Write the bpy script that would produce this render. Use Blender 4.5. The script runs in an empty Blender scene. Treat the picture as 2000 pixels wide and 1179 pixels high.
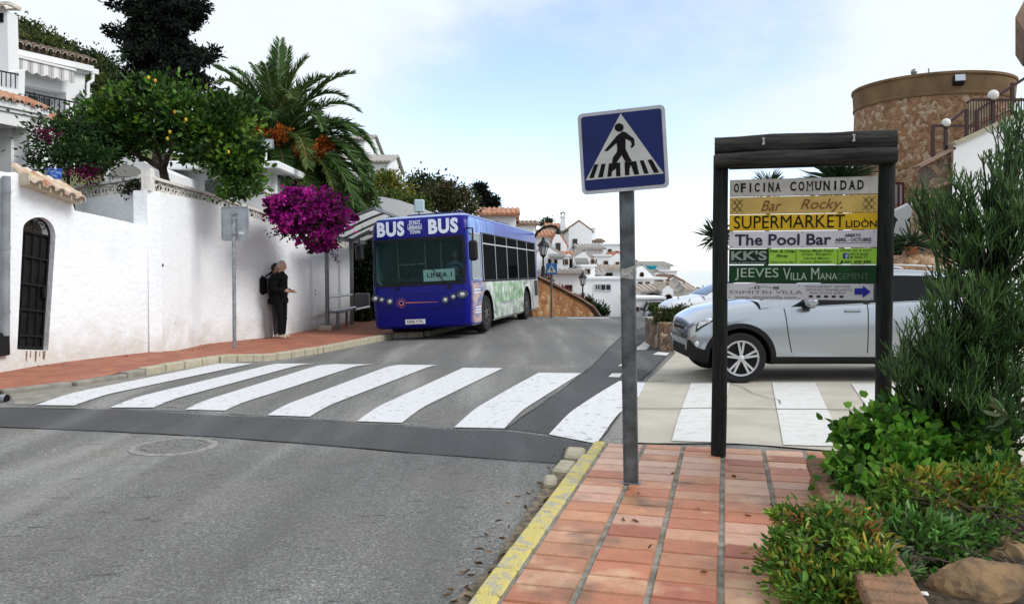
import bpy, bmesh, math, random
import numpy as np
from mathutils import Vector as V, Matrix, Euler

R = math.radians
random.seed(11)
rng = np.random.default_rng(11)
SC = bpy.context.scene
COL = SC.collection

# ------------------------------------------------------------------ camera, sky, sun, exposure
CH = 1.6
PITCH = math.atan(64.5 / 1600)
cam_d = bpy.data.cameras.new('camera')
cam_d.sensor_width = 36.0
cam_d.sensor_fit = 'HORIZONTAL'
cam_d.lens = 28.8
cam_d.clip_start = 0.05
cam_d.clip_end = 60000
cam = bpy.data.objects.new('camera', cam_d)
COL.objects.link(cam)
cam.location = (0, 0, CH)
cam.rotation_euler = (math.pi / 2 - PITCH, 0, 0)
SC.camera = cam

SC.render.engine = 'CYCLES'
SC.cycles.use_denoising = True
SC.cycles.max_bounces = 6
SC.cycles.diffuse_bounces = 3
SC.cycles.glossy_bounces = 3
SC.cycles.transparent_max_bounces = 8
SC.cycles.caustics_reflective = False
SC.cycles.caustics_refractive = False
SC.view_settings.view_transform = 'Standard'
SC.view_settings.look = 'None'
SC.view_settings.exposure = 0.66
SC.view_settings.gamma = 1.0

SUNV = V((0.72, -0.26, 0.64)).normalized()
sun_d = bpy.data.lights.new('sun', 'SUN')
sun_d.energy = 1.5
sun_d.angle = R(24)
sun_d.color = (1.0, 0.98, 0.95)
sun_o = bpy.data.objects.new('sun', sun_d)
COL.objects.link(sun_o)
sun_o.rotation_euler = (-SUNV).to_track_quat('-Z', 'Y').to_euler()
sun_o.location = SUNV * 60

W = bpy.data.worlds.new('World')
SC.world = W
W.use_nodes = True
nt = W.node_tree
nt.nodes.clear()


def wnode(t, **k):
    n = nt.nodes.new(t)
    for a, b in k.items():
        setattr(n, a, b)
    return n


w_out = wnode('ShaderNodeOutputWorld')
w_bg = wnode('ShaderNodeBackground')
w_bg.inputs['Strength'].default_value = 0.1
sky = wnode('ShaderNodeTexSky', sky_type='NISHITA')
sky.sun_disc = False
sky.sun_elevation = math.asin(SUNV.z)
sky.sun_rotation = math.atan2(SUNV.x, SUNV.y)
sky.dust_density = 0.3
sky.air_density = 1.0
sky.ozone_density = 2.0
w_tc = wnode('ShaderNodeTexCoord')


def wlink(a, b):
    nt.links.new(a, b)


def blue_opening(d, lo, hi):
    """soft opening in the cloud cover around the direction d"""
    dp = wnode('ShaderNodeVectorMath', operation='DOT_PRODUCT')
    wlink(w_tc.outputs['Generated'], dp.inputs[0])
    dp.inputs[1].default_value = V(d).normalized()
    mr = wnode('ShaderNodeMapRange', interpolation_type='SMOOTHSTEP')
    mr.inputs['From Min'].default_value = math.cos(R(lo))
    mr.inputs['From Max'].default_value = math.cos(R(hi))
    wlink(dp.outputs['Value'], mr.inputs['Value'])
    return mr.outputs['Result']


def wmath(op, a, b):
    n = wnode('ShaderNodeMath', operation=op)
    for i, q in enumerate((a, b)):
        if isinstance(q, (int, float)):
            n.inputs[i].default_value = q
        else:
            wlink(q, n.inputs[i])
    return n.outputs[0]


w_map = wnode('ShaderNodeMapping')
w_map.inputs['Scale'].default_value = (1, 1, 2.2)
wlink(w_tc.outputs['Generated'], w_map.inputs['Vector'])
w_no = wnode('ShaderNodeTexNoise')
w_no.inputs['Scale'].default_value = 3.2
w_no.inputs['Detail'].default_value = 6
w_no.inputs['Roughness'].default_value = 0.58
wlink(w_map.outputs['Vector'], w_no.inputs['Vector'])
open1 = blue_opening((0.12, 1, 0.16), 17, 3)
open2 = blue_opening((0.2, 1, 0.28), 14, 2)
open3 = blue_opening((-0.05, 1, 0.10), 13, 2)
op = wmath('MAXIMUM', wmath('MAXIMUM', open1, open2), open3)
nz = wmath('MULTIPLY', wmath('SUBTRACT', w_no.outputs['Fac'], 0.5), 2.8)
op = wmath('ADD', op, nz)
cl = wnode('ShaderNodeMapRange', interpolation_type='SMOOTHSTEP')
cl.inputs['From Min'].default_value = 0.0
cl.inputs['From Max'].default_value = 1.25
cl.inputs['To Min'].default_value = 0.0
cl.inputs['To Max'].default_value = 0.9
wlink(op, cl.inputs['Value'])
ccol = wnode('ShaderNodeMix', data_type='RGBA')
ccol.inputs['A'].default_value = (5.45, 5.95, 6.55, 1)
ccol.inputs['B'].default_value = (6.45, 6.8, 7.15, 1)
wlink(w_no.outputs['Fac'], ccol.inputs['Factor'])
skyg = wnode('ShaderNodeVectorMath', operation='MULTIPLY')
skyg.inputs[1].default_value = (1.75, 1.6, 1.72)
wlink(sky.outputs['Color'], skyg.inputs[0])
wm = wnode('ShaderNodeMix', data_type='RGBA')
wlink(cl.outputs['Result'], wm.inputs['Factor'])
wlink(ccol.outputs['Result'], wm.inputs['A'])
wlink(skyg.outputs['Vector'], wm.inputs['B'])
wlink(wm.outputs['Result'], w_bg.inputs['Color'])
wlink(w_bg.outputs['Background'], w_out.inputs['Surface'])

# ------------------------------------------------------------------ helpers: measuring from the photograph


def ray(px, py):
    u = (px - 1000) / 1600
    v = (589.5 - py) / 1600
    c, s = math.cos(PITCH), math.sin(PITCH)
    return V((u, c + v * s, -s + v * c))


def AT(px, py, Y):
    d = ray(px, py)
    t = Y / d.y
    return V((d.x * t, Y, CH + d.z * t))


def smooth(a, b, x):
    t = min(1, max(0, (x - a) / (b - a)))
    return t * t * (3 - 2 * t)


TA = V((-5.58, 9.54))
TN = V((0.32, 0.948))


def right_edge(y):
    """x of the border between the road and the concrete forecourt"""
    pts = [(-5, -1.6), (0, -1.0), (3.9, -0.05), (5.6, 0.38), (7.1, 0.88), (11.3, 1.8), (15.5, 3.05), (22, 4.1), (26, 4.5), (60, 9), (100, 14)]
    for (y0, x0), (y1, x1) in zip(pts, pts[1:]):
        if y <= y1:
            return x0 + (x1 - x0) * (y - y0) / (y1 - y0)
    return 14


def gz(x, y):
    z = -0.04 * min(3.0, max(0.0, -x)) * smooth(0, 9, y)
    t = (x - TA.x) * TN.x + (y - TA.y) * TN.y
    z += 0.10 * smooth(-0.25, 1.15, t) * (1 - smooth(4.4, 6.0, t)) * (1 - smooth(0.5, 2.5, x - 0.3))
    if y > 6.6:
        z += 0.085 * smooth(0.0, 1.3, x - right_edge(y)) * (1 - smooth(14, 24, y))
    if y > 26:
        if y < 32:
            z -= 0.01 * (y - 26) ** 2
        elif y < 72:
            z -= 0.36 + 0.12 * (y - 32)
        else:
            z -= 0.36 + 4.8
    return z


def G(px, py, dz=0.0):
    d = ray(px, py)
    z = 0.0
    for _ in range(25):
        t = (z + dz - CH) / d.z
        zn = gz(d.x * t, d.y * t)
        z = 0.5 * z + 0.5 * zn
    return V((d.x * t, d.y * t, z + dz))


# ------------------------------------------------------------------ helpers: materials

MATS = {}


def mat(name, col, rough=0.8, metal=0.0, var=0.0, vs=4.0, bump=0.0, bs=60.0, spec=0.2, col2=None, attr=False, coat=0.0, detail=4, lo=0.35, hi=0.65):
    if name in MATS:
        return MATS[name]
    m = bpy.data.materials.new(name)
    m.use_nodes = True
    t = m.node_tree
    b = t.nodes['Principled BSDF']
    b.inputs['Roughness'].default_value = rough
    b.inputs['Metallic'].default_value = metal
    b.inputs['Specular IOR Level'].default_value = spec
    b.inputs['Coat Weight'].default_value = coat
    b.inputs['Coat Roughness'].default_value = 0.06
    c = tuple(col) + (1,)
    b.inputs['Base Color'].default_value = c
    src = None
    tc = None
    if var or bump or col2:
        tc = t.nodes.new('ShaderNodeTexCoord')
    if attr:
        a = t.nodes.new('ShaderNodeAttribute')
        a.attribute_name = 'Col'
        src = a.outputs['Color']
    if var or col2:
        n = t.nodes.new('ShaderNodeTexNoise')
        n.inputs['Scale'].default_value = vs
        n.inputs['Detail'].default_value = detail
        t.links.new(tc.outputs['Object'], n.inputs['Vector'])
        mr = t.nodes.new('ShaderNodeMapRange')
        mr.inputs['From Min'].default_value = lo
        mr.inputs['From Max'].default_value = hi
        t.links.new(n.outputs['Fac'], mr.inputs['Value'])
        if src is None:
            mx = t.nodes.new('ShaderNodeMix')
            mx.data_type = 'RGBA'
            c2 = col2 if col2 else tuple(max(0, q * (1 - var)) for q in col)
            c1 = col if col2 else tuple(min(1, q * (1 + var * 0.6)) for q in col)
            mx.inputs['A'].default_value = tuple(c1) + (1,)
            mx.inputs['B'].default_value = tuple(c2) + (1,)
            t.links.new(mr.outputs['Result'], mx.inputs['Factor'])
            src = mx.outputs['Result']
        else:
            mm = t.nodes.new('ShaderNodeMapRange')
            mm.inputs['To Min'].default_value = 1 - var
            mm.inputs['To Max'].default_value = 1 + var
            t.links.new(n.outputs['Fac'], mm.inputs['Value'])
            vm = t.nodes.new('ShaderNodeVectorMath')
            vm.operation = 'SCALE'
            t.links.new(src, vm.inputs[0])
            t.links.new(mm.outputs['Result'], vm.inputs['Scale'])
            src = vm.outputs['Vector']
    if src is not None:
        t.links.new(src, b.inputs['Base Color'])
    if bump:
        n2 = t.nodes.new('ShaderNodeTexNoise')
        n2.inputs['Scale'].default_value = bs
        n2.inputs['Detail'].default_value = 3
        t.links.new(tc.outputs['Object'], n2.inputs['Vector'])
        bp = t.nodes.new('ShaderNodeBump')
        bp.inputs['Strength'].default_value = bump
        bp.inputs['Distance'].default_value = 0.02
        t.links.new(n2.outputs['Fac'], bp.inputs['Height'])
        t.links.new(bp.outputs['Normal'], b.inputs['Normal'])
    MATS[name] = m
    return m


def leaf_mat(name, rough=0.55, trans=0.25):
    if name in MATS:
        return MATS[name]
    m = bpy.data.materials.new(name)
    m.use_nodes = True
    t = m.node_tree
    b = t.nodes['Principled BSDF']
    o = t.nodes['Material Output']
    a = t.nodes.new('ShaderNodeAttribute')
    a.attribute_name = 'Col'
    t.links.new(a.outputs['Color'], b.inputs['Base Color'])
    b.inputs['Roughness'].default_value = rough
    b.inputs['Specular IOR Level'].default_value = 0.2
    if trans:
        tr = t.nodes.new('ShaderNodeBsdfTranslucent')
        t.links.new(a.outputs['Color'], tr.inputs['Color'])
        mx = t.nodes.new('ShaderNodeMixShader')
        mx.inputs[0].default_value = trans
        t.links.new(b.outputs[0], mx.inputs[1])
        t.links.new(tr.outputs[0], mx.inputs[2])
        t.links.new(mx.outputs[0], o.inputs['Surface'])
    MATS[name] = m
    return m


def glass_mat(name, tint=(0.02, 0.03, 0.035), see=0.0, rough=0.03, refl=1.0):
    """glazing: a dark body with a clear reflective surface; see > 0 lets one look through"""
    if name in MATS:
        return MATS[name]
    m = bpy.data.materials.new(name)
    m.use_nodes = True
    t = m.node_tree
    b = t.nodes['Principled BSDF']
    b.inputs['Base Color'].default_value = tuple(tint) + (1,)
    b.inputs['Roughness'].default_value = rough
    b.inputs['Specular IOR Level'].default_value = 0.5 * refl
    if refl < 0.4 and not see:
        b.inputs['Specular IOR Level'].default_value = 0.0
        o = t.nodes['Material Output']
        gl = t.nodes.new('ShaderNodeBsdfGlossy')
        gl.inputs['Roughness'].default_value = rough
        mx = t.nodes.new('ShaderNodeMixShader')
        mx.inputs[0].default_value = refl * 0.09
        t.links.new(b.outputs[0], mx.inputs[1])
        t.links.new(gl.outputs[0], mx.inputs[2])
        t.links.new(mx.outputs[0], o.inputs['Surface'])
    if see:
        o = t.nodes['Material Output']
        tr = t.nodes.new('ShaderNodeBsdfTransparent')
        tr.inputs['Color'].default_value = (0.55, 0.72, 0.70, 1)
        mx = t.nodes.new('ShaderNodeMixShader')
        mx.inputs[0].default_value = see
        t.links.new(b.outputs[0], mx.inputs[1])
        t.links.new(tr.outputs[0], mx.inputs[2])
        t.links.new(mx.outputs[0], o.inputs['Surface'])
    MATS[name] = m
    return m


# ------------------------------------------------------------------ helpers: meshes and objects


def rot_to(d):
    return V(d).normalized().to_track_quat('Z', 'Y').to_matrix()


class MB:
    def __init__(s):
        s.v = []
        s.f = []
        s.m = []
        s.c = []
        s.col = None

    def face(s, idx, mi=0, col=None):
        s.f.append(tuple(idx))
        s.m.append(mi)
        s.c.append(col or s.col or (1, 1, 1))

    def poly(s, pts, mi=0, col=None):
        i = len(s.v)
        s.v += [tuple(p) for p in pts]
        s.face(range(i, i + len(pts)), mi, col)

    def box(s, c, d, mi=0, rot=None, taper=1.0, bev=0.0, col=None):
        """box by centre and full size"""
        c = V(c)
        h = V(d) / 2
        rm = rot if isinstance(rot, Matrix) else (Euler(rot).to_matrix() if rot else None)
        if bev > 0:
            b = min(bev, min(h) * 0.9)
            loops = []
            for zz, ins in ((-h.z, b), (-h.z + b, 0), (h.z - b, 0), (h.z, b)):
                hx, hy = h.x - ins, h.y - ins
                cc = b if ins == 0 else b * 0.4
                pts = [(-hx + cc, -hy), (hx - cc, -hy), (hx, -hy + cc), (hx, hy - cc), (hx - cc, hy), (-hx + cc, hy), (-hx, hy - cc), (-hx, -hy + cc)]
                loops.append([V((x, y, zz)) for x, y in pts])
            base = len(s.v)
            for L in loops:
                for p in L:
                    q = rm @ p if rm else p
                    s.v.append(tuple(c + q))
            for k in range(3):
                for j in range(8):
                    a, b2 = base + k * 8 + j, base + k * 8 + (j + 1) % 8
                    s.face((a, b2, b2 + 8, a + 8), mi, col)
            s.face([base + 7 - j for j in range(8)], mi, col)
            s.face([base + 24 + j for j in range(8)], mi, col)
            return
        i = len(s.v)
        for zz in (-1, 1):
            k = taper if zz > 0 else 1
            for x, y in ((-1, -1), (1, -1), (1, 1), (-1, 1)):
                p = V((x * h.x * k, y * h.y * k, zz * h.z))
                if rm:
                    p = rm @ p
                s.v.append(tuple(c + p))
        for q in ((3, 2, 1, 0), (4, 5, 6, 7), (0, 1, 5, 4), (1, 2, 6, 5), (2, 3, 7, 6), (3, 0, 4, 7)):
            s.face([i + k for k in q], mi, col)

    def bar(s, a, b, w, h=None, mi=0, up=None, col=None):
        a, b = V(a), V(b)
        h = h or w
        d = (b - a).normalized()
        up = V(up) if up else (V((0, 0, 1)) if abs(d.z) < 0.95 else V((0, 1, 0)))
        x = d.cross(up).normalized()
        y = x.cross(d).normalized()
        i = len(s.v)
        for p in (a, b):
            for sx, sy in ((-1, -1), (1, -1), (1, 1), (-1, 1)):
                s.v.append(tuple(p + x * (sx * w / 2) + y * (sy * h / 2)))
        for q in ((0, 1, 2, 3), (7, 6, 5, 4), (4, 5, 1, 0), (5, 6, 2, 1), (6, 7, 3, 2), (7, 4, 0, 3)):
            s.face([i + k for k in q], mi, col)

    def tube(s, pts, rad, n=8, mi=0, cap=True, col=None):
        pts = [V(p) for p in pts]
        if not hasattr(rad, '__len__'):
            rad = [rad] * len(pts)
        i = len(s.v)
        prev = None
        for k, p in enumerate(pts):
            d = (pts[min(k + 1, len(pts) - 1)] - pts[max(k - 1, 0)]).normalized()
            if prev is None:
                x = d.orthogonal().normalized()
            else:
                x = (prev - d * prev.dot(d)).normalized()
            prev = x
            y = d.cross(x)
            for j in range(n):
                a = 2 * math.pi * j / n
                s.v.append(tuple(p + (x * math.cos(a) + y * math.sin(a)) * rad[k]))
        for k in range(len(pts) - 1):
            for j in range(n):
                a, b = i + k * n + j, i + k * n + (j + 1) % n
                s.face((a, b, b + n, a + n), mi, col)
        if cap:
            s.face([i + n - 1 - j for j in range(n)], mi, col)
            s.face([i + (len(pts) - 1) * n + j for j in range(n)], mi, col)

    def cyl(s, a, b, r, r2=None, n=12, mi=0, col=None):
        s.tube([a, b], [r, r if r2 is None else r2], n, mi, True, col)

    def lathe(s, prof, c=(0, 0, 0), n=20, mi=0, axis=None, col=None):
        """profile of (radius, height); axis: direction of the height"""
        c = V(c)
        rm = rot_to(axis) if axis is not None else None
        i = len(s.v)
        for r, h in prof:
            for j in range(n):
                a = 2 * math.pi * j / n
                p = V((r * math.cos(a), r * math.sin(a), h))
                if rm:
                    p = rm @ p
                s.v.append(tuple(c + p))
        for k in range(len(prof) - 1):
            for j in range(n):
                a, b = i + k * n + j, i + k * n + (j + 1) % n
                s.face((a, b, b + n, a + n), mi, col)
        s.face([i + n - 1 - j for j in range(n)], mi, col)
        s.face([i + (len(prof) - 1) * n + j for j in range(n)], mi, col)

    def ball(s, c, r, n=10, mi=0, col=None, sq=(1, 1, 1)):
        c = V(c)
        i = len(s.v)
        m = max(4, n // 2)
        for k in range(m + 1):
            th = math.pi * k / m
            for j in range(n):
                a = 2 * math.pi * j / n
                s.v.append((c.x + r * sq[0] * math.sin(th) * math.cos(a), c.y + r * sq[1] * math.sin(th) * math.sin(a), c.z - r * sq[2] * math.cos(th)))
        for k in range(m):
            for j in range(n):
                a, b = i + k * n + j, i + k * n + (j + 1) % n
                s.face((a, b, b + n, a + n), mi, col)

    def prism(s, pts, ext, mi=0, col=None):
        """polygon of 3D points pushed along ext"""
        pts = [V(p) for p in pts]
        e = V(ext)
        n = len(pts)
        i = len(s.v)
        s.v += [tuple(p) for p in pts] + [tuple(p + e) for p in pts]
        s.face(range(i, i + n), mi, col)
        s.face([i + n + n - 1 - k for k in range(n)], mi, col)
        for k in range(n):
            a, b = i + k, i + (k + 1) % n
            s.face((b, a, a + n, b + n), mi, col)

    def grid(s, rows, mi=0, col=None, flip=False):
        i = len(s.v)
        w = len(rows[0])
        for r in rows:
            s.v += [tuple(p) for p in r]
        for k in range(len(rows) - 1):
            for j in range(w - 1):
                a = i + k * w + j
                q = (a, a + 1, a + w + 1, a + w)
                s.face(q[::-1] if flip else q, mi, col)

    def add(s, verts, faces, mi=0, col=None):
        i = len(s.v)
        s.v += [tuple(p) for p in verts]
        for f in faces:
            s.face([i + k for k in f], mi, col)

    def build(s, name, mats, parent=None, smooth_deg=None, origin=None, cols=False, fix=True):
        me = bpy.data.meshes.new(name)
        vs = s.v
        if origin is not None:
            o = V(origin)
            vs = [tuple(V(p) - o) for p in vs]
        me.from_pydata(vs, [], s.f)
        if not isinstance(mats, (list, tuple)):
            mats = [mats]
        for m in mats:
            me.materials.append(m)
        me.polygons.foreach_set('material_index', s.m)
        if cols:
            at = me.attributes.new('Col', 'FLOAT_COLOR', 'FACE')
            at.data.foreach_set('color', np.array([tuple(c) + (1,) for c in s.c], dtype=np.float32).ravel())
        me.validate()
        if fix:
            bm = bmesh.new()
            bm.from_mesh(me)
            bmesh.ops.recalc_face_normals(bm, faces=bm.faces[:])
            bm.to_mesh(me)
            bm.free()
        if smooth_deg is not None:
            set_smooth(me, smooth_deg)
        me.update()
        ob = bpy.data.objects.new(name, me)
        COL.objects.link(ob)
        if origin is not None:
            ob.location = origin
        if parent:
            ob.parent = parent
        return ob


def set_smooth(me, deg=40):
    me.polygons.foreach_set('use_smooth', [True] * len(me.polygons))
    bm = bmesh.new()
    bm.from_mesh(me)
    for e in bm.edges:
        e.smooth = not (len(e.link_faces) == 2 and e.calc_face_angle(0) > R(deg))
    bm.to_mesh(me)
    bm.free()


def thing(name, label, cat, loc=(0, 0, 0), rotz=0.0, group=None):
    o = bpy.data.objects.new(name, None)
    o.empty_display_size = 0.2
    COL.objects.link(o)
    o.location = loc
    o.rotation_euler = (0, 0, rotz)
    o['label'] = label
    o['category'] = cat
    if group:
        o['group'] = group
    return o


def tag(o, label, cat, group=None):
    o['label'] = label
    o['category'] = cat
    if group:
        o['group'] = group
    return o


def struct(o, kind='structure'):
    o['kind'] = kind
    return o


def copy_tree(o, parent=None):
    c = o.copy()
    COL.objects.link(c)
    if parent:
        c.parent = parent
    for ch in o.children:
        copy_tree(ch, c)
    return c


def cut(ob, cutters, keep=False):
    """subtract the cutter meshes (their faces keep the material index they carry)"""
    for c in cutters:
        md = ob.modifiers.new('cut', 'BOOLEAN')
        md.operation = 'DIFFERENCE'
        md.solver = 'EXACT'
        md.object = c
    bpy.context.view_layer.update()
    dg = bpy.context.evaluated_depsgraph_get()
    me = bpy.data.meshes.new_from_object(ob.evaluated_get(dg))
    ob.modifiers.clear()
    ob.data = me
    for c in cutters:
        bpy.data.objects.remove(c)
    return ob


def text_geo(txt, size=1.0, bold=0.0, shear=0.0, sx=1.0, space=1.0, width=None, height=None):
    """lettering as flat triangles: (x, y) points from the baseline's left end; width / height stretch it to a size"""
    cu = bpy.data.curves.new('lettering', 'FONT')
    cu.body = txt
    cu.size = size
    cu.shear = shear
    cu.offset = bold
    cu.space_character = space
    cu.resolution_u = 3
    ob = bpy.data.objects.new('lettering', cu)
    COL.objects.link(ob)
    bpy.context.view_layer.update()
    dg = bpy.context.evaluated_depsgraph_get()
    me = bpy.data.meshes.new_from_object(ob.evaluated_get(dg))
    vs = [(v.co.x * sx, v.co.y) for v in me.vertices]
    fs = [tuple(p.vertices) for p in me.polygons]
    bpy.data.objects.remove(ob)
    bpy.data.curves.remove(cu)
    bpy.data.meshes.remove(me)
    if vs and (width or height):
        x0 = min(v[0] for v in vs)
        x1 = max(v[0] for v in vs)
        y0 = min(v[1] for v in vs)
        y1 = max(v[1] for v in vs)
        kx = width / (x1 - x0) if width else (height / (y1 - y0))
        ky = height / (y1 - y0) if height else kx
        vs = [((v[0] - x0) * kx, (v[1] - y0) * ky) for v in vs]
    return vs, fs


def put_text(mb, tg, fn, mi=0, col=None):
    """fn maps a letter point (x, y) to 3D"""
    mb.add([fn(x, y) for x, y in tg[0]], tg[1], mi, col)


# ------------------------------------------------------------------ helpers: foliage


def unit(n):
    d = rng.normal(size=(n, 3))
    return d / np.linalg.norm(d, axis=1)[:, None]


def leaf_obj(name, P, L, Wd, cols, m, parent=None, dirs=None, fold=0.15, origin=(0, 0, 0), smooth_n=False):
    """N leaves: rhombs with a folded midrib. L, Wd arrays or numbers"""
    P = np.asarray(P, float)
    n = len(P)
    L = np.broadcast_to(np.asarray(L, float), (n,))[:, None]
    Wd = np.broadcast_to(np.asarray(Wd, float), (n,))[:, None]
    d = unit(n) if dirs is None else dirs / (np.linalg.norm(dirs, axis=1)[:, None] + 1e-9)
    q = unit(n)
    sd = np.cross(d, q)
    sd /= np.linalg.norm(sd, axis=1)[:, None] + 1e-9
    nn = np.cross(sd, d)
    tpl = ((0, 0), (0.28, 0.46), (0.68, 0.40), (1, 0), (0.68, -0.40), (0.28, -0.46))
    vs = np.stack([P + d * L * a + sd * Wd * b + nn * L * (fold * 2 * abs(b) - 0.12 * a * a) for a, b in tpl], 1).reshape(-1, 3) - np.asarray(origin, float)
    me = bpy.data.meshes.new(name)
    me.vertices.add(6 * n)
    me.vertices.foreach_set('co', vs.astype(np.float32).ravel())
    tri = np.array([[0, 1, 2, 3], [0, 3, 4, 5]])
    idx = (np.arange(n)[:, None, None] * 6 + tri[None]).reshape(-1)
    me.loops.add(8 * n)
    me.loops.foreach_set('vertex_index', idx.astype(np.int32))
    me.polygons.add(2 * n)
    me.polygons.foreach_set('loop_start', np.arange(0, 8 * n, 4, dtype=np.int32))
    me.update()
    at = me.attributes.new('Col', 'FLOAT_COLOR', 'FACE')
    c4 = np.ones((2 * n, 4), np.float32)
    c4[:, :3] = np.repeat(np.asarray(cols, np.float32), 2, 0)
    at.data.foreach_set('color', c4.ravel())
    me.materials.append(m)
    me.validate()
    ob = bpy.data.objects.new(name, me)
    COL.objects.link(ob)
    ob.location = origin
    if parent:
        ob.parent = parent
    return ob


def clumps(ells, per, spread=0.32, shell=0.5):
    """points in leaf clumps spread through ellipsoids [(centre, (rx, ry, rz), clump count)]; returns points, outward directions, clump number"""
    P, D, K = [], [], []
    k = 0
    for c, r, n in ells:
        c = np.array(c)
        r = np.array(r)
        u = unit(n)
        rad = (shell + (1 - shell) * rng.random(n) ** 0.6)[:, None]
        cc = c + u * r * rad
        for j in range(n):
            m = max(3, int(per * (0.6 + 0.8 * rng.random())))
            sp = spread * r.mean() * (0.6 + 0.8 * rng.random())
            g = rng.normal(size=(m, 3)) * sp * np.array([1, 1, 0.75])
            P.append(cc[j] + g)
            D.append(u[j] * 0.7 + g / (sp + 1e-6) * 0.4 + np.array([0, 0, 0.15]) + rng.normal(size=(m, 3)) * 0.6)
            K.append(np.full(m, k))
            k += 1
    return np.concatenate(P), np.concatenate(D), np.concatenate(K)


def palette(K, cols, jitter=0.25, w=None):
    """one base colour per clump, each leaf a little off it"""
    cols = np.array(cols)
    nk = K.max() + 1
    ci = rng.choice(len(cols), size=nk, p=w)
    base = cols[ci] * (0.8 + 0.4 * rng.random((nk, 1)))
    c = base[K]
    return np.clip(c * (1 + jitter * rng.normal(size=(len(K), 1))) * (1 + 0.07 * rng.normal(size=(len(K), 3))), 0.004, 1)


def E(px, py, rx, ry, Y, n, ty=None):
    """ellipsoid of foliage measured on the photograph at depth Y"""
    k = Y / 1600
    c = AT(px, py, Y)
    return (tuple(c), (rx * k, (ty if ty else (rx + ry) / 2 * k), ry * k), n)


def limb(mb, a, b, r0, r1, wob=0.08, n=6, seg=5, mi=0):
    a, b = V(a), V(b)
    L = (b - a).length
    pts = []
    for i in range(seg + 1):
        t = i / seg
        o = V((random.uniform(-1, 1), random.uniform(-1, 1), random.uniform(-1, 1))) * wob * L * math.sin(math.pi * t)
        pts.append(a.lerp(b, t) + o)
    mb.tube(pts, [r0 + (r1 - r0) * i / seg for i in range(seg + 1)], n, mi)
    return pts
# ------------------------------------------------------------------ ground, road, crossing, pavements


def asphalt(name, base, dark, light, blot=0.0, stones=0.35):
    m = bpy.data.materials.new(name)
    m.use_nodes = True
    t = m.node_tree
    b = t.nodes['Principled BSDF']
    b.inputs['Roughness'].default_value = 0.85
    b.inputs['Specular IOR Level'].default_value = 0.12
    tc = t.nodes.new('ShaderNodeTexCoord')

    def noise(sc, det=3, rough=0.5):
        n = t.nodes.new('ShaderNodeTexNoise')
        n.inputs['Scale'].default_value = sc
        n.inputs['Detail'].default_value = det
        n.inputs['Roughness'].default_value = rough
        t.links.new(tc.outputs['Object'], n.inputs['Vector'])
        return n.outputs['Fac']

    def mr(src, a, bb, c=0.0, d=1.0):
        n = t.nodes.new('ShaderNodeMapRange')
        n.inputs['From Min'].default_value = a
        n.inputs['From Max'].default_value = bb
        n.inputs['To Min'].default_value = c
        n.inputs['To Max'].default_value = d
        t.links.new(src, n.inputs['Value'])
        return n.outputs['Result']

    def mix(f, a, bb):
        n = t.nodes.new('ShaderNodeMix')
        n.data_type = 'RGBA'
        t.links.new(f, n.inputs['Factor'])
        for k, q in (('A', a), ('B', bb)):
            if isinstance(q, tuple):
                n.inputs[k].default_value = q + (1,)
            else:
                t.links.new(q, n.inputs[k])
        return n.outputs['Result']

    fine = noise(85, 4, 0.65)
    vo = t.nodes.new('ShaderNodeTexVoronoi')
    vo.inputs['Scale'].default_value = 75
    t.links.new(tc.outputs['Object'], vo.inputs['Vector'])
    c = mix(mr(fine, 0.41, 0.60), dark, base)
    sep = t.nodes.new('ShaderNodeSeparateColor')
    t.links.new(vo.outputs['Color'], sep.inputs['Color'])
    c = mix(mr(sep.outputs['Red'], 0.72, 0.95, 0, stones), c, light)
    c = mix(mr(sep.outputs['Green'], 0.75, 0.98, 0, 0.5), c, dark)
    big = noise(0.55, 5, 0.6)
    c = mix(mr(big, 0.38, 0.62, 0.0, 0.33), c, dark)
    warm = noise(1.1, 3)
    c = mix(mr(warm, 0.5, 0.75, 0.0, 0.3), c, (base[0] * 1.12, base[1] * 1.02, base[2] * 0.88))
    if blot:
        # wheel tracks and old runs of oil along the lane
        mp = t.nodes.new('ShaderNodeMapping')
        mp.inputs['Rotation'].default_value = (0, 0, R(17))
        mp.inputs['Scale'].default_value = (1.5, 0.16, 1)
        t.links.new(tc.outputs['Object'], mp.inputs['Vector'])
        n = t.nodes.new('ShaderNodeTexNoise')
        n.inputs['Scale'].default_value = 1.0
        n.inputs['Detail'].default_value = 5
        t.links.new(mp.outputs['Vector'], n.inputs['Vector'])
        c = mix(mr(n.outputs['Fac'], 0.46, 0.66, 0.0, 0.5), c, dark)
        c = mix(mr(n.outputs['Fac'], 0.46, 0.32, 0.0, 0.22), c, light)
        # worn scabs where the top coat has broken out
        st = t.nodes.new('ShaderNodeMapping')
        st.inputs['Scale'].default_value = (1.6, 4.0, 1)
        t.links.new(tc.outputs['Object'], st.inputs['Vector'])
        n = t.nodes.new('ShaderNodeTexNoise')
        n.inputs['Scale'].default_value = 2.4
        n.inputs['Detail'].default_value = 6
        n.inputs['Roughness'].default_value = 0.7
        t.links.new(st.outputs['Vector'], n.inputs['Vector'])
        c = mix(mr(n.outputs['Fac'], 0.60, 0.68, 0.0, blot), c, (dark[0] * 0.55, dark[1] * 0.55, dark[2] * 0.55))
    t.links.new(c, b.inputs['Base Color'])
    bp = t.nodes.new('ShaderNodeBump')
    bp.inputs['Strength'].default_value = 0.55
    bp.inputs['Distance'].default_value = 0.012
    t.links.new(fine, bp.inputs['Height'])
    t.links.new(bp.outputs['Normal'], b.inputs['Normal'])
    return m


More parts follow.
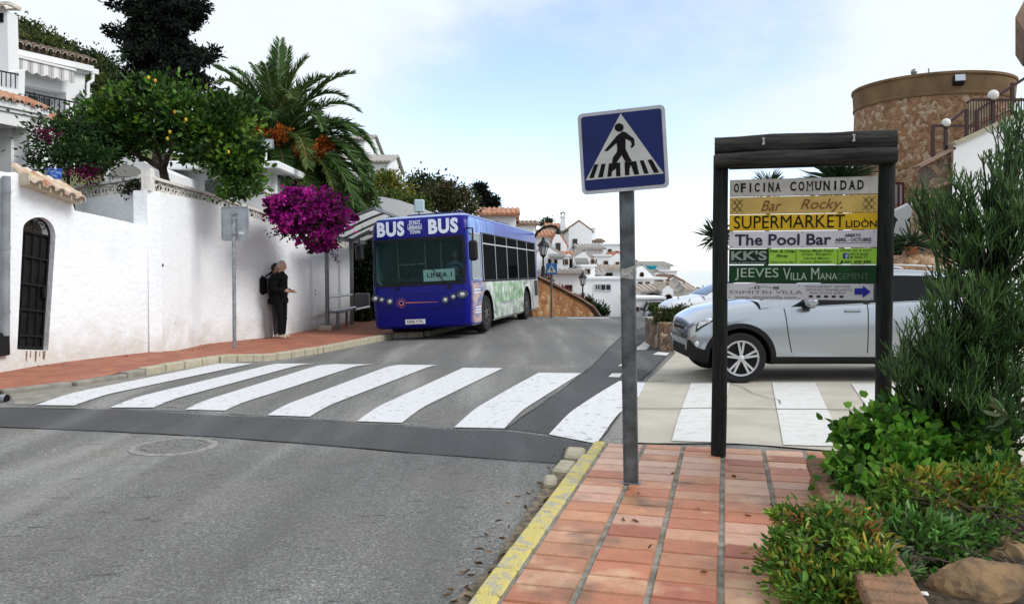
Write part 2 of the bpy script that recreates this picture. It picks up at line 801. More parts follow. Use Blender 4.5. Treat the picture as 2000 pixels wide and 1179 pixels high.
m_road = asphalt('worn_asphalt', (0.255, 0.25, 0.24), (0.105, 0.103, 0.10), (0.56, 0.55, 0.52), 0.8)
m_patch = asphalt('new_asphalt', (0.115, 0.117, 0.12), (0.065, 0.066, 0.069), (0.24, 0.24, 0.24), 0.25, 0.2)
m_paint = mat('road_paint', (0.64, 0.64, 0.65), 0.6, vs=14, col2=(0.34, 0.34, 0.335), bump=0.3, bs=120, detail=12, lo=0.57, hi=0.72)
m_worn_paint = mat('worn_road_paint', (0.64, 0.635, 0.62), 0.7, vs=9, col2=(0.54, 0.51, 0.45), lo=0.45, hi=0.75, detail=8)
m_conc = mat('beige_concrete', (0.50, 0.465, 0.39), 0.85, vs=1.6, col2=(0.41, 0.38, 0.315), bump=0.25, bs=90, detail=8)
m_joint = mat('joint', (0.10, 0.09, 0.075), 0.9)
m_soil = mat('soil', (0.06, 0.045, 0.03), 0.95, vs=20, var=0.5, bump=0.8, bs=30)
m_dry = mat('dry_hillside', (0.12, 0.12, 0.05), 0.95, vs=0.3, col2=(0.07, 0.085, 0.03), bump=0.5, bs=2)
m_white = mat('whitewash', (0.80, 0.80, 0.79), 0.85, vs=1.3, col2=(0.70, 0.70, 0.69), bump=0.55, bs=14, detail=8, lo=0.5, hi=0.85)
m_white2 = mat('whitewash_smooth', (0.80, 0.80, 0.80), 0.85, vs=0.7, col2=(0.72, 0.725, 0.73), bump=0.15, bs=9)
m_galv = mat('galvanised_steel', (0.30, 0.32, 0.34), 0.5, metal=0.55, vs=14, var=0.3, detail=6)
m_black = mat('black_metal', (0.012, 0.012, 0.013), 0.45)
m_dark = mat('dark_void', (0.006, 0.006, 0.007), 0.9)
m_steel = mat('brushed_steel', (0.55, 0.56, 0.57), 0.3, metal=0.9)
m_chrome = mat('chrome', (0.8, 0.8, 0.8), 0.12, metal=1.0)
m_rubber = mat('tyre_rubber', (0.015, 0.015, 0.016), 0.75, bump=0.2, bs=80)


def drape(name, polys, m, dz, res=0.4, kind='structure'):
    """flat shapes laid on the ground: cut along a grid so that they follow its rises"""
    bm = bmesh.new()
    for pts in polys:
        vs = [bm.verts.new((p[0], p[1], 0)) for p in pts]
        bm.faces.new(vs)
    xs = [v.co.x for v in bm.verts]
    ys = [v.co.y for v in bm.verts]
    x = math.floor(min(xs) / res) * res + res * 0.37
    while x < max(xs):
        bmesh.ops.bisect_plane(bm, geom=bm.verts[:] + bm.edges[:] + bm.faces[:], plane_co=(x, 0, 0), plane_no=(1, 0, 0))
        x += res
    y = math.floor(min(ys) / res) * res + res * 0.41
    while y < max(ys):
        bmesh.ops.bisect_plane(bm, geom=bm.verts[:] + bm.edges[:] + bm.faces[:], plane_co=(0, y, 0), plane_no=(0, 1, 0))
        y += res
    for v in bm.verts:
        v.co.z = gz(v.co.x, v.co.y) + (dz(v.co.x, v.co.y) if callable(dz) else dz)
    bmesh.ops.recalc_face_normals(bm, faces=bm.faces[:])
    for f in bm.faces:
        if f.normal.z < 0:
            f.normal_flip()
    me = bpy.data.meshes.new(name)
    bm.to_mesh(me)
    bm.free()
    me.materials.append(m)
    ob = bpy.data.objects.new(name, me)
    COL.objects.link(ob)
    if kind:
        ob['kind'] = kind
    return ob


# the road sheet
xs = list(np.arange(-14, -9, 1.0)) + list(np.arange(-9, 9.01, 0.15)) + list(np.arange(9.5, 26, 1.0))
ys = list(np.arange(-8, 3, 0.5)) + list(np.arange(3, 33, 0.15)) + list(np.arange(33.5, 90, 1.5))
mb = MB()
mb.grid([[(x, y, gz(x, y)) for x in xs] for y in ys])
struct(mb.build('road', m_road, smooth_deg=60))


def hill(x, y):
    xr = -5 + (y - 26) * 13 / 74 if y < 100 else 8 + (y - 100) * 0.13
    h = 0.357 * (xr - x) * smooth(27, 46, y) * (1 if x < xr else 0)
    h = min(h, 46)
    if x > 16:
        h += 0.25 * (x - 16) * smooth(18, 30, y) * (1 - smooth(60, 90, y))
        h = min(h, 4)
    return h


def tz(x, y):
    z = gz(x, y) - 0.3 + hill(x, y)
    if y > 165:
        z -= 0.5 * (y - 165)
    return max(z, -118)


xs = list(np.arange(-300, -80, 12)) + list(np.arange(-80, 60, 3.0)) + list(np.arange(60, 320, 15))
ys = list(np.arange(-40, 180, 4)) + list(np.arange(180, 560, 20))
mb = MB()
mb.grid([[(x, y, tz(x, y)) for x in xs] for y in ys])
struct(mb.build('ground', m_dry, smooth_deg=80))
mb = MB()
mb.grid([[(x, y, -116) for x in np.linspace(-40000, 40000, 9)] for y in np.linspace(-3000, 50000, 9)])
m_sea = mat('sea_water', (0.10, 0.16, 0.2), 0.12, spec=0.6)
struct(mb.build('sea', m_sea))

# raised crossing: bars
near_l = [(70, 792), (215, 797), (362, 801), (522, 812), (697, 824), (887, 836), (1072, 850)]
near_r = [(145, 793), (300, 797), (440, 803), (605, 815), (785, 827), (985, 838), (1165, 868)]
far_l = [(427, 710.5), (540, 711), (657, 711.5), (783, 713), (905, 719), (1052, 729), (1210, 745)]
far_r = [(495, 710.5), (616, 711), (731, 712), (855, 714), (982, 720), (1135, 730), (1282, 748)]
bars = []
for a, b, c, d in zip(near_l, near_r, far_r, far_l):
    bars.append([G(*q).xy for q in (a, b, c, d)])
drape('crossing_marking', bars, m_paint, 0.012, 0.22)
worn = []
for q in ([(1312, 865), (1405, 868), (1425, 750), (1350, 750)], [(1530, 873), (1650, 876), (1592, 750), (1508, 750)], [(1750, 880), (1870, 885), (1745, 752), (1662, 752)]):
    worn.append([G(*p).xy for p in q])
# darker relaid asphalt: the strip along the foot of the crossing and the one along the forecourt
pw = lambda *q: [G(*p).xy for p in q]
drape('asphalt_strip', [pw((-60, 797), (30, 796), (215, 800), (522, 815), (887, 840), (985, 842), (1072, 853), (1166, 870), (1128, 907), (1000, 899), (800, 884), (420, 853), (0, 834), (-60, 832)),
                        pw((1072, 848), (988, 838), (1060, 790), (1137, 731), (1155, 716), (1180, 690), (1215, 655), (1283, 630), (1296, 640), (1309, 690), (1251, 745), (1169, 866))], m_patch, 0.006, 0.15)
# open seams and cracks along the edges of the relaid strip
ck = []
for line in ([(-40, 833), (200, 842), (420, 854), (620, 868), (800, 885), (1000, 900), (1126, 908)], [(-40, 797), (215, 799.5), (370, 805), (522, 814), (700, 826), (887, 839), (985, 842)], [(985, 840), (1058, 790), (1100, 760), (1140, 729), (1158, 714), (1182, 688), (1216, 654), (1280, 630)],
             [(1168, 866), (1205, 818), (1251, 746), (1280, 716), (1309, 690)]):
    P_ = []
    for a, b in zip(line, line[1:]):
        for k in range(4):
            q = G(a[0] + (b[0] - a[0]) * k / 4, a[1] + (b[1] - a[1]) * k / 4)
            P_.append(q.xy + V((random.uniform(-0.008, 0.008), random.uniform(-0.008, 0.008))))
    for p, q in zip(P_, P_[1:]):
        n = V((-(q - p).y, (q - p).x)).normalized() * random.uniform(0.003, 0.009)
        ck.append([p - n, q - n, q + n, p + n])
drape('road_crack', ck, mat('crack', (0.03, 0.03, 0.03), 0.95), 0.010, 0.6)
# pale give-way dashes beside the dark strip
drape('lane_marking', [pw((1237, 684), (1262, 684), (1287, 655), (1277, 655)), pw((1207, 716), (1232, 714), (1240, 706), (1222, 706)), pw((1188, 737), (1210, 738), (1216, 730), (1196, 730)),
                       pw((1275, 693), (1302, 695), (1308, 690), (1285, 688))], m_worn_paint, 0.012, 0.4)
drape('lane_edge_marking', [pw((1105, 620.6), (1110, 622), (1190, 622), (1190, 620.6)), pw((1255, 620), (1290, 621), (1290, 619.4), (1255, 619))], m_worn_paint, 0.012, 0.8)

# forecourt of beige concrete
fc = [G(1182, 862).xy] + [V((right_edge(y) + 0.06, y)) for y in (7.4, 8.5, 9.6, 11, 12.5, 14, 15.4)] + [V((3.4, 18)), V((5, 24)), V((24, 24)), V((24, 3)), V((4.1, 3)), V((3.55, 6.35))]
drape('forecourt', [fc], m_conc, 0.014, 0.3)
drape('forecourt_marking', worn, m_worn_paint, 0.022, 0.3)
jl = []
for (a, b) in (((1203, 799), (1760, 804)), ((1216, 748), (1300, 746))):
    p, q = G(*a), G(*b)
    n = V((-(q - p).y, (q - p).x)).normalized() * 0.012
    jl.append([p.xy - n, q.xy - n, q.xy + n, p.xy + n])
# a wandering crack
cp = [G(*q) for q in [(1428, 752), (1452, 760), (1470, 771), (1500, 780), (1522, 785), (1524, 792)]]
for p, q in zip(cp, cp[1:]):
    n = V((-(q - p).y, (q - p).x)).normalized() * 0.006
    jl.append([p.xy - n, q.xy - n, q.xy + n, p.xy + n])
drape('forecourt_joint', jl, m_joint, 0.027, 0.3)

# ---- near right pavement of terracotta tiles
HD = math.atan(417 / 1600)
U = V((math.sin(HD), math.cos(HD)))
Wv = V((math.cos(HD), -math.sin(HD)))
PZ = 0.10
O3 = G(1407, 1178, PZ - gz(1, 3.5)).xy
O3 = V((O3.x, O3.y))
kin = [G(968, 1179, PZ).xy, G(1050, 1080, PZ).xy, G(1105, 985, PZ).xy, G(1150, 905, PZ).xy, G(1184, 862, PZ).xy]
pv_far = 6.47


def pave_z(x, y):
    return PZ


tile_cols = [(0.40, 0.145, 0.07), (0.43, 0.175, 0.085), (0.34, 0.11, 0.06), (0.47, 0.215, 0.11), (0.41, 0.15, 0.075), (0.49, 0.25, 0.145), (0.44, 0.19, 0.10)]
tl = MB()
pitch_w, pitch_u = 0.324, 0.208
for i in range(-6, 9):
    for j in range(-22, 18):
        jo = 0.014
        a0, a1 = i * pitch_w + jo, (i + 1) * pitch_w - jo
        b0, b1 = j * pitch_u + 0.0075, (j + 1) * pitch_u - 0.0075
        sk = random.uniform(-0.003, 0.003)
        b0 += sk
        b1 += sk + random.uniform(-0.002, 0.002)
        r = random.random()
        c = list(tile_cols[min(6, int(r * 7))])
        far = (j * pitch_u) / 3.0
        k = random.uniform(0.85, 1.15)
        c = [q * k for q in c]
        if random.random() < 0.04 + 0.5 * max(0, far):  # more pale tiles farther off: sky sheen painted into the tile colour
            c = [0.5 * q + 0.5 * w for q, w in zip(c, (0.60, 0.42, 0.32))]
        zz = PZ + random.uniform(-0.002, 0.002)
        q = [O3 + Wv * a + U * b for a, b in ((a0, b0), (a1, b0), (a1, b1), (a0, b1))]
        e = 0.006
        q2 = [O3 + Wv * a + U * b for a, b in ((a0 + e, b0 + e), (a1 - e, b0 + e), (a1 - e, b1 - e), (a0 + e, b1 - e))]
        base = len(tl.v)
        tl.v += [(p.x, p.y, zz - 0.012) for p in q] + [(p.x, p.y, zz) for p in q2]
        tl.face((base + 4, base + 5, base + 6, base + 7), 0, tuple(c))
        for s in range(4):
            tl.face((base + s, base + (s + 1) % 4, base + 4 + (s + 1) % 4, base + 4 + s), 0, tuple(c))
# mortar bed
bedpts = [O3 + Wv * a + U * b for a, b in ((-6 * pitch_w, -22 * pitch_u), (9 * pitch_w, -22 * pitch_u), (9 * pitch_w, 18 * pitch_u), (-6 * pitch_w, 18 * pitch_u))]
tl.poly([(p.x, p.y, PZ - 0.009) for p in bedpts], 1, (0.2, 0.2, 0.2))
m_tile = mat('terracotta_tile', (0.4, 0.14, 0.08), 0.5, attr=True, var=0.28, vs=11, bump=0.25, bs=60, detail=6, spec=0.45, lo=0.3, hi=0.7)
# blotchy lime bloom and grime on the tiles
t = m_tile.node_tree
bsdf = t.nodes['Principled BSDF']
src = bsdf.inputs['Base Color'].links[0].from_socket
tc = t.nodes.new('ShaderNodeTexCoord')
for sc, lo, hi, col, amt in ((3.3, 0.57, 0.70, (0.62, 0.40, 0.24), 0.75), (2.1, 0.60, 0.72, (0.12, 0.075, 0.035), 0.75), (25, 0.62, 0.75, (0.13, 0.06, 0.04), 0.5)):
    n = t.nodes.new('ShaderNodeTexNoise')
    n.inputs['Scale'].default_value = sc
    n.inputs['Detail'].default_value = 7
    mp = t.nodes.new('ShaderNodeMapping')
    mp.inputs['Location'].default_value = (sc * 3.1, sc, 0)
    t.links.new(tc.outputs['Object'], mp.inputs['Vector'])
    t.links.new(mp.outputs['Vector'], n.inputs['Vector'])
    mr = t.nodes.new('ShaderNodeMapRange')
    mr.inputs['From Min'].default_value = lo
    mr.inputs['From Max'].default_value = hi
    mr.inputs['To Max'].default_value = amt
    t.links.new(n.outputs['Fac'], mr.inputs['Value'])
    mx = t.nodes.new('ShaderNodeMix')
    mx.data_type = 'RGBA'
    t.links.new(mr.outputs['Result'], mx.inputs['Factor'])
    t.links.new(src, mx.inputs['A'])
    mx.inputs['B'].default_value = col + (1,)
    src = mx.outputs['Result']
t.links.new(src, bsdf.inputs['Base Color'])
m_mortar = mat('mortar', (0.30, 0.28, 0.24), 0.95, vs=9, col2=(0.15, 0.14, 0.11), bump=0.6, bs=90, detail=8)
pav = tl.build('pavement', [m_tile, m_mortar], cols=True)
bm = bmesh.new()
bm.from_mesh(pav.data)
gm = lambda: bm.verts[:] + bm.edges[:] + bm.faces[:]
# cut the paving to the kerb line, the forecourt edge and the planter
d = (kin[-1] - kin[0]).normalized()
bmesh.ops.bisect_plane(bm, geom=gm(), plane_co=(kin[0].x, kin[0].y, 0), plane_no=(-d.y, d.x, 0), clear_outer=True)
fe = (G(1180, 864, PZ), G(1700, 879, PZ))
d2 = (fe[1] - fe[0]).xy.normalized()
bmesh.ops.bisect_plane(bm, geom=gm(), plane_co=(fe[0].x, fe[0].y, 0), plane_no=(-d2.y, d2.x, 0), clear_outer=True)
bm.to_mesh(pav.data)
bm.free()
struct(pav)

# kerb of yellow painted blocks
m_yel = mat('yellow_kerb_paint', (0.56, 0.47, 0.16), 0.8, vs=13, col2=(0.40, 0.37, 0.28), bump=0.7, bs=60, detail=12, lo=0.46, hi=0.60)
m_kstone = mat('kerb_stone', (0.46, 0.41, 0.30), 0.85, vs=10, col2=(0.36, 0.33, 0.25), bump=0.5, bs=60, detail=8)
kb = MB()
kd = (kin[-1] - kin[0]).normalized()
kn = V((kd.y, -kd.x))
s = -3.2
L = (kin[-1] - kin[0]).length
while s < L - 0.05:
    e = min(s + 0.33, L)
    mid = kin[0] + kd * ((s + e) / 2)
    z0 = gz(mid.x, mid.y) - 0.05
    wdt = 0.125 if s < L - 0.7 else 0.10
    c = mid - kn * (0.003 + wdt / 2)
    ang = math.atan2(kd.y, kd.x)
    kb.box((c.x, c.y, (PZ + 0.004 + z0) / 2 + random.uniform(-0.003, 0.003)), (e - s - 0.008, wdt, PZ + 0.004 - z0), 0, (0, 0, ang + random.uniform(-0.008, 0.008)), bev=0.012)
    s = e
struct(kb.build('kerb', m_yel, smooth_deg=30))
# broken older kerb stones lying beside it and a sandy gutter
kb = MB()
for (px, py, l, w_, a) in ((1128, 893, 0.30, 0.17, 0.1), (1108, 920, 0.28, 0.15, -0.05), (1080, 947, 0.2, 0.1, 0.2)):
    p = G(px, py)
    kb.box((p.x - 0.02, p.y, p.z + 0.02), (l, w_, 0.07), 0, (0.05, -0.06, math.atan2(kd.y, kd.x) + a), bev=0.02)
struct(kb.build('old_kerb', m_kstone, smooth_deg=30))
m_grit = mat('gutter_grit', (0.27, 0.215, 0.14), 0.95, vs=14, col2=(0.12, 0.105, 0.085), bump=0.7, bs=80, detail=8, lo=0.4, hi=0.6)
gut = [G(*q).xy for q in [(925, 1183), (880, 1183), (960, 1105), (1010, 1030), (1040, 985), (1062, 950), (1100, 905), (1120, 905), (1128, 905), (1075, 985), (1000, 1095)]]
drape('gutter', [gut], m_grit, 0.009, 0.3)

# ---- left pavement, kerb and gutter
lk_px = [(-90, 775), (0, 763), (135, 747), (270, 726), (418, 703), (500, 692), (620, 677), (760, 651)]
LK = [G(px, py, 0.05 if px < 430 else 0.12).xy for px, py in lk_px]
LK = [V((LK[0].x - 1.6, LK[0].y - 3.6))] + LK + [V((-2.2, 20.5)), V((-0.9, 25.5)), V((0.3, 30)), V((2.5, 40)), V((5.5, 55))]
lw_px = [(-120, 737), (0, 722), (90, 710), (287, 688), (400, 672), (535, 658), (640, 638), (684, 628)]
LW = [G(px, py, 0.12).xy for px, py in lw_px]


def left_rise(x, y):
    return 0.055 + 0.065 * smooth(11.5, 13.2, y)


m_lp = bpy.data.materials.new('red_paving')
m_lp.use_nodes = True
t = m_lp.node_tree
b = t.nodes['Principled BSDF']
b.inputs['Roughness'].default_value = 0.8
tc = t.nodes.new('ShaderNodeTexCoord')
mp = t.nodes.new('ShaderNodeMapping')
mp.inputs['Rotation'].default_value = (0, 0, R(-62))
t.links.new(tc.outputs['Object'], mp.inputs['Vector'])
br = t.nodes.new('ShaderNodeTexBrick')
br.inputs['Color1'].default_value = (0.33, 0.10, 0.055, 1)
br.inputs['Color2'].default_value = (0.42, 0.165, 0.085, 1)
br.inputs['Mortar'].default_value = (0.22, 0.12, 0.08, 1)
br.inputs['Scale'].default_value = 1.0
br.inputs['Brick Width'].default_value = 0.3
br.inputs['Row Height'].default_value = 0.2
br.inputs['Mortar Size'].default_value = 0.008
br.inputs['Bias'].default_value = -0.2
t.links.new(mp.outputs['Vector'], br.inputs['Vector'])
n = t.nodes.new('ShaderNodeTexNoise')
n.inputs['Scale'].default_value = 3
n.inputs['Detail'].default_value = 8
t.links.new(tc.outputs['Object'], n.inputs['Vector'])
mr = t.nodes.new('ShaderNodeMapRange')
mr.inputs['From Min'].default_value = 0.45
mr.inputs['From Max'].default_value = 0.7
mr.inputs['To Max'].default_value = 0.7
t.links.new(n.outputs['Fac'], mr.inputs['Value'])
mx = t.nodes.new('ShaderNodeMix')
mx.data_type = 'RGBA'
t.links.new(mr.outputs['Result'], mx.inputs['Factor'])
t.links.new(br.outputs['Color'], mx.inputs['A'])
mx.inputs['B'].default_value = (0.22, 0.075, 0.05, 1)
t.links.new(mx.outputs['Result'], b.inputs['Base Color'])

rows = []
mb = MB()
N = 90


def along(P, s):
    """point at share s of a polyline"""
    ls = [(b - a).length for a, b in zip(P, P[1:])]
    tot = sum(ls)
    d = s * tot
    for (a, b), l in zip(zip(P, P[1:]), ls):
        if d <= l:
            return a.lerp(b, d / l)
        d -= l
    return P[-1]


wall_ext = [V((LW[0].x - 2.2, LW[0].y - 5.0))] + LW + [V((-4.4, 24)), V((-3.5, 28)), V((-2, 36)), V((1, 50))]
rows = []
for k in range(N + 1):
    a = along(LK, k / N)
    # nearest share on the wall line: match by travelled y
    bpt = None
    for p, q in zip(wall_ext, wall_ext[1:]):
        if p.y <= a.y + 1.2 <= q.y or q is wall_ext[-1]:
            tt = min(1, max(0, (a.y + 1.2 - p.y) / (q.y - p.y)))
            bpt = p.lerp(q, tt)
            break
    if bpt is None:
        bpt = wall_ext[0]
    bpt = bpt + V((-0.25, 0.05))
    rows.append([(lambda p: (p.x, p.y, gz(p.x, p.y) + left_rise(p.x, p.y) + 0.004))(a.lerp(bpt, u / 6)) for u in range(7)])
mb.grid(rows)
struct(mb.build('sidewalk', m_lp, smooth_deg=40))
kb = MB()
for a, b2 in zip(LK, LK[1:]):
    d = (b2 - a)
    L = d.length
    d = d.normalized()
    n_ = V((d.y, -d.x))
    s = 0
    st = 0.42 if a.y > 11.5 else 0.9
    while s < L - 0.05:
        e = min(L, s + st)
        mid = a + d * ((s + e) / 2) + n_ * 0.07
        top = gz(mid.x, mid.y) + left_rise(mid.x, mid.y) + 0.012
        bot = top - 0.3
        sl = (gz(*(a + d * e)) - gz(*(a + d * s))) / max(0.1, e - s)
        kb.box((mid.x, mid.y, (top + bot) / 2 + random.uniform(-0.004, 0.004)), (e - s - 0.012, 0.16, top - bot), 0 if a.y > 12.2 else 1, (0, -math.atan(sl), math.atan2(d.y, d.x)), bev=0.015)
        s = e
m_gutter = mat('grey_gutter_concrete', (0.30, 0.28, 0.24), 0.9, vs=6, col2=(0.2, 0.19, 0.165), bump=0.5, bs=50, detail=8)
struct(kb.build('curb', [m_kstone, m_gutter], smooth_deg=30))
# sloping gutter apron between the lowered kerb and the crossing
ap = [G(*q).xy for q in [(28, 790), (62, 790), (250, 757), (418, 712), (450, 709), (418, 706), (270, 729), (135, 750), (20, 772)]]
drape('gutter_apron', [ap], m_gutter, 0.006, 0.15)

# drain pipe mouth at the end of the lowered kerb
p = G(8, 778, 0.03)
mb = MB()
mb.tube([p + V((-0.5, 0.02, 0.0)), p + V((0.06, -0.04, 0))], [0.06, 0.06], 14, 0, False)
mb.tube([p + V((0.06, -0.04, 0)), p + V((-0.45, 0.02, 0.0))], [0.052, 0.05], 14, 1, True)
tag(mb.build('drain_pipe', [m_galv, m_dark], smooth_deg=40, fix=False), 'grey drain pipe mouth in the gutter at the lower left end of the crossing', 'pipe')

# manhole
mp_ = G(340, 873)
rt = thing('manhole_cover', 'round iron manhole cover set in the grey road in front of the zebra crossing', 'manhole', (mp_.x, mp_.y, gz(mp_.x, mp_.y)))
m_iron = mat('cast_iron', (0.20, 0.196, 0.188), 0.8, vs=40, var=0.45, bump=0.5, bs=120)
m_iron2 = mat('concrete_collar', (0.27, 0.26, 0.24), 0.9, vs=20, var=0.3, bump=0.4, bs=80)
mb = MB()
mb.lathe([(0.40, 0.0), (0.40, 0.010), (0.33, 0.014), (0.33, 0.002)], n=40)
mb.build('collar', m_iron2, rt, 30)
mb = MB()
mb.lathe([(0.325, 0.0), (0.325, 0.013), (0.30, 0.013), (0.298, 0.008), (0.28, 0.008), (0.278, 0.014), (0.0, 0.014)], n=40)
for a in range(-5, 6):
    for c in range(-5, 6):
        if math.hypot(a, c) < 5.1:
            mb.box((a * 0.05, c * 0.05, 0.0125), (0.03, 0.03, 0.006), 0)
mb.build('lid', m_iron, rt, 30)
# ------------------------------------------------------------------ left side: garden wall, houses, bus stop


def bpart(mb, name, mats, root, smooth_deg=None, cols=False, fix=True):
    o = root.location
    mb.v = [(p[0] - o.x, p[1] - o.y, p[2] - o.z) for p in mb.v]
    return mb.build(name, mats, root, smooth_deg, cols=cols, fix=fix)


def vplane(px, py, A, B):
    """the point of the upright plane through A and B that the photograph shows at (px, py)"""
    d = ray(px, py)
    e = V((B.x - A.x, B.y - A.y))
    n = V((e.y, -e.x))
    t = (n.x * A.x + n.y * A.y) / (n.x * d.x + n.y * d.y)
    return V((d.x * t, d.y * t, CH + d.z * t))


def back_of(A, B):
    """horizontal unit normal of the plane pointing away from the camera"""
    e = V((B.x - A.x, B.y - A.y, 0)).normalized()
    n = V((-e.y, e.x, 0))
    return n if n.dot(V((A.x, A.y, 0))) > 0 else -n


def tile_course(mb, a, b, down, r=0.085, length=0.45, step=0.19, mats=(0, 1, 2), under=True):
    """a course of half-round roof tiles from a to b, each running along the vector down; dark mouths, mortar-white ends"""
    a, b = V(a), V(b)
    dn = V(down).normalized()
    L = (b - a).length
    e = (b - a).normalized()
    up = e.cross(dn).normalized()
    if up.z < 0:
        up = -up
    n = max(2, int(round(L / step)))
    for i in range(n):
        c = a + e * (L * (i + 0.5) / n)
        k = random.uniform(0.94, 1.06)
        lo = c + dn * (length * k)
        segs = 7
        mi = mats[0] if random.random() < 0.65 else mats[1]
        i0 = len(mb.v)
        for q, rr in ((c - dn * 0.02 + up * 0.03, r * 0.85), (lo, r)):
            for w in range(segs):
                an = math.pi * w / (segs - 1)
                mb.v.append(tuple(q + e * (rr * math.cos(an)) + up * (rr * math.sin(an))))
            for w in range(segs):
                an = math.pi * w / (segs - 1)
                mb.v.append(tuple(q + e * (rr * 0.8 * math.cos(an)) + up * (rr * 0.8 * math.sin(an))))
        for w in range(segs - 1):
            mb.face((i0 + w, i0 + w + 1, i0 + 2 * segs + w + 1, i0 + 2 * segs + w), mi)
            mb.face((i0 + segs + w + 1, i0 + segs + w, i0 + 3 * segs + w, i0 + 3 * segs + w + 1), mi)
            mb.face((i0 + 2 * segs + w, i0 + 2 * segs + w + 1, i0 + 3 * segs + w + 1, i0 + 3 * segs + w), mats[2])
        # mortar plug, set back in the mouth
        pl = [lo - dn * 0.07 + e * (r * 0.8 * math.cos(math.pi * w / 6)) + up * (r * 0.8 * math.sin(math.pi * w / 6)) for w in range(7)]
        mb.poly(pl, mats[3] if len(mats) > 3 else mats[0])
    return n


m_rt = mat('roof_tile', (0.36, 0.145, 0.085), 0.85, vs=7, col2=(0.50, 0.32, 0.20), bump=0.3, bs=40, lo=0.4, hi=0.7, detail=7)
m_rt2 = mat('roof_tile_pale', (0.50, 0.33, 0.21), 0.85, vs=7, col2=(0.58, 0.50, 0.40), bump=0.3, bs=40)
m_rtw = mat('limewashed_tile', (0.70, 0.67, 0.60), 0.85, vs=9, col2=(0.5, 0.42, 0.34))
m_rtd = mat('tile_mouth', (0.055, 0.035, 0.028), 0.95)
m_rtb = mat('weathered_tile', (0.085, 0.06, 0.045), 0.9, vs=9, col2=(0.17, 0.12, 0.09))
TM = [m_rt, m_rt2, m_rtw, m_rtd]

# stucco with a dirty foot: stains that run along the base of this wall
m_wall = mat('stucco', (0.82, 0.84, 0.855), 0.9, vs=1.1, col2=(0.75, 0.77, 0.785), bump=0.75, bs=11, detail=9, lo=0.48, hi=0.85)
t = m_wall.node_tree
bs_ = t.nodes['Principled BSDF']
src = bs_.inputs['Base Color'].links[0].from_socket
tc = t.nodes.new('ShaderNodeTexCoord')
sp = t.nodes.new('ShaderNodeSeparateXYZ')
t.links.new(tc.outputs['Object'], sp.inputs[0])
n = t.nodes.new('ShaderNodeTexNoise')
n.inputs['Scale'].default_value = 2.5
n.inputs['Detail'].default_value = 9
t.links.new(tc.outputs['Object'], n.inputs['Vector'])
m1 = t.nodes.new('ShaderNodeMath')
m1.operation = 'MULTIPLY_ADD'
t.links.new(n.outputs['Fac'], m1.inputs[0])
m1.inputs[1].default_value = -1.7
t.links.new(sp.outputs['Z'], m1.inputs[2])
mr = t.nodes.new('ShaderNodeMapRange')
mr.inputs['From Min'].default_value = -0.30
mr.inputs['From Max'].default_value = -0.95
mr.inputs['To Min'].default_value = 0.0
mr.inputs['To Max'].default_value = 0.55
t.links.new(m1.outputs[0], mr.inputs['Value'])
mx = t.nodes.new('ShaderNodeMix')
mx.data_type = 'RGBA'
t.links.new(mr.outputs['Result'], mx.inputs['Factor'])
t.links.new(src, mx.inputs['A'])
mx.inputs['B'].default_value = (0.46, 0.42, 0.34, 1)
src = mx.outputs['Result']
# faint runs of rain dirt, and a few repaired patches
for scl, sc, lo, hi, amt, colr in (((3.5, 3.5, 0.22), 1.0, 0.60, 0.78, 0.16, (0.52, 0.52, 0.50)), ((1, 1, 1), 1.7, 0.60, 0.66, 0.16, (0.62, 0.62, 0.60))):
    mp = t.nodes.new('ShaderNodeMapping')
    mp.inputs['Scale'].default_value = scl
    t.links.new(tc.outputs['Object'], mp.inputs['Vector'])
    n = t.nodes.new('ShaderNodeTexNoise')
    n.inputs['Scale'].default_value = sc
    n.inputs['Detail'].default_value = 7
    t.links.new(mp.outputs['Vector'], n.inputs['Vector'])
    mr = t.nodes.new('ShaderNodeMapRange')
    mr.inputs['From Min'].default_value = lo
    mr.inputs['From Max'].default_value = hi
    mr.inputs['To Max'].default_value = amt
    t.links.new(n.outputs['Fac'], mr.inputs['Value'])
    mx = t.nodes.new('ShaderNodeMix')
    mx.data_type = 'RGBA'
    t.links.new(mr.outputs['Result'], mx.inputs['Factor'])
    t.links.new(src, mx.inputs['A'])
    mx.inputs['B'].default_value = colr + (1,)
    src = mx.outputs['Result']
t.links.new(src, bs_.inputs['Base Color'])

# --- gate wall
GA, GB = G(-120, 737, 0.12), G(287, 688, 0.12)
nb = back_of(GA, GB)
gw = thing('gate_wall', 'low white stucco wall with the arched black gate beside the red sidewalk', 'wall', (GA.x, GA.y, GA.z))
wp = lambda px, py: vplane(px, py, GA, GB)
mb = MB()
top = [(-120, 318), (-30, 330), (16, 337), (30, 336), (60, 352), (140, 392), (146, 411), (180, 418), (275, 439), (288.5, 441)]
low = [wp(px, 712 + (287 - px) * 0.115 + 18) for px in (288.5, 150, 0, -120)]
mb.prism([wp(*q) for q in top] + low, nb * 0.28)
wo = bpart(mb, 'wall', [m_wall], gw)
o = gw.location


def arch_pts(x0, x1, ybot0, ybot1, yspr0, yspr1, yap, n=12):
    pts = [(x0[1], ybot0), (x0[0], yspr0)]
    for i in range(1, n):
        a = math.pi * i / n
        cx = (x0[0] + x1[0]) / 2 - math.cos(a) * (x1[0] - x0[0]) / 2
        base = yspr0 + (yspr1 - yspr0) * (1 - math.cos(a)) / 2
        pts.append((cx, base - math.sin(a) * (base - yap)))
    pts += [(x1[0], yspr1), (x1[1], ybot1)]
    return pts


ap_ = arch_pts((45, 33.5), (108.5, 94), 682, 684, 447, 462, 424)
c_ = MB()
c_.prism([wp(*q) - nb * 0.1 for q in ap_], nb * 0.6)
c_.v = [(p[0] - o.x, p[1] - o.y, p[2] - o.z) for p in c_.v]
co = c_.build('cutter', [m_wall], None)
co.location = o
cut(wo, [co])
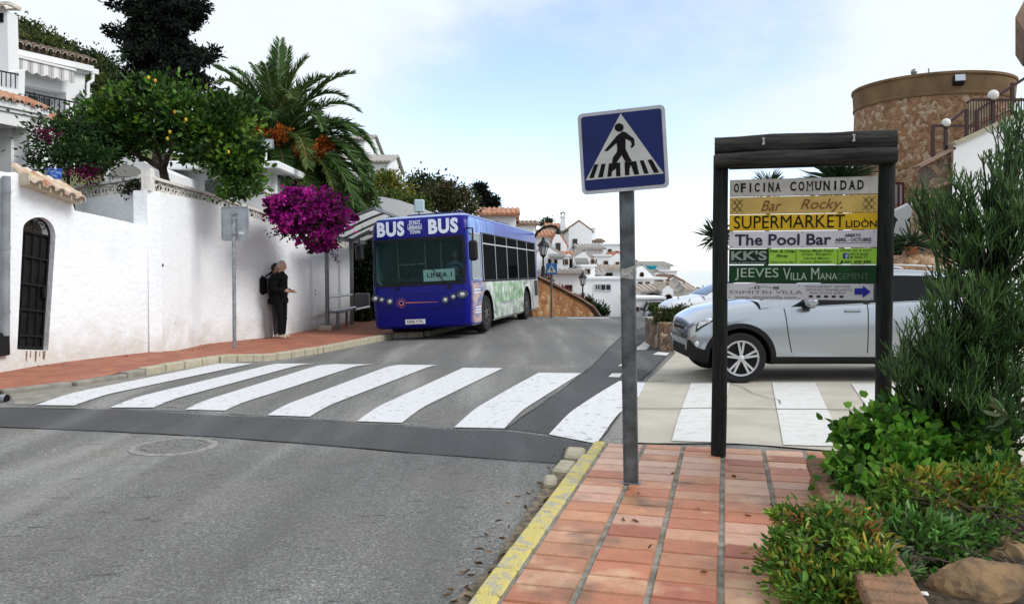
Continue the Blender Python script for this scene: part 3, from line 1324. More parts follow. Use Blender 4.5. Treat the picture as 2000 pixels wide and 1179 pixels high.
# small blemishes of the stucco: nail holes
mb = MB()
for q in ((318, 518), ):
    pass
gt = thing('iron_gate', 'tall narrow arched gate of black iron with a scroll top in the white wall', 'gate', tuple(wp(66, 682)))
GAo, GBo = GA + nb * 0.13, GB + nb * 0.13
gp = lambda px, py: vplane(px, py, GAo, GBo)
# the leaf, measured on the plane of the wall and set back in the opening
leaf_px = [(wp(*q) + nb * 0.13) for q in ap_]
mb = MB()
mid_ = leaf_px[:]
mb.tube(leaf_px + [leaf_px[0]], 0.022, 6)
for yy in (447, 452):
    pass
def gpt(u, v):
    """u across the opening, v 0 at its foot and 1 at the spring of the arch"""
    a = wp(33.5 + (45 - 33.5) * v, 682 + (447 - 682) * v)
    b = wp(94 + (108.5 - 94) * v, 684 + (462 - 684) * v)
    return a.lerp(b, u) + nb * 0.13
for v in (0.02, 0.12, 0.34, 0.56, 0.79, 1.0):
    mb.bar(gpt(0, v), gpt(1, v), 0.03, 0.03)
for u in (0.25, 0.5, 0.75):
    mb.bar(gpt(u, 0.0), gpt(u, 1.0), 0.018, 0.018)
bpart(mb, 'gate_frame', [m_black], gt, 40)
mb = MB()
q = [gpt(0, 0) + nb * 0.03, gpt(1, 0) + nb * 0.03, gpt(1, 1) + nb * 0.03, gpt(0, 1) + nb * 0.03]
mb.prism(q, nb * 0.01)
m_sheet = mat('black_sheet_iron', (0.009, 0.009, 0.010), 0.5, vs=5, var=0.5, bump=0.15, bs=6)
bpart(mb, 'sheet', [m_sheet], gt)
mb = MB()
for s in (-1, 1):
    pts = []
    for i in range(22):
        a = i / 21 * 3.4 * math.pi
        r = 0.02 + 0.10 * (i / 21)
        cc = gpt(0.5 + s * 0.22, 1.06)
        e_ = (gpt(1, 1) - gpt(0, 1)).normalized()
        pts.append(cc + e_ * (s * r * math.cos(a)) + V((0, 0, 1)) * (r * math.sin(a) * 0.8 + 0.03))
    mb.tube(pts, 0.009, 5)
mb.bar(gpt(0.5, 1.0), wp(72, 428) + nb * 0.13, 0.014)
bpart(mb, 'scroll', [m_black], gt, 40)
mb = MB()
mb.box(gpt(0.9, 0.5) - nb * 0.03, (0.05, 0.05, 0.16), bev=0.01)
bpart(mb, 'lock', [m_black], gt)

# rust runs under the gate sill
m_rust = mat('rust_stain', (0.32, 0.20, 0.12), 0.9, vs=30, col2=(0.16, 0.11, 0.08))
mb = MB()
for px, w_, y1 in ((52, 3, 706), (60, 2, 699), (70, 4, 707), (78, 2, 697), (86, 6, 703)):
    mb.poly([wp(px - w_ / 2, 685) - nb * 0.004, wp(px + w_ / 2, 685) - nb * 0.004, wp(px + w_ / 3 - 1, y1) - nb * 0.004, wp(px - w_ / 3 - 1, y1 - 3) - nb * 0.004])
bpart(mb, 'rust_run', [m_rust], gw)

# canopy of roof tiles over the gate
cn = thing('tile_canopy', 'little canopy of half-round clay tiles above the arched gate', 'canopy', tuple(wp(90, 380)))
mb = MB()
a, b = wp(34, 338) - nb * (-0.1), wp(137, 375) + nb * 0.1
a, b = wp(36, 341), wp(140, 379)
dn = (-nb * 0.40 + V((0, 0, -0.20)))
tile_course(mb, a + nb * 0.06 + V((0, 0, 0.05)), b + nb * 0.06 + V((0, 0, 0.05)), dn, r=0.085, length=0.44, step=0.185, mats=(0, 1, 2, 2))
tile_course(mb, a + nb * 0.2 + V((0, 0, 0.12)), b + nb * 0.2 + V((0, 0, 0.12)), dn, r=0.08, length=0.25, step=0.185, mats=(2, 1, 2, 2))
bpart(mb, 'roof_tiles', TM, cn, 50)
mb = MB()
e_ = (b - a).normalized()
m_cnb = mat('canopy_render', (0.62, 0.55, 0.44), 0.9, vs=6, col2=(0.5, 0.42, 0.3))
mb.prism([a + V((0, 0, -0.16)), b + V((0, 0, -0.16)), b + V((0, 0, 0.02)), a + V((0, 0, 0.02))], -nb * 0.22)
bpart(mb, 'corbel', [m_cnb], cn)

# --- main wall with the lattice balustrade
mw = thing('garden_wall', 'high white stucco garden wall with a lattice balustrade running to the bus stop', 'wall', (LW[3].x, LW[3].y, gz(LW[3].x, LW[3].y)))
base_px = [287, 400, 535, 640, 684]
solid = [(287, 372), (400, 393), (535, 441), (640, 474), (684, 490)]
ltop = [(287, 341), (400, 374), (535, 419), (640, 451), (684, 466)]
P2 = LW[3:8]
m_lat = mat('lattice_concrete', (0.76, 0.74, 0.70), 0.9, vs=10, col2=(0.62, 0.59, 0.53), bump=0.3)


def lattice(mb, a0, b0, a1, b1, nbk, cell=0.34):
    """pierced blocks between the line a0-b0 (foot) and a1-b1 (top)"""
    L = (b0 - a0).length
    n = max(1, int(round(L / cell)))
    w = 0.03
    for i in range(n):
        u0, u1 = i / n, (i + 1) / n
        c00, c10, c01, c11 = a0.lerp(b0, u0), a0.lerp(b0, u1), a1.lerp(b1, u0), a1.lerp(b1, u1)
        um = (u0 + u1) / 2
        m0, m1 = a0.lerp(b0, um), a1.lerp(b1, um)
        for p, q in ((c00, c11), (c10, c01), (m0, m1), (c00, c01)):
            d = (q - p).normalized() * 0.01
            mb.bar(p + nbk * 0.08 + d, q + nbk * 0.08 - d, w, 0.022, 0, up=nbk)
    mb.bar(b0 + nbk * 0.08, b1 + nbk * 0.08, w, 0.07, 0, up=nbk)
    mb.bar(a0 + nbk * 0.08 + V((0, 0, 0.012)), b0 + nbk * 0.08 + V((0, 0, 0.012)), 0.07, 0.03, 0)


wl = MB()
wall_rows = []
lt = MB()
cp = MB()
tops_s, tops_l = [], []
for k in range(4):
    A3 = V((P2[k].x, P2[k].y, 0))
    B3 = V((P2[k + 1].x, P2[k + 1].y, 0))
    n_ = back_of(A3, B3)
    s0, s1 = vplane(*solid[k], A3, B3), vplane(*solid[k + 1], A3, B3)
    l0, l1 = vplane(*ltop[k], A3, B3), vplane(*ltop[k + 1], A3, B3)
    if k:
        s0.z, l0.z = tops_s[-1].z, tops_l[-1].z
    tops_s.append(s1)
    tops_l.append(l1)
    f0 = V((s0.x, s0.y, gz(s0.x, s0.y) - 0.1))
    f1 = V((s1.x, s1.y, gz(s1.x, s1.y) - 0.1))
    wall_rows.append((f0, s0, n_))
    if k == 3:
        wall_rows.append((f1, s1, n_))
    lattice(lt, s0, s1, l0 - V((0, 0, 0.05)), l1 - V((0, 0, 0.05)), n_)
    cp.bar(l0 + n_ * 0.08 - V((0, 0, 0.02)), l1 + n_ * 0.08 - V((0, 0, 0.02)), 0.15, 0.05)
    if k == 0:
        CORN_S, CORN_L = s0, l0
# return wall going back from the corner above the gate wall
RX = AT(120, 385, 17.6)
RA, RB = V((CORN_S.x, CORN_S.y, 0)), V((RX.x, RX.y, 0))
rn = back_of(RA, RB)
r1s, r1l = vplane(120, 400, RA, RB), vplane(120, 367, RA, RB)
r1s.z = CORN_S.z + 0.02
r1l.z = CORN_L.z + 0.02
e_ = (RB - RA).normalized()
c0 = CORN_S + e_ * 0.02
wl.prism([V((c0.x, c0.y, 0)), V((r1s.x, r1s.y, 0)), r1s, c0], rn * 0.25)
cp.bar(CORN_L + rn * 0.08 - V((0, 0, 0.02)), r1l + rn * 0.08 - V((0, 0, 0.02)), 0.148, 0.05)
lattice(lt, c0, r1s, CORN_L + e_ * 0.02 - V((0, 0, 0.05)), r1l - V((0, 0, 0.05)), rn)
# little pier at the corner
cp.box((CORN_L.x - 0.02, CORN_L.y + 0.08, CORN_S.z + 0.2), (0.17, 0.17, CORN_L.z - CORN_S.z + 0.12))
for k in range(1, 4):
    wall_rows[k] = (wall_rows[k][0], wall_rows[k][1], (wall_rows[k][2] + wall_rows[k - 1][2]).normalized())
wl.grid([[f, f.lerp(s, 0.33), f.lerp(s, 0.66), s, s + n * 0.25, f + n * 0.25] for f, s, n in wall_rows])
for f, s, n in (wall_rows[0], wall_rows[-1]):
    wl.poly([f, s, s + n * 0.25, f + n * 0.25])
bpart(wl, 'wall', [m_wall], mw, 40)
bpart(lt, 'lattice', [m_lat], mw)
bpart(cp, 'coping', [m_lat], mw)
mb = MB()
A3, B3 = V((P2[0].x, P2[0].y, 0)), V((P2[1].x, P2[1].y, 0))
for q, r in (((317, 518), 0.028), ((342, 631), 0.016)):
    c = vplane(*q, A3, B3)
    mb.ball(c, r, 8, sq=(1, 1, 1.3))
A3, B3 = V((P2[2].x, P2[2].y, 0)), V((P2[3].x, P2[3].y, 0))
for q in ((615, 568), (560, 622), (616, 575)):
    c = vplane(*q, A3, B3)
    mb.ball(c, 0.02, 8)
bpart(mb, 'blemish', [m_dark], mw)

# garden terrace that the wall holds back
mb = MB()
rows = []
tl_ = [CORN_S] + tops_s
for i in range(-6, 14):
    y = 12.0 + i * 1.6
    if y < P2[0].y + 0.5:
        x = -7.6 - (14.8 - y) * 0.55
        z = 1.9
    else:
        u = None
        for (a, b) in zip(tl_, tl_[1:]):
            if a.y <= y <= b.y:
                u = (y - a.y) / (b.y - a.y)
                x = a.x + (b.x - a.x) * u - 0.45
                z = a.z + (b.z - a.z) * u - 0.25
        if u is None:
            x = tl_[-1].x - 0.6 - 0.0 * (y - tl_[-1].y)
            z = tl_[-1].z - 0.3 + 0.02 * (y - tl_[-1].y)
    rows.append([(x - k * 2.2, y + (1.0 if k else 0), z + 0.22 * k) for k in range(0, 12)])
mb.grid(rows)
struct(mb.build('garden_terrain', m_soil, smooth_deg=60))

# grey downpipe at the left border
p0, p1 = vplane(4, 655, GA, GB) - nb * 0.07, vplane(6, 345, GA, GB) - nb * 0.07
mb = MB()
mb.tube([p0, p1], 0.06, 10)
for k in (0.15, 0.55, 0.9):
    q = p0.lerp(p1, k)
    mb.lathe([(0.066, -0.02), (0.066, 0.02)], q, 10)
m_pipe = mat('grey_pipe', (0.24, 0.26, 0.28), 0.5, vs=4, var=0.2)
tag(mb.build('drainpipe', m_pipe, smooth_deg=40), 'straight grey downpipe on the white wall left of the arched gate', 'pipe')
mb = MB()
c = vplane(-2, 672, GA, GB) - nb * 0.05
mb.box(c, (0.22, 0.1, 0.34), 0, (0, 0, math.atan2((GB - GA).y, (GB - GA).x)), bev=0.015)
tag(mb.build('meter_box', m_black, smooth_deg=30), 'small dark box on the white wall below the grey downpipe', 'box')

# ---------------- upper left: the near house with the open porch
HA, HB = AT(-140, 300, 15.4), AT(85, 300, 18.4)
hn = back_of(HA, HB)
hq = lambda px, py: vplane(px, py, HA, HB)
h1 = thing('porch_house', 'white house with an open porch and red tile eave at the left edge', 'house', tuple(hq(70, 346)))
zf = 1.6


def facade(mb, pts, q, nrm, depth, mi=0, out=0.0):
    mb.prism([q(*p) - nrm * out for p in pts], nrm * depth, mi)


mb = MB()
facade(mb, [(58, 232), (84, 226), (76, 420), (50, 420)], hq, hn, 0.35)
facade(mb, [(-140, 180), (84, 226), (84, 246), (58, 252), (-140, 214)], hq, hn, 3.0)
facade(mb, [(-140, 214), (-60, 228), (-70, 420), (-150, 420)], hq, hn, 0.35)
a_, b_ = hq(-140, 420), hq(90, 420)
mb.prism([hq(-140, 214) + hn * 2.2, hq(84, 240) + hn * 2.2, hq(84, 430) + hn * 2.2, hq(-140, 430) + hn * 2.2], hn * 0.2)
mb.prism([hq(50, 250) + hn * 0.35, hq(50, 420) + hn * 0.35, hq(50, 420) + hn * 2.2, hq(50, 250) + hn * 2.2], (hq(58, 300) - hq(50, 300)))
bpart(mb, 'wall', [m_white2], h1)
mb = MB()
facade(mb, [(-140, 166), (88, 214), (88, 226), (-140, 180)], hq, hn, 0.12, 0, 0.10)
facade(mb, [(-140, 178), (86, 224), (86, 232), (-140, 188)], hq, hn, 0.06, 0, 0.05)
bpart(mb, 'cornice', [m_white2], h1)
mb = MB()
ea, eb = hq(-140, 150) , hq(86, 206)
tile_course(mb, ea + hn * 0.4 + V((0, 0, 0.1)), eb + hn * 0.4 + V((0, 0, 0.1)), -hn * 0.55 + V((0, 0, -0.22)), 0.085, 0.6, 0.19, (0, 0, 2, 2))
mb.prism([ea + hn * 0.3, eb + hn * 0.3, eb + hn * 0.3 + V((0, 0, -0.1)), ea + hn * 0.3 + V((0, 0, -0.1))], hn * 0.5, 3)
bpart(mb, 'roof', TM, h1, 50)
mb = MB()
p = hq(64, 256) - hn * 0.03
mb.ball(p + hn * 0.0, 0.035, 8)
mb.bar(p, p + V((0, 0, -0.06)), 0.03)
bpart(mb, 'porch_lamp', [m_black], h1)
mb = MB()
p = hq(50, 295) - hn * 0.01
mb.box(p, (0.16, 0.03, 0.09), 0, (0, 0, math.atan2((HB - HA).y, (HB - HA).x)))
bpart(mb, 'letter_slot', [m_galv], h1)
# roof terrace of the porch: parapet pier and railing
TA_, TB_ = HA + hn * 0.9, HB + hn * 0.9
tq = lambda px, py: vplane(px, py, TA_, TB_)
mb = MB()
mb.prism([tq(36, 140), tq(49, 136), tq(48, 185), tq(36, 182)], hn * 0.3)
mb.prism([tq(-120, 148), tq(36, 176), tq(36, 190), tq(-120, 165)], hn * 0.2)
bpart(mb, 'parapet', [m_white2], h1)
mb = MB()
mb.bar(tq(-60, 127), tq(36, 146), 0.03)
for k in range(12):
    px = 30 - k * 9
    mb.bar(tq(px, 145 - (36 - px) * 0.2), tq(px, 174 - (36 - px) * 0.18), 0.016)
bpart(mb, 'railing', [m_black], h1)

# tall chimney pillar with tiled cap at the far upper left corner
ch = thing('chimney_stack', 'white pillar chimney with tiled cap at the upper left corner', 'chimney', tuple(AT(0, 300, 21)))
mb = MB()
c0, c1 = AT(-20, 250, 21), AT(15, 22, 21)
mb.box(((c0.x + c1.x) / 2, 21.2, (c0.z + c1.z) / 2 - 0.0), (c1.x - c0.x, 0.45, c1.z - c0.z))
bpart(mb, 'shaft', [m_white2], ch)
mb = MB()
pa, pb = AT(-18, 26, 20.97), AT(7, 44, 20.97)
mb.box(((pa.x + pb.x) / 2, 20.965, (pa.z + pb.z) / 2), (pb.x - pa.x, 0.03, pa.z - pb.z))
bpart(mb, 'smoke_opening', [m_dark], ch)
mb = MB()
pa, pb = AT(-24, 14, 20.9), AT(19, 18, 20.9)
tile_course(mb, pa + V((0, .2, 0.05)), pb + V((0, .2, 0.05)), (0, -0.3, -0.08), 0.085, 0.35, 0.18, (0, 1, 2, 2))
mb.box(((pa.x + pb.x) / 2, 21.15, pa.z + 0.1), (pb.x - pa.x, 0.5, 0.08), 2)
bpart(mb, 'cap', [m_rtb, m_rtw, m_rtw, m_rtd], ch, 50)

# ---------------- upper left: second house with awning and balcony
KA, KB = AT(0, 150, 24.6), AT(166, 150, 27.2)
kn2 = back_of(KA, KB)
kq = lambda px, py: vplane(px, py, KA, KB)
h2 = thing('balcony_house', 'white house with a striped awning and black balcony railing on the upper left', 'house', tuple(kq(120, 260)))
mb = MB()
facade(mb, [(0, 100), (166, 138), (166, 262), (0, 262)], kq, kn2, 5.0)
wo = bpart(mb, 'wall', [m_white2], h2)
o = h2.location
c_ = MB()
c_.prism([kq(47, 164) - kn2 * 0.2, kq(129, 181) - kn2 * 0.2, kq(129, 228) - kn2 * 0.2, kq(47, 224) - kn2 * 0.2], kn2 * 0.7)
c_.v = [(p[0] - o.x, p[1] - o.y, p[2] - o.z) for p in c_.v]
co = c_.build('cutter', [m_white2], None)
co.location = o
cut(wo, [co])
mb = MB()
mb.prism([kq(47, 175) + kn2 * 0.45, kq(118, 190) + kn2 * 0.45, kq(118, 232) + kn2 * 0.45, kq(47, 222) + kn2 * 0.45], kn2 * 0.03)
wnd = bpart(mb, 'window', [glass_mat('house_glass', (0.05, 0.06, 0.065))], h2)
mb = MB()
for px in (47, 70, 94, 118):
    mb.bar(kq(px, 175 + (px - 47) * 0.21) + kn2 * 0.42, kq(px, 224 + (px - 47) * 0.14) + kn2 * 0.42, 0.06, 0.04)
mb.bar(kq(47, 176) + kn2 * 0.42, kq(118, 191) + kn2 * 0.42, 0.06, 0.04)
bpart(mb, 'window_frame', [mat('grey_frame', (0.42, 0.43, 0.44), 0.6)], h2).parent = wnd
# eave: white moulding, then tiles
mb = MB()
facade(mb, [(0, 93), (172, 131), (172, 142), (0, 104)], kq, kn2, 0.3, 0, 0.28)
facade(mb, [(0, 103), (168, 140), (168, 146), (0, 109)], kq, kn2, 0.2, 0, 0.14)
bpart(mb, 'cornice', [m_white2], h2)
mb = MB()
ea, eb = kq(0, 80), kq(174, 121)
tile_course(mb, ea + kn2 * 0.1 + V((0, 0, 0.12)), eb + kn2 * 0.1 + V((0, 0, 0.12)), -kn2 * 0.5 + V((0, 0, -0.2)), 0.10, 0.5, 0.25, (0, 0, 2, 3))
mb.prism([ea + kn2 * 0.0, eb, eb + V((0, 0, -0.12)), ea + V((0, 0, -0.12))], kn2 * 4.5, 0)
bpart(mb, 'roof', [m_rtb, m_rt, m_rtw, m_rtd], h2, 50)
# awning: cassette and a scalloped striped valance hanging in front
aw = thing('awning', 'grey and white striped awning with scalloped edge on the upper left house', 'awning', tuple(kq(80, 130)))
mb = MB()
AA, AB = KA - kn2 * 0.45, KB - kn2 * 0.45
aq = lambda px, py: vplane(px, py, AA, AB)
m_aws = mat('awning_grey', (0.20, 0.20, 0.19), 0.9)
m_aww = mat('awning_white', (0.72, 0.72, 0.70), 0.9)
for i in range(26):
    x0, x1 = 14 + i * 5.05, 14 + (i + 1) * 5.05
    grey = i % 4 in (0, 1)
    st = [0, 1, 2, 3, 4, 5]
    for s_ in range(5):
        xa, xb = x0 + (x1 - x0) * s_ / 5, x0 + (x1 - x0) * (s_ + 1) / 5
        f = lambda x: 128 + (x - 14) * 0.235 + 5 * abs(math.sin((x - 14) / 19.5 * math.pi))
        g_ = lambda x: 107 + (x - 14) * 0.235
        mi = 1 if not (grey and s_ in (0, 2, 4)) else 0
        mb.prism([aq(xa, g_(xa)), aq(xb, g_(xb)), aq(xb, f(xb)), aq(xa, f(xa))], kn2 * 0.012, mi)
bpart(mb, 'valance', [m_aws, m_aww], aw)
mb = MB()
mb.bar(aq(12, 105.5), aq(147, 137.5), 0.09, 0.07)
mb.prism([aq(14, 106), aq(146, 137), kq(146, 133), kq(14, 101)], V((0, 0, 0.015)), 0)
bpart(mb, 'awning_rail', [m_aww], aw)
# balcony slab, railing
bl = thing('balcony', 'balcony with thin black iron railing below the striped awning', 'balcony', tuple(kq(110, 236)))
BA, BB = KA - kn2 * 0.9, KB - kn2 * 0.9
bq = lambda px, py: vplane(px, py, BA, BB)
mb = MB()
mb.prism([bq(40, 216), bq(185, 238), bq(185, 262), bq(40, 246)], kn2 * 0.88)
bpart(mb, 'slab', [m_white2], bl)
mb = MB()
mb.bar(bq(46, 180), bq(184, 208), 0.045)
mb.bar(bq(46, 213), bq(184, 236), 0.03)
for k in range(15):
    px = 48 + k * 9.7
    mb.bar(bq(px, 180 + (px - 46) * 0.203), bq(px, 214 + (px - 46) * 0.165), 0.022)
bpart(mb, 'railing', [m_black], bl)
# white gutter box and downpipe at the house corner
mb = MB()
mb.bar(kq(170, 138) - kn2 * 0.1, kq(186, 142) - kn2 * 0.1, 0.14, 0.16)
mb.tube([kq(177, 140) - kn2 * 0.1, kq(177, 158) - kn2 * 0.1, kq(168, 164) - kn2 * 0.1, kq(167, 232) - kn2 * 0.1], 0.06, 8)
tag(mb.build('rain_gutter', m_white2, smooth_deg=40), 'white rain gutter and downpipe on the corner of the awning house', 'gutter')
# wall lantern
mb = MB()
p = kq(151, 192) - kn2 * 0.12
mb.lathe([(0.04, -0.28), (0.10, -0.1), (0.12, 0.05), (0.03, 0.13), (0.015, 0.2)], p, 8)
tag(mb.build('wall_lantern', m_galv, smooth_deg=30), 'grey wall lantern beside the balcony window of the awning house', 'lamp')
# low tiled roof under the balcony
lr = thing('lean_to', 'low red tiled roof with white wall between the porch and the lemon tree', 'lean-to', tuple(kq(100, 300)))
LA_, LB_ = KA - kn2 * 1.8, KB - kn2 * 1.8
lq = lambda px, py: vplane(px, py, LA_, LB_)
mb = MB()
tile_course(mb, lq(82, 228) + kn2 * 0.6 + V((0, 0, 0.2)), lq(150, 243) + kn2 * 0.6 + V((0, 0, 0.2)), -kn2 * 0.6 + V((0, 0, -0.25)), 0.1, 0.75, 0.22, (0, 0, 2, 3))
bpart(mb, 'roof', TM, lr, 50)
mb = MB()
mb.prism([lq(82, 240), lq(150, 252), lq(150, 330), lq(82, 330)], kn2 * 0.4)
bpart(mb, 'wall', [m_white2], lr)

# ---------------- white house behind the lemon tree, with floodlight
h3 = thing('corner_house', 'white house with a flat overhanging roof between lemon tree and palm', 'house', tuple(AT(470, 420, 23)))
mb = MB()
a, b = AT(330, 330, 23), AT(519, 440, 23)
mb.box(((a.x + b.x) / 2, 25, (a.z + b.z) / 2 - 0.3), (b.x - a.x, 4, a.z - b.z + 0.6))
bpart(mb, 'wall', [m_white2], h3)
mb = MB()
a, b = AT(322, 318, 22.6), AT(549, 330, 22.6)
mb.box(((a.x + b.x) / 2, 24.9, (a.z + b.z) / 2), (b.x - a.x, 5, a.z - b.z + 0.06), bev=0.04)
bpart(mb, 'roof', [m_white2], h3)
mb = MB()
a, b = AT(528, 332, 23.5), AT(539, 440, 23.5)
mb.box(((a.x + b.x) / 2, 23.6, (a.z + b.z) / 2), (b.x - a.x, 0.2, a.z - b.z))
bpart(mb, 'pillar', [m_white2], h3)
mb = MB()
p, q = AT(400, 352, 22.96), AT(430, 395, 22.96)
mb.box(((p.x + q.x) / 2, 22.985, (p.z + q.z) / 2), (q.x - p.x, 0.04, p.z - q.z))
bpart(mb, 'window', [glass_mat('house_glass')], h3)
h4 = thing('arched_house', 'white house wall with an arched opening seen under the lemon tree branches', 'house', tuple(AT(250, 360, 21)))
mb = MB()
pts = [AT(205, 318, 21), AT(250, 302, 21), AT(330, 338, 21), AT(330, 380, 21), AT(200, 380, 21)]
mb.prism(pts, V((0, 3, 0)))
bpart(mb, 'wall', [m_white2], h4)
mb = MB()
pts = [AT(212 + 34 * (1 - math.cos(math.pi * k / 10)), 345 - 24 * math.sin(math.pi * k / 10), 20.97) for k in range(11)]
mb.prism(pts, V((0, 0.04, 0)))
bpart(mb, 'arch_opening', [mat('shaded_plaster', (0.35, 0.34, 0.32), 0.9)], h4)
# floodlight panel on the roof
fl = thing('floodlight', 'small square floodlight on a thin pole above the flat white roof', 'lamp', tuple(AT(519, 318, 22.8)))
mb = MB()
mb.tube([AT(519, 320, 22.8), AT(520, 288, 22.8)], 0.03, 8)
bpart(mb, 'pole', [m_white2], fl, 40)
mb = MB()
c = AT(522, 281, 22.75)
for r_ in ((0.34, 0.27, 0.05), ):
    mb.box(c, (0.35, 0.06, 0.27), 0, (0.1, 0, 0.1), bev=0.03)
bpart(mb, 'housing', [m_galv], fl, 30)
mb = MB()
mb.box(c + V((0.0, -0.035, 0)), (0.27, 0.012, 0.19), 0, (0.1, 0, 0.1))
bpart(mb, 'front_glass', [mat('milky_glass', (0.55, 0.57, 0.58), 0.25)], fl)

# blue glazed flower pot on the wall
p = AT(106, 354, 15.2)
fp = thing('flower_pot', 'blue patterned ceramic flower pot standing on the wall behind the gate canopy', 'flower pot', tuple(p))
mb = MB()
mb.lathe([(0.085, 0.0), (0.12, 0.06), (0.135, 0.15), (0.125, 0.19), (0.145, 0.20), (0.145, 0.225), (0.12, 0.225), (0.11, 0.19), (0.0, 0.19)], n=20)
m_pot = mat('blue_glaze', (0.03, 0.09, 0.36), 0.25, vs=22, col2=(0.25, 0.36, 0.62), lo=0.5, hi=0.62, detail=2)
mb.build('pot', m_pot, fp, 40)

# ---------------- traffic sign seen from behind
bp_ = G(458, 680, 0.11)
bs = thing('sign_back', 'grey back of a square traffic sign on a steel pole beside the red sidewalk kerb', 'traffic sign', tuple(bp_), R(-8))
Yb = bp_.y
k = Yb / 1600
mb = MB()
mb.tube([(0, 0, 0), (0.02, 0, 2.62)], 0.038, 12)
mb.lathe([(0.042, 0), (0.03, 0.02), (0.0, 0.025)], (0.02, 0, 2.62), 12)
mb.build('pole', m_galv, bs, 40)
mb = MB()
zc = CH + (525 - 437) * k - bp_.z
w2, h2_ = 27.5 * k * 1.02, 32.5 * k
pts = []
rr = 0.05
for cx, cy, a0 in ((w2 - rr, -h2_ + rr, -90), (w2 - rr, h2_ - rr, 0), (-w2 + rr, h2_ - rr, 90), (-w2 + rr, -h2_ + rr, 180)):
    for s in range(5):
        a = R(a0 + s * 22.5)
        pts.append((cx + rr * math.cos(a) + 0.03, 0.045, zc + cy + rr * math.sin(a)))
m_sback = mat('sign_back_grey', (0.36, 0.39, 0.42), 0.45, metal=0.2, vs=5, var=0.15)
mb.prism(pts, (0, 0.02, 0))
pts2 = [V(p) for p in pts]
mb.tube([p + V((0, -0.008, 0)) for p in pts2 + [pts2[0]]], 0.012, 6, 0, False)
mb.build('plate', m_sback, bs, 40)
mb = MB()
mb.box((0.16, 0.039, zc - 0.19), (0.11, 0.004, 0.05))
mb.build('sticker', mat('sticker_white', (0.7, 0.7, 0.7), 0.5), bs)
mb = MB()
mb.box((0.14, 0.037, zc - 0.09), (0.06, 0.006, 0.012))
for z in (-0.2, 0.2):
    mb.box((0.02, 0.0, zc + z), (0.10, 0.10, 0.035), bev=0.01)
mb.build('bracket', m_galv, bs)

# ---------------- bus shelter
s1 = V((-4.82, 21.35))
sh = thing('bus_shelter', 'grey steel bus shelter with arched roof against the white wall left of the bus', 'bus shelter', (s1.x, s1.y, gz(*s1) + 0.12))
m_shg = mat('shelter_grey', (0.16, 0.17, 0.18), 0.45, metal=0.3, vs=8, var=0.2)
zb = sh.location.z
posts = [(-4.82, 21.35), (-4.62, 23.6)]
for (x, y) in posts:
    mb = MB()
    mb.box((x, y, zb + 1.23), (0.09, 0.11, 2.46), bev=0.012)
    bpart(mb, 'post', [m_shg], sh)
mb = MB()
mb.box((-4.84, 21.33, zb + 0.06), (0.36, 0.36, 0.13), bev=0.02)
bpart(mb, 'footing', [m_kstone], sh)


def shroof(u, y):
    """u from the low back edge (0) to the raised front edge (1)"""
    a = u * R(78)
    return V((-4.72 + 1.4 * math.sin(a) / math.sin(R(78)) + 0.02 * (y - 20), y, 2.46 + 0.74 * (1 - math.cos(a)) / (1 - math.cos(R(78))) ** 1.0 * 0 + 0.6 * (math.sin(u * math.pi / 2)) ** 1.0))


ys_ = np.linspace(20.0, 25.6, 5)
mb = MB()
for y0, y1 in zip(ys_, ys_[1:]):
    mb.grid([[shroof(u / 14, y) for u in range(15)] for y in (y0 + 0.13, y1 - 0.13)])
    mb.grid([[shroof(u / 14, y) + V((0, 0, 0.012)) for u in range(15)] for y in (y0 + 0.13, y1 - 0.13)])
m_opal = leaf_mat('opal_sheet', 0.35, 0.75)
mb.c = [(0.85, 0.86, 0.84)] * len(mb.f)
bpart(mb, 'roof_sheet', [m_opal], sh, 60, cols=True, fix=False)
for y in ys_:
    mb = MB()
    pts = [shroof(u / 14, y) for u in range(15)]
    for a, b in zip(pts, pts[1:]):
        d = (b - a).normalized() * 0.004
        mb.bar(a - d, b + d, 0.28 if y not in (ys_[0], ys_[-1]) else 0.2, 0.05, 0, up=(b - a).cross(V((0, 1, 0))))
    bpart(mb, 'roof_rib', [m_shg], sh)
mb = MB()
mb.bar(shroof(0, 19.9) + V((-0.03, 0, -0.03)), shroof(0, 25.7) + V((-0.03, 0, -0.03)), 0.11, 0.13)
mb.bar(shroof(1, 19.9), shroof(1, 25.7), 0.06, 0.07)
for (x, y) in posts:
    mb.bar((x, y, zb + 2.4), shroof(0.3, y) + V((0, 0, -0.03)), 0.07, 0.09)
bpart(mb, 'beam', [m_shg], sh)
mb = MB()
pts = [shroof(0.12 + 0.5 * k / 40, 20.0) for k in range(41)]
bpart_txt = text_geo('PARADA', width=0.6, height=0.09)
bench = thing('bench', 'narrow steel bench with tube backrest inside the bus shelter', 'bench', (-4.6, 22.3, zb))
mb = MB()
mb.box((-4.60, 22.15, zb + 0.47), (0.34, 1.5, 0.045), bev=0.01)
bpart(mb, 'seat', [m_shg], bench)
mb = MB()
mb.tube([(-4.74, 21.4, zb + 0.50), (-4.52, 23.6, zb + 0.50)], 0.03, 8)
mb.tube([(-4.36, 22.9, zb + 0.47), (-4.3, 24.6, zb + 0.47)], 0.035, 8)
bpart(mb, 'seat_rail', [m_steel], bench, 40)
mb = MB()
mb.tube([(-4.80, 21.4, zb + 0.86), (-4.60, 23.6, zb + 0.86)], 0.028, 8)
bpart(mb, 'backrest', [m_steel], bench, 40)
for y in (21.55, 22.75):
    mb = MB()
    mb.bar((-4.6, y, zb), (-4.6, y, zb + 0.45), 0.06)
    bpart(mb, 'leg', [m_shg], bench)
bn = thing('litter_bin', 'grey square litter bin behind the bench of the bus shelter', 'litter bin', (-4.55, 24.9, zb))
mb = MB()
mb.box((-4.55, 24.9, zb + 0.62), (0.42, 0.34, 0.5), bev=0.03)
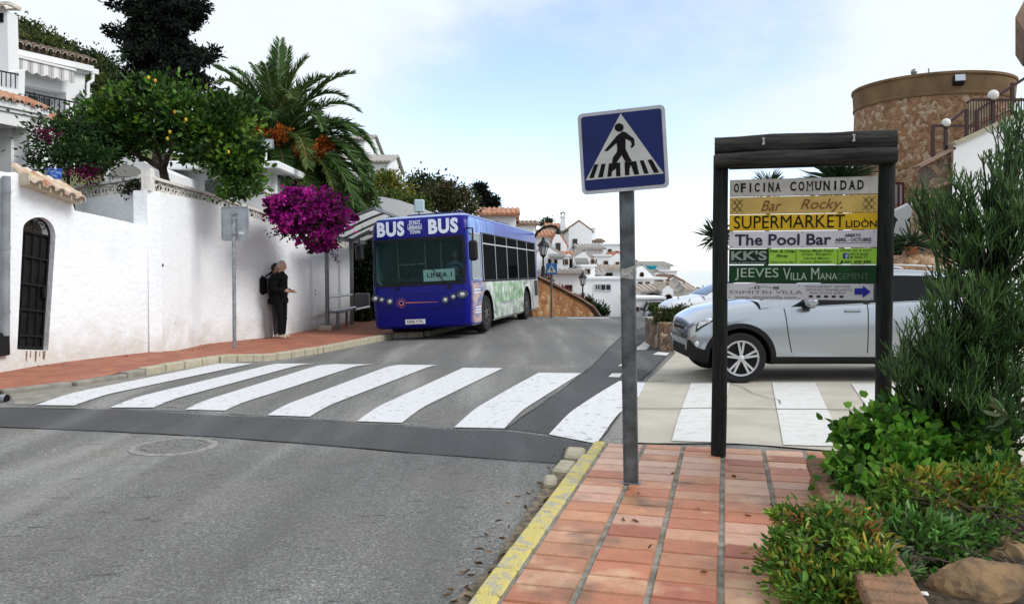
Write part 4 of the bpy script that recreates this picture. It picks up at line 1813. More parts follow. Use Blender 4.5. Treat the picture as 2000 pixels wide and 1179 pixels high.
bpart(mb, 'bin', [mat('bin_grey', (0.10, 0.105, 0.11), 0.5)], bn)
mb = MB()
mb.bar((-4.55, 24.9, zb), (-4.55, 24.9, zb + 0.4), 0.09)
bpart(mb, 'post', [m_shg], bn)

# pale rounded panel rising behind the bus roof
p = AT(819, 402, 27)
st = thing('stop_panel', 'pale rounded panel sign rising behind the left part of the bus roof', 'sign', (p.x, p.y, gz(p.x, p.y)))
mb = MB()
mb.box((0, 0, p.z - st.location.z), (0.34, 0.07, 0.42), bev=0.04)
mb.build('panel', mat('pale_panel', (0.52, 0.64, 0.70), 0.35), st, 30)
mb = MB()
mb.tube([(0, 0, 0), (0, 0, p.z - st.location.z - 0.2)], 0.04, 8)
mb.build('pole', m_galv, st, 40)
# ------------------------------------------------------------------ bus
BL, BW, BH = 8.0, 2.36, 2.86


def fy(z):
    """set-back of the bus front at height z"""
    pts = [(0.2, 0.10), (0.45, 0.02), (0.95, 0.0), (1.2, 0.03), (2.3, 0.13), (2.86, 0.17)]
    for (a, b), (c, d) in zip(pts, pts[1:]):
        if z <= c:
            return b + (d - b) * (z - a) / (c - a)
    return pts[-1][1]


bus = thing('bus', 'blue town bus lettered BUS on its front, standing at the stop beyond the crossing', 'bus', (-2.13, 19.3, -0.05))
bus.rotation_euler = (R(-0.2), R(-3.0), R(-11.6))


def livery():
    m = bpy.data.materials.new('bus_livery')
    m.use_nodes = True
    t = m.node_tree
    b = t.nodes['Principled BSDF']
    b.inputs['Roughness'].default_value = 0.28
    b.inputs['Coat Weight'].default_value = 0.0
    b.inputs['Specular IOR Level'].default_value = 0.2
    tc = t.nodes.new('ShaderNodeTexCoord')
    sp = t.nodes.new('ShaderNodeSeparateXYZ')
    t.links.new(tc.outputs['Object'], sp.inputs[0])

    def mr(s, a, c, lo=0, hi=1, sm=False):
        n = t.nodes.new('ShaderNodeMapRange')
        if sm:
            n.interpolation_type = 'SMOOTHSTEP'
        n.inputs['From Min'].default_value = a
        n.inputs['From Max'].default_value = c
        n.inputs['To Min'].default_value = lo
        n.inputs['To Max'].default_value = hi
        t.links.new(s, n.inputs['Value'])
        return n.outputs['Result']

    def mix(f, a, c):
        n = t.nodes.new('ShaderNodeMix')
        n.data_type = 'RGBA'
        if isinstance(f, float):
            n.inputs['Factor'].default_value = f
        else:
            t.links.new(f, n.inputs['Factor'])
        for k, q in (('A', a), ('B', c)):
            if isinstance(q, tuple):
                n.inputs[k].default_value = q + (1,)
            else:
                t.links.new(q, n.inputs[k])
        return n.outputs['Result']

    def noise(sx, sy, sz, det=4, loc=0):
        mp = t.nodes.new('ShaderNodeMapping')
        mp.inputs['Scale'].default_value = (sx, sy, sz)
        mp.inputs['Location'].default_value = (loc, loc, loc)
        t.links.new(tc.outputs['Object'], mp.inputs['Vector'])
        n = t.nodes.new('ShaderNodeTexNoise')
        n.inputs['Scale'].default_value = 1
        n.inputs['Detail'].default_value = det
        t.links.new(mp.outputs['Vector'], n.inputs['Vector'])
        return n.outputs['Fac']

    x, y, z = sp.outputs
    front = (0.004, 0.006, 0.18)
    # upper band of the side: printed summer sky running into deep blue with a skyline
    up = mix(mr(y, 0.6, 3.6, sm=True), (0.20, 0.34, 0.70), (0.012, 0.03, 0.30))
    up = mix(mr(noise(1, 5, 0.5, 2), 0.5, 0.55, 0, 0.55), up, (0.015, 0.045, 0.33))
    # lower band: printed town view in grey, white and green with a warm front corner
    lowc = mix(mr(noise(1, 3.0, 3.5, 6), 0.4, 0.62), (0.62, 0.66, 0.62), (0.22, 0.30, 0.24))
    lowc = mix(mr(noise(1, 1.2, 4, 5, 3), 0.52, 0.62, 0, 0.8), lowc, (0.12, 0.15, 0.13))
    lowc = mix(mr(y, 1.7, 0.9, 0, 0.75), lowc, mix(mr(noise(1, 3, 9, 3, 5), 0.42, 0.58), (0.50, 0.25, 0.22), (0.05, 0.08, 0.30)))
    lowc = mix(mr(y, 6.6, 6.9, 0, 0.8), lowc, (0.45, 0.47, 0.48))
    side = mix(mr(z, 1.26, 1.27), lowc, up)
    isside = mr(x, 1.12, 1.135)
    far = mr(y, 0.12, 0.3)
    mm = t.nodes.new('ShaderNodeMath')
    mm.operation = 'MULTIPLY'
    t.links.new(isside, mm.inputs[0])
    t.links.new(far, mm.inputs[1])
    c = mix(mm.outputs[0], front, side)
    # a pale roof edge
    c = mix(mr(z, BH - 0.07, BH - 0.06), c, (0.30, 0.38, 0.58))
    t.links.new(c, b.inputs['Base Color'])
    return m


m_bus = livery()
m_busint = mat('bus_interior', (0.12, 0.15, 0.15), 0.8)
mb = MB()
levels = [(0.24, 0.05), (0.30, 0.0), (0.95, 0.0), (1.2, 0.0), (2.3, 0.0), (2.62, 0.01), (2.74, 0.04), (2.81, 0.09), (2.85, 0.19), (2.86, 0.30)]
rows = []
for z, ins in levels:
    w = BW / 2 - ins
    y0, y1 = fy(z) + ins, BL - ins * 0.8
    r = 0.22
    ring = []
    for cx, cy, a0 in ((w - r, y0 + r, -90), (w - r, y1 - r, 0), (-w + r, y1 - r, 90), (-w + r, y0 + r, 180)):
        for s in range(7):
            a = R(a0 + s * 15)
            ring.append((cx + r * math.cos(a), cy + r * math.sin(a), z))
    rows.append(ring)
n_ = len(rows[0])
for rg in rows:
    mb.v += rg
for k in range(len(rows) - 1):
    for j in range(n_):
        a, b = k * n_ + j, k * n_ + (j + 1) % n_
        mb.face((a, b, b + n_, a + n_))
mb.face([n_ - 1 - j for j in range(n_)])
mb.face([(len(rows) - 1) * n_ + j for j in range(n_)])
body = mb.build('body', [m_bus, m_busint, m_black], bus)
cutters = []
AX1, AX2, WR = 1.42, 6.05, 0.46
for y in (AX1, AX2):
    for s in (-1, 1):
        c_ = MB()
        c_.cyl((s * 0.78, y, 0.47), (s * 1.4, y, 0.47), 0.57, n=36, mi=2)
        cutters.append(c_.build('cutter', [m_bus, m_busint, m_black]))
        c_ = MB()
        c_.box((s * 1.09, y, 0.1), (0.63, 1.13, 0.74), 2)
        cutters.append(c_.build('cutter', [m_bus, m_busint, m_black]))
c_ = MB()
c_.box((0, 0.82, 1.77), (2.06, 2.1, 1.0), 1, bev=0.1)
cutters.append(c_.build('cutter', [m_bus, m_busint, m_black]))
for c in cutters:
    c.parent = None
    c.matrix_world = Matrix.Translation(bus.location) @ bus.rotation_euler.to_matrix().to_4x4()
bpy.context.view_layer.update()
cut(body, cutters)
set_smooth(body.data, 28)


def fpt(off):
    return lambda x, z: (x, fy(z) - off, z)


# windscreen: two raked panes behind a thin middle post, with the black border print
mb = MB()
zz = np.linspace(1.255, 2.29, 8)
xx = np.linspace(-1.05, 1.05, 15)
mb.grid([[(x, fy(z) - 0.004 + 0.05 * max(0, abs(x) - 0.85) ** 1.2, z) for x in xx] for z in zz])
m_scr = glass_mat('windscreen_glass', (0.02, 0.07, 0.072), 0.84, 0.02)
mb.build('windscreen', m_scr, bus, 60)
mb = MB()
for p, q in (((-1.06, 1.25), (1.06, 1.25)), ((-1.06, 2.295), (1.06, 2.295)), ((-1.06, 1.25), (-1.06, 2.295)), ((1.06, 1.25), (1.06, 2.295))):
    a, b = fpt(0.008)(*p), fpt(0.008)(*q)
    mb.bar(a, b, 0.05, 0.02, 0, up=(0, 1, 0))
mb.build('windscreen_seal', m_black, bus)
# things behind the glass: dashboard, steering wheel, driver seat
mb = MB()
mb.box((0, 0.52, 1.34), (2.0, 0.62, 0.14), bev=0.05)
mb.build('dashboard', mat('dash_plastic', (0.03, 0.032, 0.035), 0.6), bus, 30)
mb = MB()
pts = [(0.55 + 0.22 * math.cos(2 * math.pi * k / 20), 0.78 + 0.12 * math.sin(2 * math.pi * k / 20), 1.50 + 0.18 * math.sin(2 * math.pi * k / 20)) for k in range(21)]
mb.tube(pts, 0.016, 6)
mb.bar((0.55, 0.62, 1.36), (0.55, 0.78, 1.5), 0.05)
mb.build('steering_wheel', m_black, bus, 50)
mb = MB()
mb.box((0.55, 1.5, 1.55), (0.5, 0.12, 0.75), bev=0.05)
mb.build('driver_seat', mat('seat_cloth', (0.05, 0.06, 0.12), 0.9), bus, 30)
mb = MB()
for x in (-0.95, -0.25, 0.15):
    mb.tube([(x, 1.2, 1.28), (x, 1.2, 2.26)], 0.018, 8)
mb.tube([(-0.95, 1.2, 1.75), (-0.25, 1.2, 1.75)], 0.018, 8)
mb.build('handrail', mat('pale_rail', (0.55, 0.58, 0.55), 0.4), bus, 40)
# route board
mb = MB()
mb.box((0.45, fy(1.6) + 0.04, 1.44), (0.74, 0.012, 0.27))
rb = mb.build('route_board', mat('board_white', (0.80, 0.85, 0.82), 0.6), bus)
mb = MB()
tg = text_geo('LINEA 1', bold=0.02, width=0.58, height=0.105)
put_text(mb, tg, lambda x, y: (0.17 + x, fy(1.6) + 0.032, 1.395 + y))
m_ink = mat('black_ink', (0.005, 0.005, 0.006), 0.7, spec=0.15)
mb.build('lettering', m_ink, rb, fix=False)
# front lettering
m_bw = mat('bus_letter_white', (0.72, 0.78, 0.90), 0.4)
F = fpt(0.006)
for k, x0 in enumerate((-0.99, 0.24)):
    mb = MB()
    put_text(mb, text_geo('BUS', bold=0.05, width=0.66 if k == 0 else 0.70, height=0.35, space=1.12), lambda x, y: F(x0 + x, 2.385 + y))
    mb.build('lettering', m_bw, bus, fix=False)
mb = MB()
for w, z in (('STADT', 2.645), ('URBANO', 2.53), ('TOWN', 2.415)):
    wd = {'STADT': 0.27, 'URBANO': 0.34, 'TOWN': 0.25}[w]
    put_text(mb, text_geo(w, bold=0.03, width=wd, height=0.082), lambda x, y: F(-0.08 - wd / 2 + x, z + y))
for z in (2.631, 2.515):
    mb.poly([F(-0.25, z), F(0.09, z), F(0.09, z + 0.009), F(-0.25, z + 0.009)])
mb.build('small_lettering', m_bw, bus, fix=False)
# lilac printed glow behind the small words is part of the band
# lamps
m_lens = mat('lamp_lens', (0.62, 0.64, 0.66), 0.08, metal=0.35, spec=0.8)
m_lensd = mat('lamp_bowl', (0.10, 0.11, 0.13), 0.25, metal=0.5)
for x, z, r, sx in ((1.0, 0.975, 0.08, 1.35), (0.79, 0.93, 0.062, 1.0), (0.60, 0.87, 0.072, 1.0), (-1.06, 0.97, 0.072, 1.15), (-0.90, 0.94, 0.06, 1.0), (-0.71, 0.89, 0.072, 1.0)):
    mb = MB()
    y = fy(z) + max(0.0, 0.22 - math.sqrt(max(0, 0.22 ** 2 - max(0, abs(x) - (BW / 2 - 0.22)) ** 2))) * 0.8 - 0.012
    mb.lathe([(r * 1.15, -0.03), (r * 1.15, 0.012), (r, 0.016), (r * 0.9, 0.004), (0.0, 0.002)], (0, 0, 0), 20, 0, (0, -1, 0))
    mb.ball((0, -0.006, 0), r * 0.62, 12, 1, sq=(1, 0.35, 1))
    mb.v = [(p[0] * sx + x, p[1] + y, p[2] + z) for p in mb.v]
    mb.build('headlight', [m_lensd, m_lens], bus, 40)
# sun emblem and its orange streak
m_or = mat('emblem_orange', (0.62, 0.20, 0.10), 0.5)
mb = MB()
ez = 0.84
for k in range(20):
    a0, a1 = 2 * math.pi * k / 20, 2 * math.pi * (k + 1) / 20
    mb.poly([F(-0.44 + 0.062 * math.cos(a0), ez + 0.062 * math.sin(a0)), F(-0.44 + 0.062 * math.cos(a1), ez + 0.062 * math.sin(a1)),
             F(-0.44 + 0.04 * math.cos(a1), ez + 0.04 * math.sin(a1)), F(-0.44 + 0.04 * math.cos(a0), ez + 0.04 * math.sin(a0))])
for k in range(10):
    a = 2 * math.pi * k / 10
    c_, s_ = math.cos(a), math.sin(a)
    mb.poly([F(-0.44 + 0.085 * c_ - 0.009 * s_, ez + 0.085 * s_ + 0.009 * c_), F(-0.44 + 0.135 * c_, ez + 0.135 * s_), F(-0.44 + 0.085 * c_ + 0.009 * s_, ez + 0.085 * s_ - 0.009 * c_)])
mb.poly([F(-0.36, ez + 0.014), F(-0.36, ez - 0.008), F(0.42, ez - 0.012), F(0.42, ez - 0.004)])
mb.build('emblem', m_or, bus, fix=False)
# bonnet crease and bumper line
mb = MB()
pts = [F(x, 0.79 - 0.10 * (1 - (x / 1.1) ** 2)) for x in np.linspace(-1.1, 1.1, 17)]
mb.tube(pts, 0.008, 5)
pts = [F(x, 1.03) for x in np.linspace(-0.6, 0.5, 5)]
mb.tube(pts, 0.006, 5)
for x in (-1.0, 1.0):
    mb.tube([F(x, z) for z in (0.32, 0.6, 0.95, 1.22)], 0.005, 5)
for z in (2.335, 0.50):
    mb.tube([F(x, z) for x in (-1.0, -0.5, 0, 0.5, 1.0)], 0.005, 5)
mb.build('panel_seam', mat('seam_blue', (0.006, 0.007, 0.10), 0.5), bus, 40)
# number plate
mb = MB()
mb.box((-0.14, fy(0.40) - 0.012, 0.40), (0.47, 0.012, 0.11))
pl = mb.build('number_plate', mat('plate_white', (0.75, 0.75, 0.75), 0.5), bus)
mb = MB()
put_text(mb, text_geo('5595 CYL', bold=0.02, width=0.40, height=0.07), lambda x, y: (-0.34 + x, fy(0.40) - 0.020, 0.366 + y))
mb.build('lettering', m_ink, pl, fix=False)
# wipers
for x0, x1, z1 in ((-0.55, -0.12, 1.62), (0.72, 0.30, 1.60)):
    mb = MB()
    a, b = V(fpt(0.03)(x0, 1.16)), V(fpt(0.02)(x1, z1))
    mb.bar(a, a.lerp(b, 0.75), 0.022, 0.015)
    c = a.lerp(b, 0.75)
    d = (b - a).normalized()
    mb.bar(c - d * 0.38, c + d * 0.33, 0.014, 0.018)
    mb.bar(V(fpt(0.02)(x0, 1.16)), V(fpt(0.05)(x0, 1.16)), 0.06)
    mb.build('wiper', m_black, bus)
# side glazing (right side of the picture)
SX = BW / 2
m_sg = glass_mat('bus_side_glass', (0.003, 0.0035, 0.004), 0, 0.04, 0.14)
edges = [1.16, 2.36, 3.6, 4.9, 6.2, 7.45]
m_strip = mat('window_rubber', (0.012, 0.012, 0.013), 0.5)
mb = MB()
mb.box((SX - 0.004, (1.1 + 7.6) / 2, 1.83), (0.016, 6.5, 1.2))
mb.build('window_band', m_strip, bus)
for a, b in zip(edges, edges[1:]):
    mb = MB()
    mb.box((SX + 0.006, (a + b) / 2, 1.72), (0.012, b - a - 0.05, 0.86))
    mb.box((SX + 0.006, (a + b) / 2, 2.29), (0.012, b - a - 0.05, 0.22))
    w = mb.build('window', m_sg, bus)
    mb = MB()
    mb.box((SX + 0.014, (a + b) / 2, 2.165), (0.012, b - a - 0.02, 0.03))
    mb.box((SX + 0.014, a, 1.84), (0.014, 0.035, 1.14))
    mb.build('window_frame', m_steel, w)
# driver's window, lower at its front corner
mb = MB()
mb.prism([(SX - 0.001, 0.22, 1.32), (SX - 0.001, 0.98, 1.32), (SX - 0.001, 0.98, 2.38), (SX - 0.001, 0.30, 2.38)], (0.012, 0, 0))
dw = mb.build('driver_window', glass_mat('driver_glass', (0.10, 0.14, 0.15), 0, 0.04), bus)
mb = MB()
for z in (1.32, 2.38):
    mb.box((SX + 0.014, 0.62, z), (0.012, 0.78, 0.03))
mb.box((SX + 0.014, 0.98, 1.85), (0.012, 0.03, 1.09))
mb.build('frame', m_steel, dw)
# same windows, plainer, on the kerb side
for a, b in zip(edges, edges[1:]):
    mb = MB()
    mb.box((-SX - 0.006, (a + b) / 2, 1.85), (0.014, b - a - 0.06, 1.1))
    mb.build('window', m_sg, bus)
# EXCURSIONS lettering on the side
mb = MB()
m_gr = mat('lettering_green', (0.20, 0.52, 0.17), 0.45)
put_text(mb, text_geo('EXCURSIONS', bold=0.0, width=3.3, height=0.5, space=1.2), lambda x, y: (SX + 0.005, 2.15 + x, 0.70 + y))
mb.build('side_lettering', m_gr, bus, fix=False)
mb = MB()
for z in (0.52, 0.58, 0.64, 0.98, 1.05):
    w = 0.5
    mb.poly([(SX + 0.004, 0.35, z), (SX + 0.004, 0.85, z), (SX + 0.004, 0.85, z + 0.03), (SX + 0.004, 0.35, z + 0.03)])
mb.build('side_print', m_bw, bus, fix=False)
# skirt rail, flap seams
mb = MB()
for y in (2.2, 3.4, 4.6, 6.9):
    mb.box((SX + 0.0015, y, 0.62), (0.006, 0.012, 0.6))
mb.box((SX + 0.0015, 4.0, 1.25), (0.008, 7.4, 0.015))
mb.build('side_seam', m_strip, bus)
# engine grille, reflectors at the rear corner
mb = MB()
mb.box((SX + 0.003, 7.45, 0.95), (0.008, 0.5, 0.5))
mb.build('side_grille', m_strip, bus)
# mirrors
for s, (mx_, my, mz), (w, h) in ((1, (SX + 0.13, -0.02, 1.95), (0.2, 0.46)), (-1, (-SX - 0.14, -0.12, 2.05), (0.2, 0.40))):
    mb = MB()
    mb.box((mx_, my, mz), (w, 0.12, h), bev=0.045)
    mr_ = mb.build('mirror', m_black, bus, 40)
    mb = MB()
    mb.tube([(s * (SX - 0.06), 0.18, 2.48), (mx_, my + 0.02, 2.45), (mx_, my, mz + h / 2 - 0.03)], 0.02, 8)
    mb.build('mirror_arm', m_black, mr_, 40)
# roof unit and hatch
mb = MB()
mb.box((-0.1, 2.6, BH + 0.07), (1.5, 2.2, 0.16), bev=0.07)
mb.box((0.1, 5.4, BH + 0.06), (1.3, 1.6, 0.13), bev=0.06)
mb.build('roof_unit', mat('roof_unit_blue', (0.02, 0.022, 0.10), 0.5), bus, 30)
# wheels


def wheel(parent, c, r, w, side, rim_r, spokes, m_rim, hub=0.05, double=True):
    """side: +1 the outer face looks along +axis; axle along local x"""
    ax = V((side, 0, 0)) if parent is bus else V((0, side, 0))
    mb = MB()
    mb.lathe([(rim_r, -w / 2), (r * 0.93, -w / 2), (r * 0.985, -w * 0.38), (r, -w * 0.2), (r, w * 0.2), (r * 0.985, w * 0.38), (r * 0.93, w / 2), (rim_r * 1.03, w / 2 * 0.96), (rim_r, w * 0.40), (rim_r * 0.96, 0.0)], c, 36, 0, ax)
    wh = mb.build('wheel', m_rubber, parent, 35)
    mb = MB()
    f = V(c) + ax * (w * 0.36)
    mb.lathe([(rim_r * 0.99, w * 0.1), (rim_r * 0.93, w * 0.12), (rim_r * 0.9, 0.02), (rim_r * 0.88, -0.06), (0.0, -0.07)], f - ax * 0.0, 36, 1, ax)
    mb.lathe([(rim_r * 1.0, w * 0.09), (rim_r * 1.0, w * 0.125), (rim_r * 0.9, w * 0.11), (rim_r * 0.9, w * 0.07)], f, 36, 0, ax)
    up = V((0, 0, 1))
    tg = ax.cross(up)
    for k in range(spokes):
        a = 2 * math.pi * k / spokes + 0.3
        for da in ((-0.13, 0.13) if double else (0,)):
            d0 = tg * math.cos(a + da * 0.9) + up * math.sin(a + da * 0.9)
            d1 = tg * math.cos(a + da * 1.25) + up * math.sin(a + da * 1.25)
            mb.bar(f + d0 * hub + ax * 0.018, f + d1 * rim_r * 0.93 + ax * (w * 0.085), rim_r * 0.12, 0.03, 0, up=ax)
    mb.lathe([(hub * 1.25, -0.02), (hub * 1.25, 0.03), (hub * 0.6, 0.042), (0, 0.042)], f, 16, 0, ax)
    mb.build('rim', [m_rim, m_dark], wh, 35)
    return wh


m_rimg = mat('rim_grey', (0.10, 0.10, 0.10), 0.5, metal=0.5)
m_alloy = mat('alloy', (0.62, 0.63, 0.65), 0.25, metal=0.85)
for y in (AX1, AX2):
    for s in (-1, 1):
        wheel(bus, (s * 1.02, y, 0.46), WR, 0.27, s, 0.27, 8, m_rimg, 0.1, False)
bus.scale = (1.045, 1.19, 1.03)
# the driver: a figure of his own sitting behind the wheel

# ------------------------------------------------------------------ people


def skin_body(name, joints, bones, mats, pick, parent=None, loc=(0, 0, 0), rotz=0.0, sub=2):
    """one continuous surface grown over a skeleton: joints {name: ((x, y, z), radius)}; pick(co) gives the material of a face"""
    me = bpy.data.meshes.new(name)
    ks = list(joints)
    me.from_pydata([joints[k][0] for k in ks], [(ks.index(a), ks.index(b)) for a, b in bones], [])
    ob = bpy.data.objects.new(name, me)
    COL.objects.link(ob)
    sk = ob.modifiers.new('skin', 'SKIN')
    sk.use_smooth_shade = True
    for i, k in enumerate(ks):
        r = joints[k][1]
        me.skin_vertices[0].data[i].radius = r if isinstance(r, tuple) else (r, r)
    me.skin_vertices[0].data[0].use_root = True
    sb = ob.modifiers.new('sub', 'SUBSURF')
    sb.levels = sb.render_levels = sub
    bpy.context.view_layer.update()
    dg = bpy.context.evaluated_depsgraph_get()
    m2 = bpy.data.meshes.new_from_object(ob.evaluated_get(dg))
    ob.modifiers.clear()
    ob.data = m2
    m2.materials.clear()
    for m in mats:
        m2.materials.append(m)
    for p in m2.polygons:
        p.material_index = pick(p.center)
        p.use_smooth = True
    ob.location = loc
    ob.rotation_euler = (0, 0, rotz)
    if parent:
        ob.parent = parent
    return ob


def add_head(ob, c, s, mi, tilt=0.0):
    """a head with nose, brow, chin and ears, looking along +x, joined into the body mesh"""
    bm = bmesh.new()
    bm.from_mesh(ob.data)
    r = bmesh.ops.create_uvsphere(bm, u_segments=20, v_segments=14, radius=1)
    rm = Euler((0, tilt, 0)).to_matrix()
    for v in r['verts']:
        x, y, z = v.co
        px, py, pz = x * 0.098, y * 0.075, z * 0.118
        if z < 0:
            px = px * (1 - 0.18 * (-z)) + 0.018 * (-z)
            py *= 1 - 0.28 * (-z)
        if x > 0.75 and abs(y) < 0.4 and -0.45 < z < 0.15:
            px += 0.022 * (1 - abs(y) / 0.4)
        if x > 0.7 and 0.05 < z < 0.25 and 0.15 < abs(y) < 0.5:
            px -= 0.008
        if abs(y) > 0.9 and abs(x) < 0.35 and abs(z) < 0.3:
            py *= 1.14
        v.co = V(c) + rm @ V((px, py, pz)) * s
    for f in {f for v in r['verts'] for f in v.link_faces}:
        f.material_index = mi
        f.smooth = True
    bm.to_mesh(ob.data)
    bm.free()


def add_hand(ob, wrist, d, up, mi, s=1.0):
    """palm, four bent fingers of different lengths and a thumb, joined into the body mesh"""
    d, up = V(d).normalized(), V(up).normalized()
    sd = d.cross(up).normalized()
    w = V(wrist)
    mb = MB()
    mb.tube([w, w + d * 0.04 * s, w + d * 0.085 * s], [0.026 * s, 0.038 * s, 0.036 * s], 8)
    for k, (o, l) in enumerate(((-0.027, 0.068), (-0.009, 0.078), (0.009, 0.073), (0.026, 0.058))):
        a = w + d * 0.08 * s + sd * o * s
        b = a + (d * 0.9 - up * 0.35) * l * 0.55 * s
        c = b + (d * 0.5 - up * 0.85) * l * 0.5 * s
        mb.tube([a, b, c], [0.010 * s, 0.009 * s, 0.007 * s], 6)
    a = w + d * 0.03 * s - sd * 0.03 * s
    mb.tube([a, a + (d * 0.6 - sd * 0.7 - up * 0.2) * 0.04 * s, a + (d * 1.0 - sd * 0.7 - up * 0.5) * 0.06 * s], [0.013 * s, 0.011 * s, 0.008 * s], 6)
    bm = bmesh.new()
    bm.from_mesh(ob.data)
    vs = [bm.verts.new(p) for p in mb.v]
    for f in mb.f:
        try:
            q = bm.faces.new([vs[i] for i in f])
            q.material_index = mi
            q.smooth = True
        except ValueError:
            pass
    bm.to_mesh(ob.data)
    bm.free()


m_skin = mat('skin', (0.50, 0.30, 0.22), 0.6)
m_jack = mat('black_jacket', (0.005, 0.005, 0.006), 0.85, spec=0.15, bump=0.2, bs=25)
m_trou = mat('black_trousers', (0.006, 0.006, 0.007), 0.9, spec=0.15)
m_patt = mat('patterned_trousers', (0.02, 0.02, 0.022), 0.85, vs=26, col2=(0.16, 0.16, 0.16), lo=0.55, hi=0.62, detail=2)
m_shoe = mat('beige_shoe', (0.45, 0.38, 0.30), 0.7)
m_grey = mat('grey_hair', (0.42, 0.40, 0.38), 0.9, vs=60, var=0.4)
m_brown = mat('dark_hair', (0.03, 0.024, 0.02), 0.85)


def stand_person(label, loc, rotz, trouser, shoe, hair, bend, s=1.0):
    J = {
        'pelvis': ((0, 0, 0.95), (0.155, 0.13)), 'waist': ((0.0, 0, 1.10), (0.165, 0.135)), 'chest': ((0.0, 0, 1.30), (0.175, 0.135)), 'shoul': ((-0.01, 0, 1.42), (0.13, 0.11)),
        'neck': ((0.0, 0, 1.50), 0.062), 'head': ((0.015, 0, 1.57), 0.058),
        'sl': ((-0.01, 0.175, 1.40), 0.078), 'el': ((-0.05, 0.225, 1.12), 0.062), 'wl': ((0.16, 0.19, 1.06), 0.045),
        'sr': ((-0.01, -0.175, 1.40), 0.078), 'er': ((-0.05, -0.235, 1.12), 0.064), 'wr': ((0.20, -0.19, 1.08), 0.046),
        'hl': ((0, 0.095, 0.88), 0.105), 'kl': ((0.02, 0.10, 0.50), 0.075), 'al': ((0.0, 0.10, 0.12), 0.058), 'tl': ((0.0, 0.10, 0.045), 0.045), 'fl': ((0.15, 0.115, 0.035), (0.042, 0.034)),
        'hr': ((0, -0.095, 0.88), 0.105), 'kr': ((0.03, -0.10, 0.50), 0.076), 'ar': ((0.03, -0.10, 0.12), 0.058), 'tr': ((0.03, -0.10, 0.045), 0.045), 'fr': ((0.19, -0.115, 0.035), (0.042, 0.034)),
    }
    J = {k: (tuple(q * s for q in v[0]), tuple(q * s for q in v[1]) if isinstance(v[1], tuple) else v[1] * s) for k, v in J.items()}
    Bn = [('pelvis', 'waist'), ('waist', 'chest'), ('chest', 'shoul'), ('shoul', 'neck'), ('neck', 'head'), ('shoul', 'sl'), ('sl', 'el'), ('el', 'wl'), ('shoul', 'sr'), ('sr', 'er'), ('er', 'wr'),
          ('pelvis', 'hl'), ('hl', 'kl'), ('kl', 'al'), ('al', 'tl'), ('tl', 'fl'), ('pelvis', 'hr'), ('hr', 'kr'), ('kr', 'ar'), ('ar', 'tr'), ('tr', 'fr')]

    def pick(c):
        z = c.z / s
        if z < 0.085:
            return 2
        if z < 0.80:
            return 1
        if z > 1.49 and abs(c.y) < 0.09 * s:
            return 3
        return 0

    ob = skin_body('person', J, Bn, [m_jack, trouser, shoe, m_skin], pick, None, loc, rotz)
    add_head(ob, (0.035 * s, 0, 1.635 * s), 1.0 * s, 3, 0.08)
    add_hand(ob, (0.20 * s, -0.19 * s, 1.08 * s), (1, 0.25, 0.1), (0, 0, 1), 3, s)
    add_hand(ob, (0.16 * s, 0.19 * s, 1.06 * s), (1, -0.2, 0.05), (0, 0, 1), 3, s)
    tag(ob, label, 'person')
    mb = MB()
    mb.ball((0, 0, 0), 1, 18)
    hv = []
    for (x, y, z) in mb.v:
        px, py, pz = x * 0.106 - 0.012, y * 0.084, z * 0.122
        if x > 0.35 and z < 0.55:
            px -= 0.05 * (x - 0.35) / 0.65 + 0.02
            py *= 0.8
        if z < -0.35:
            px, py, pz = px * 0.8 - 0.01, py * 0.8, -0.05 + (pz + 0.043) * 0.4
        hv.append((0.035 * s + px * s, py * s, 1.645 * s + pz * s))
    mb.v = hv
    hr = mb.build('hair', hair, ob, 60)
    # collar and hem of the jacket
    mb = MB()
    mb.lathe([(0.082, -0.03), (0.088, 0.0), (0.082, 0.035), (0.07, 0.035)], (-0.0, 0, 1.475), 16)
    mb.lathe([(0.160, 0.0), (0.168, 0.03), (0.160, 0.12)], (0.0, 0, 0.80), 20)
    mb.v = [(p[0] * s, p[1] * s * (0.98 if p[2] > 1 else 1.02), p[2] * s) for p in mb.v]
    mb.build('jacket_trim', m_jack, ob, 60)
    return ob


pp = G(549, 660, 0.12)
pp = V((pp.x, pp.y, gz(pp.x, pp.y) + left_rise(pp.x, pp.y)))
man = stand_person('grey haired person in a black jacket and black trousers waiting by the white wall', (pp.x + 0.02, pp.y - 0.05, pp.z), R(-12), m_trou, m_shoe, m_grey, 0, 1.02)
p2 = (pp.x - 0.17, pp.y + 0.12)
wom = stand_person('dark haired person in patterned trousers half hidden behind the grey haired one', (p2[0], p2[1], gz(*p2) + left_rise(*p2)), R(8), m_patt, m_shoe, m_brown, 0, 0.985)
bk = thing('backpack', 'black backpack worn by the person standing nearer the wall', 'backpack', (p2[0], p2[1], wom.location.z), R(8))
mb = MB()
mb.box((-0.27, -0.02, 1.22), (0.2, 0.32, 0.44), bev=0.07)
mb.box((-0.36, -0.02, 1.14), (0.09, 0.24, 0.22), bev=0.04)
mb.build('bag', m_jack, bk, 40)
mb = MB()
for s in (-1, 1):
    mb.tube([(-0.19, s * 0.1, 1.42), (-0.05, s * 0.11, 1.535), (0.135, s * 0.12, 1.42), (0.165, s * 0.13, 1.25), (0.0, s * 0.2, 1.08), (-0.18, s * 0.12, 1.06)], 0.018, 6)
mb.build('strap', m_jack, bk, 40)

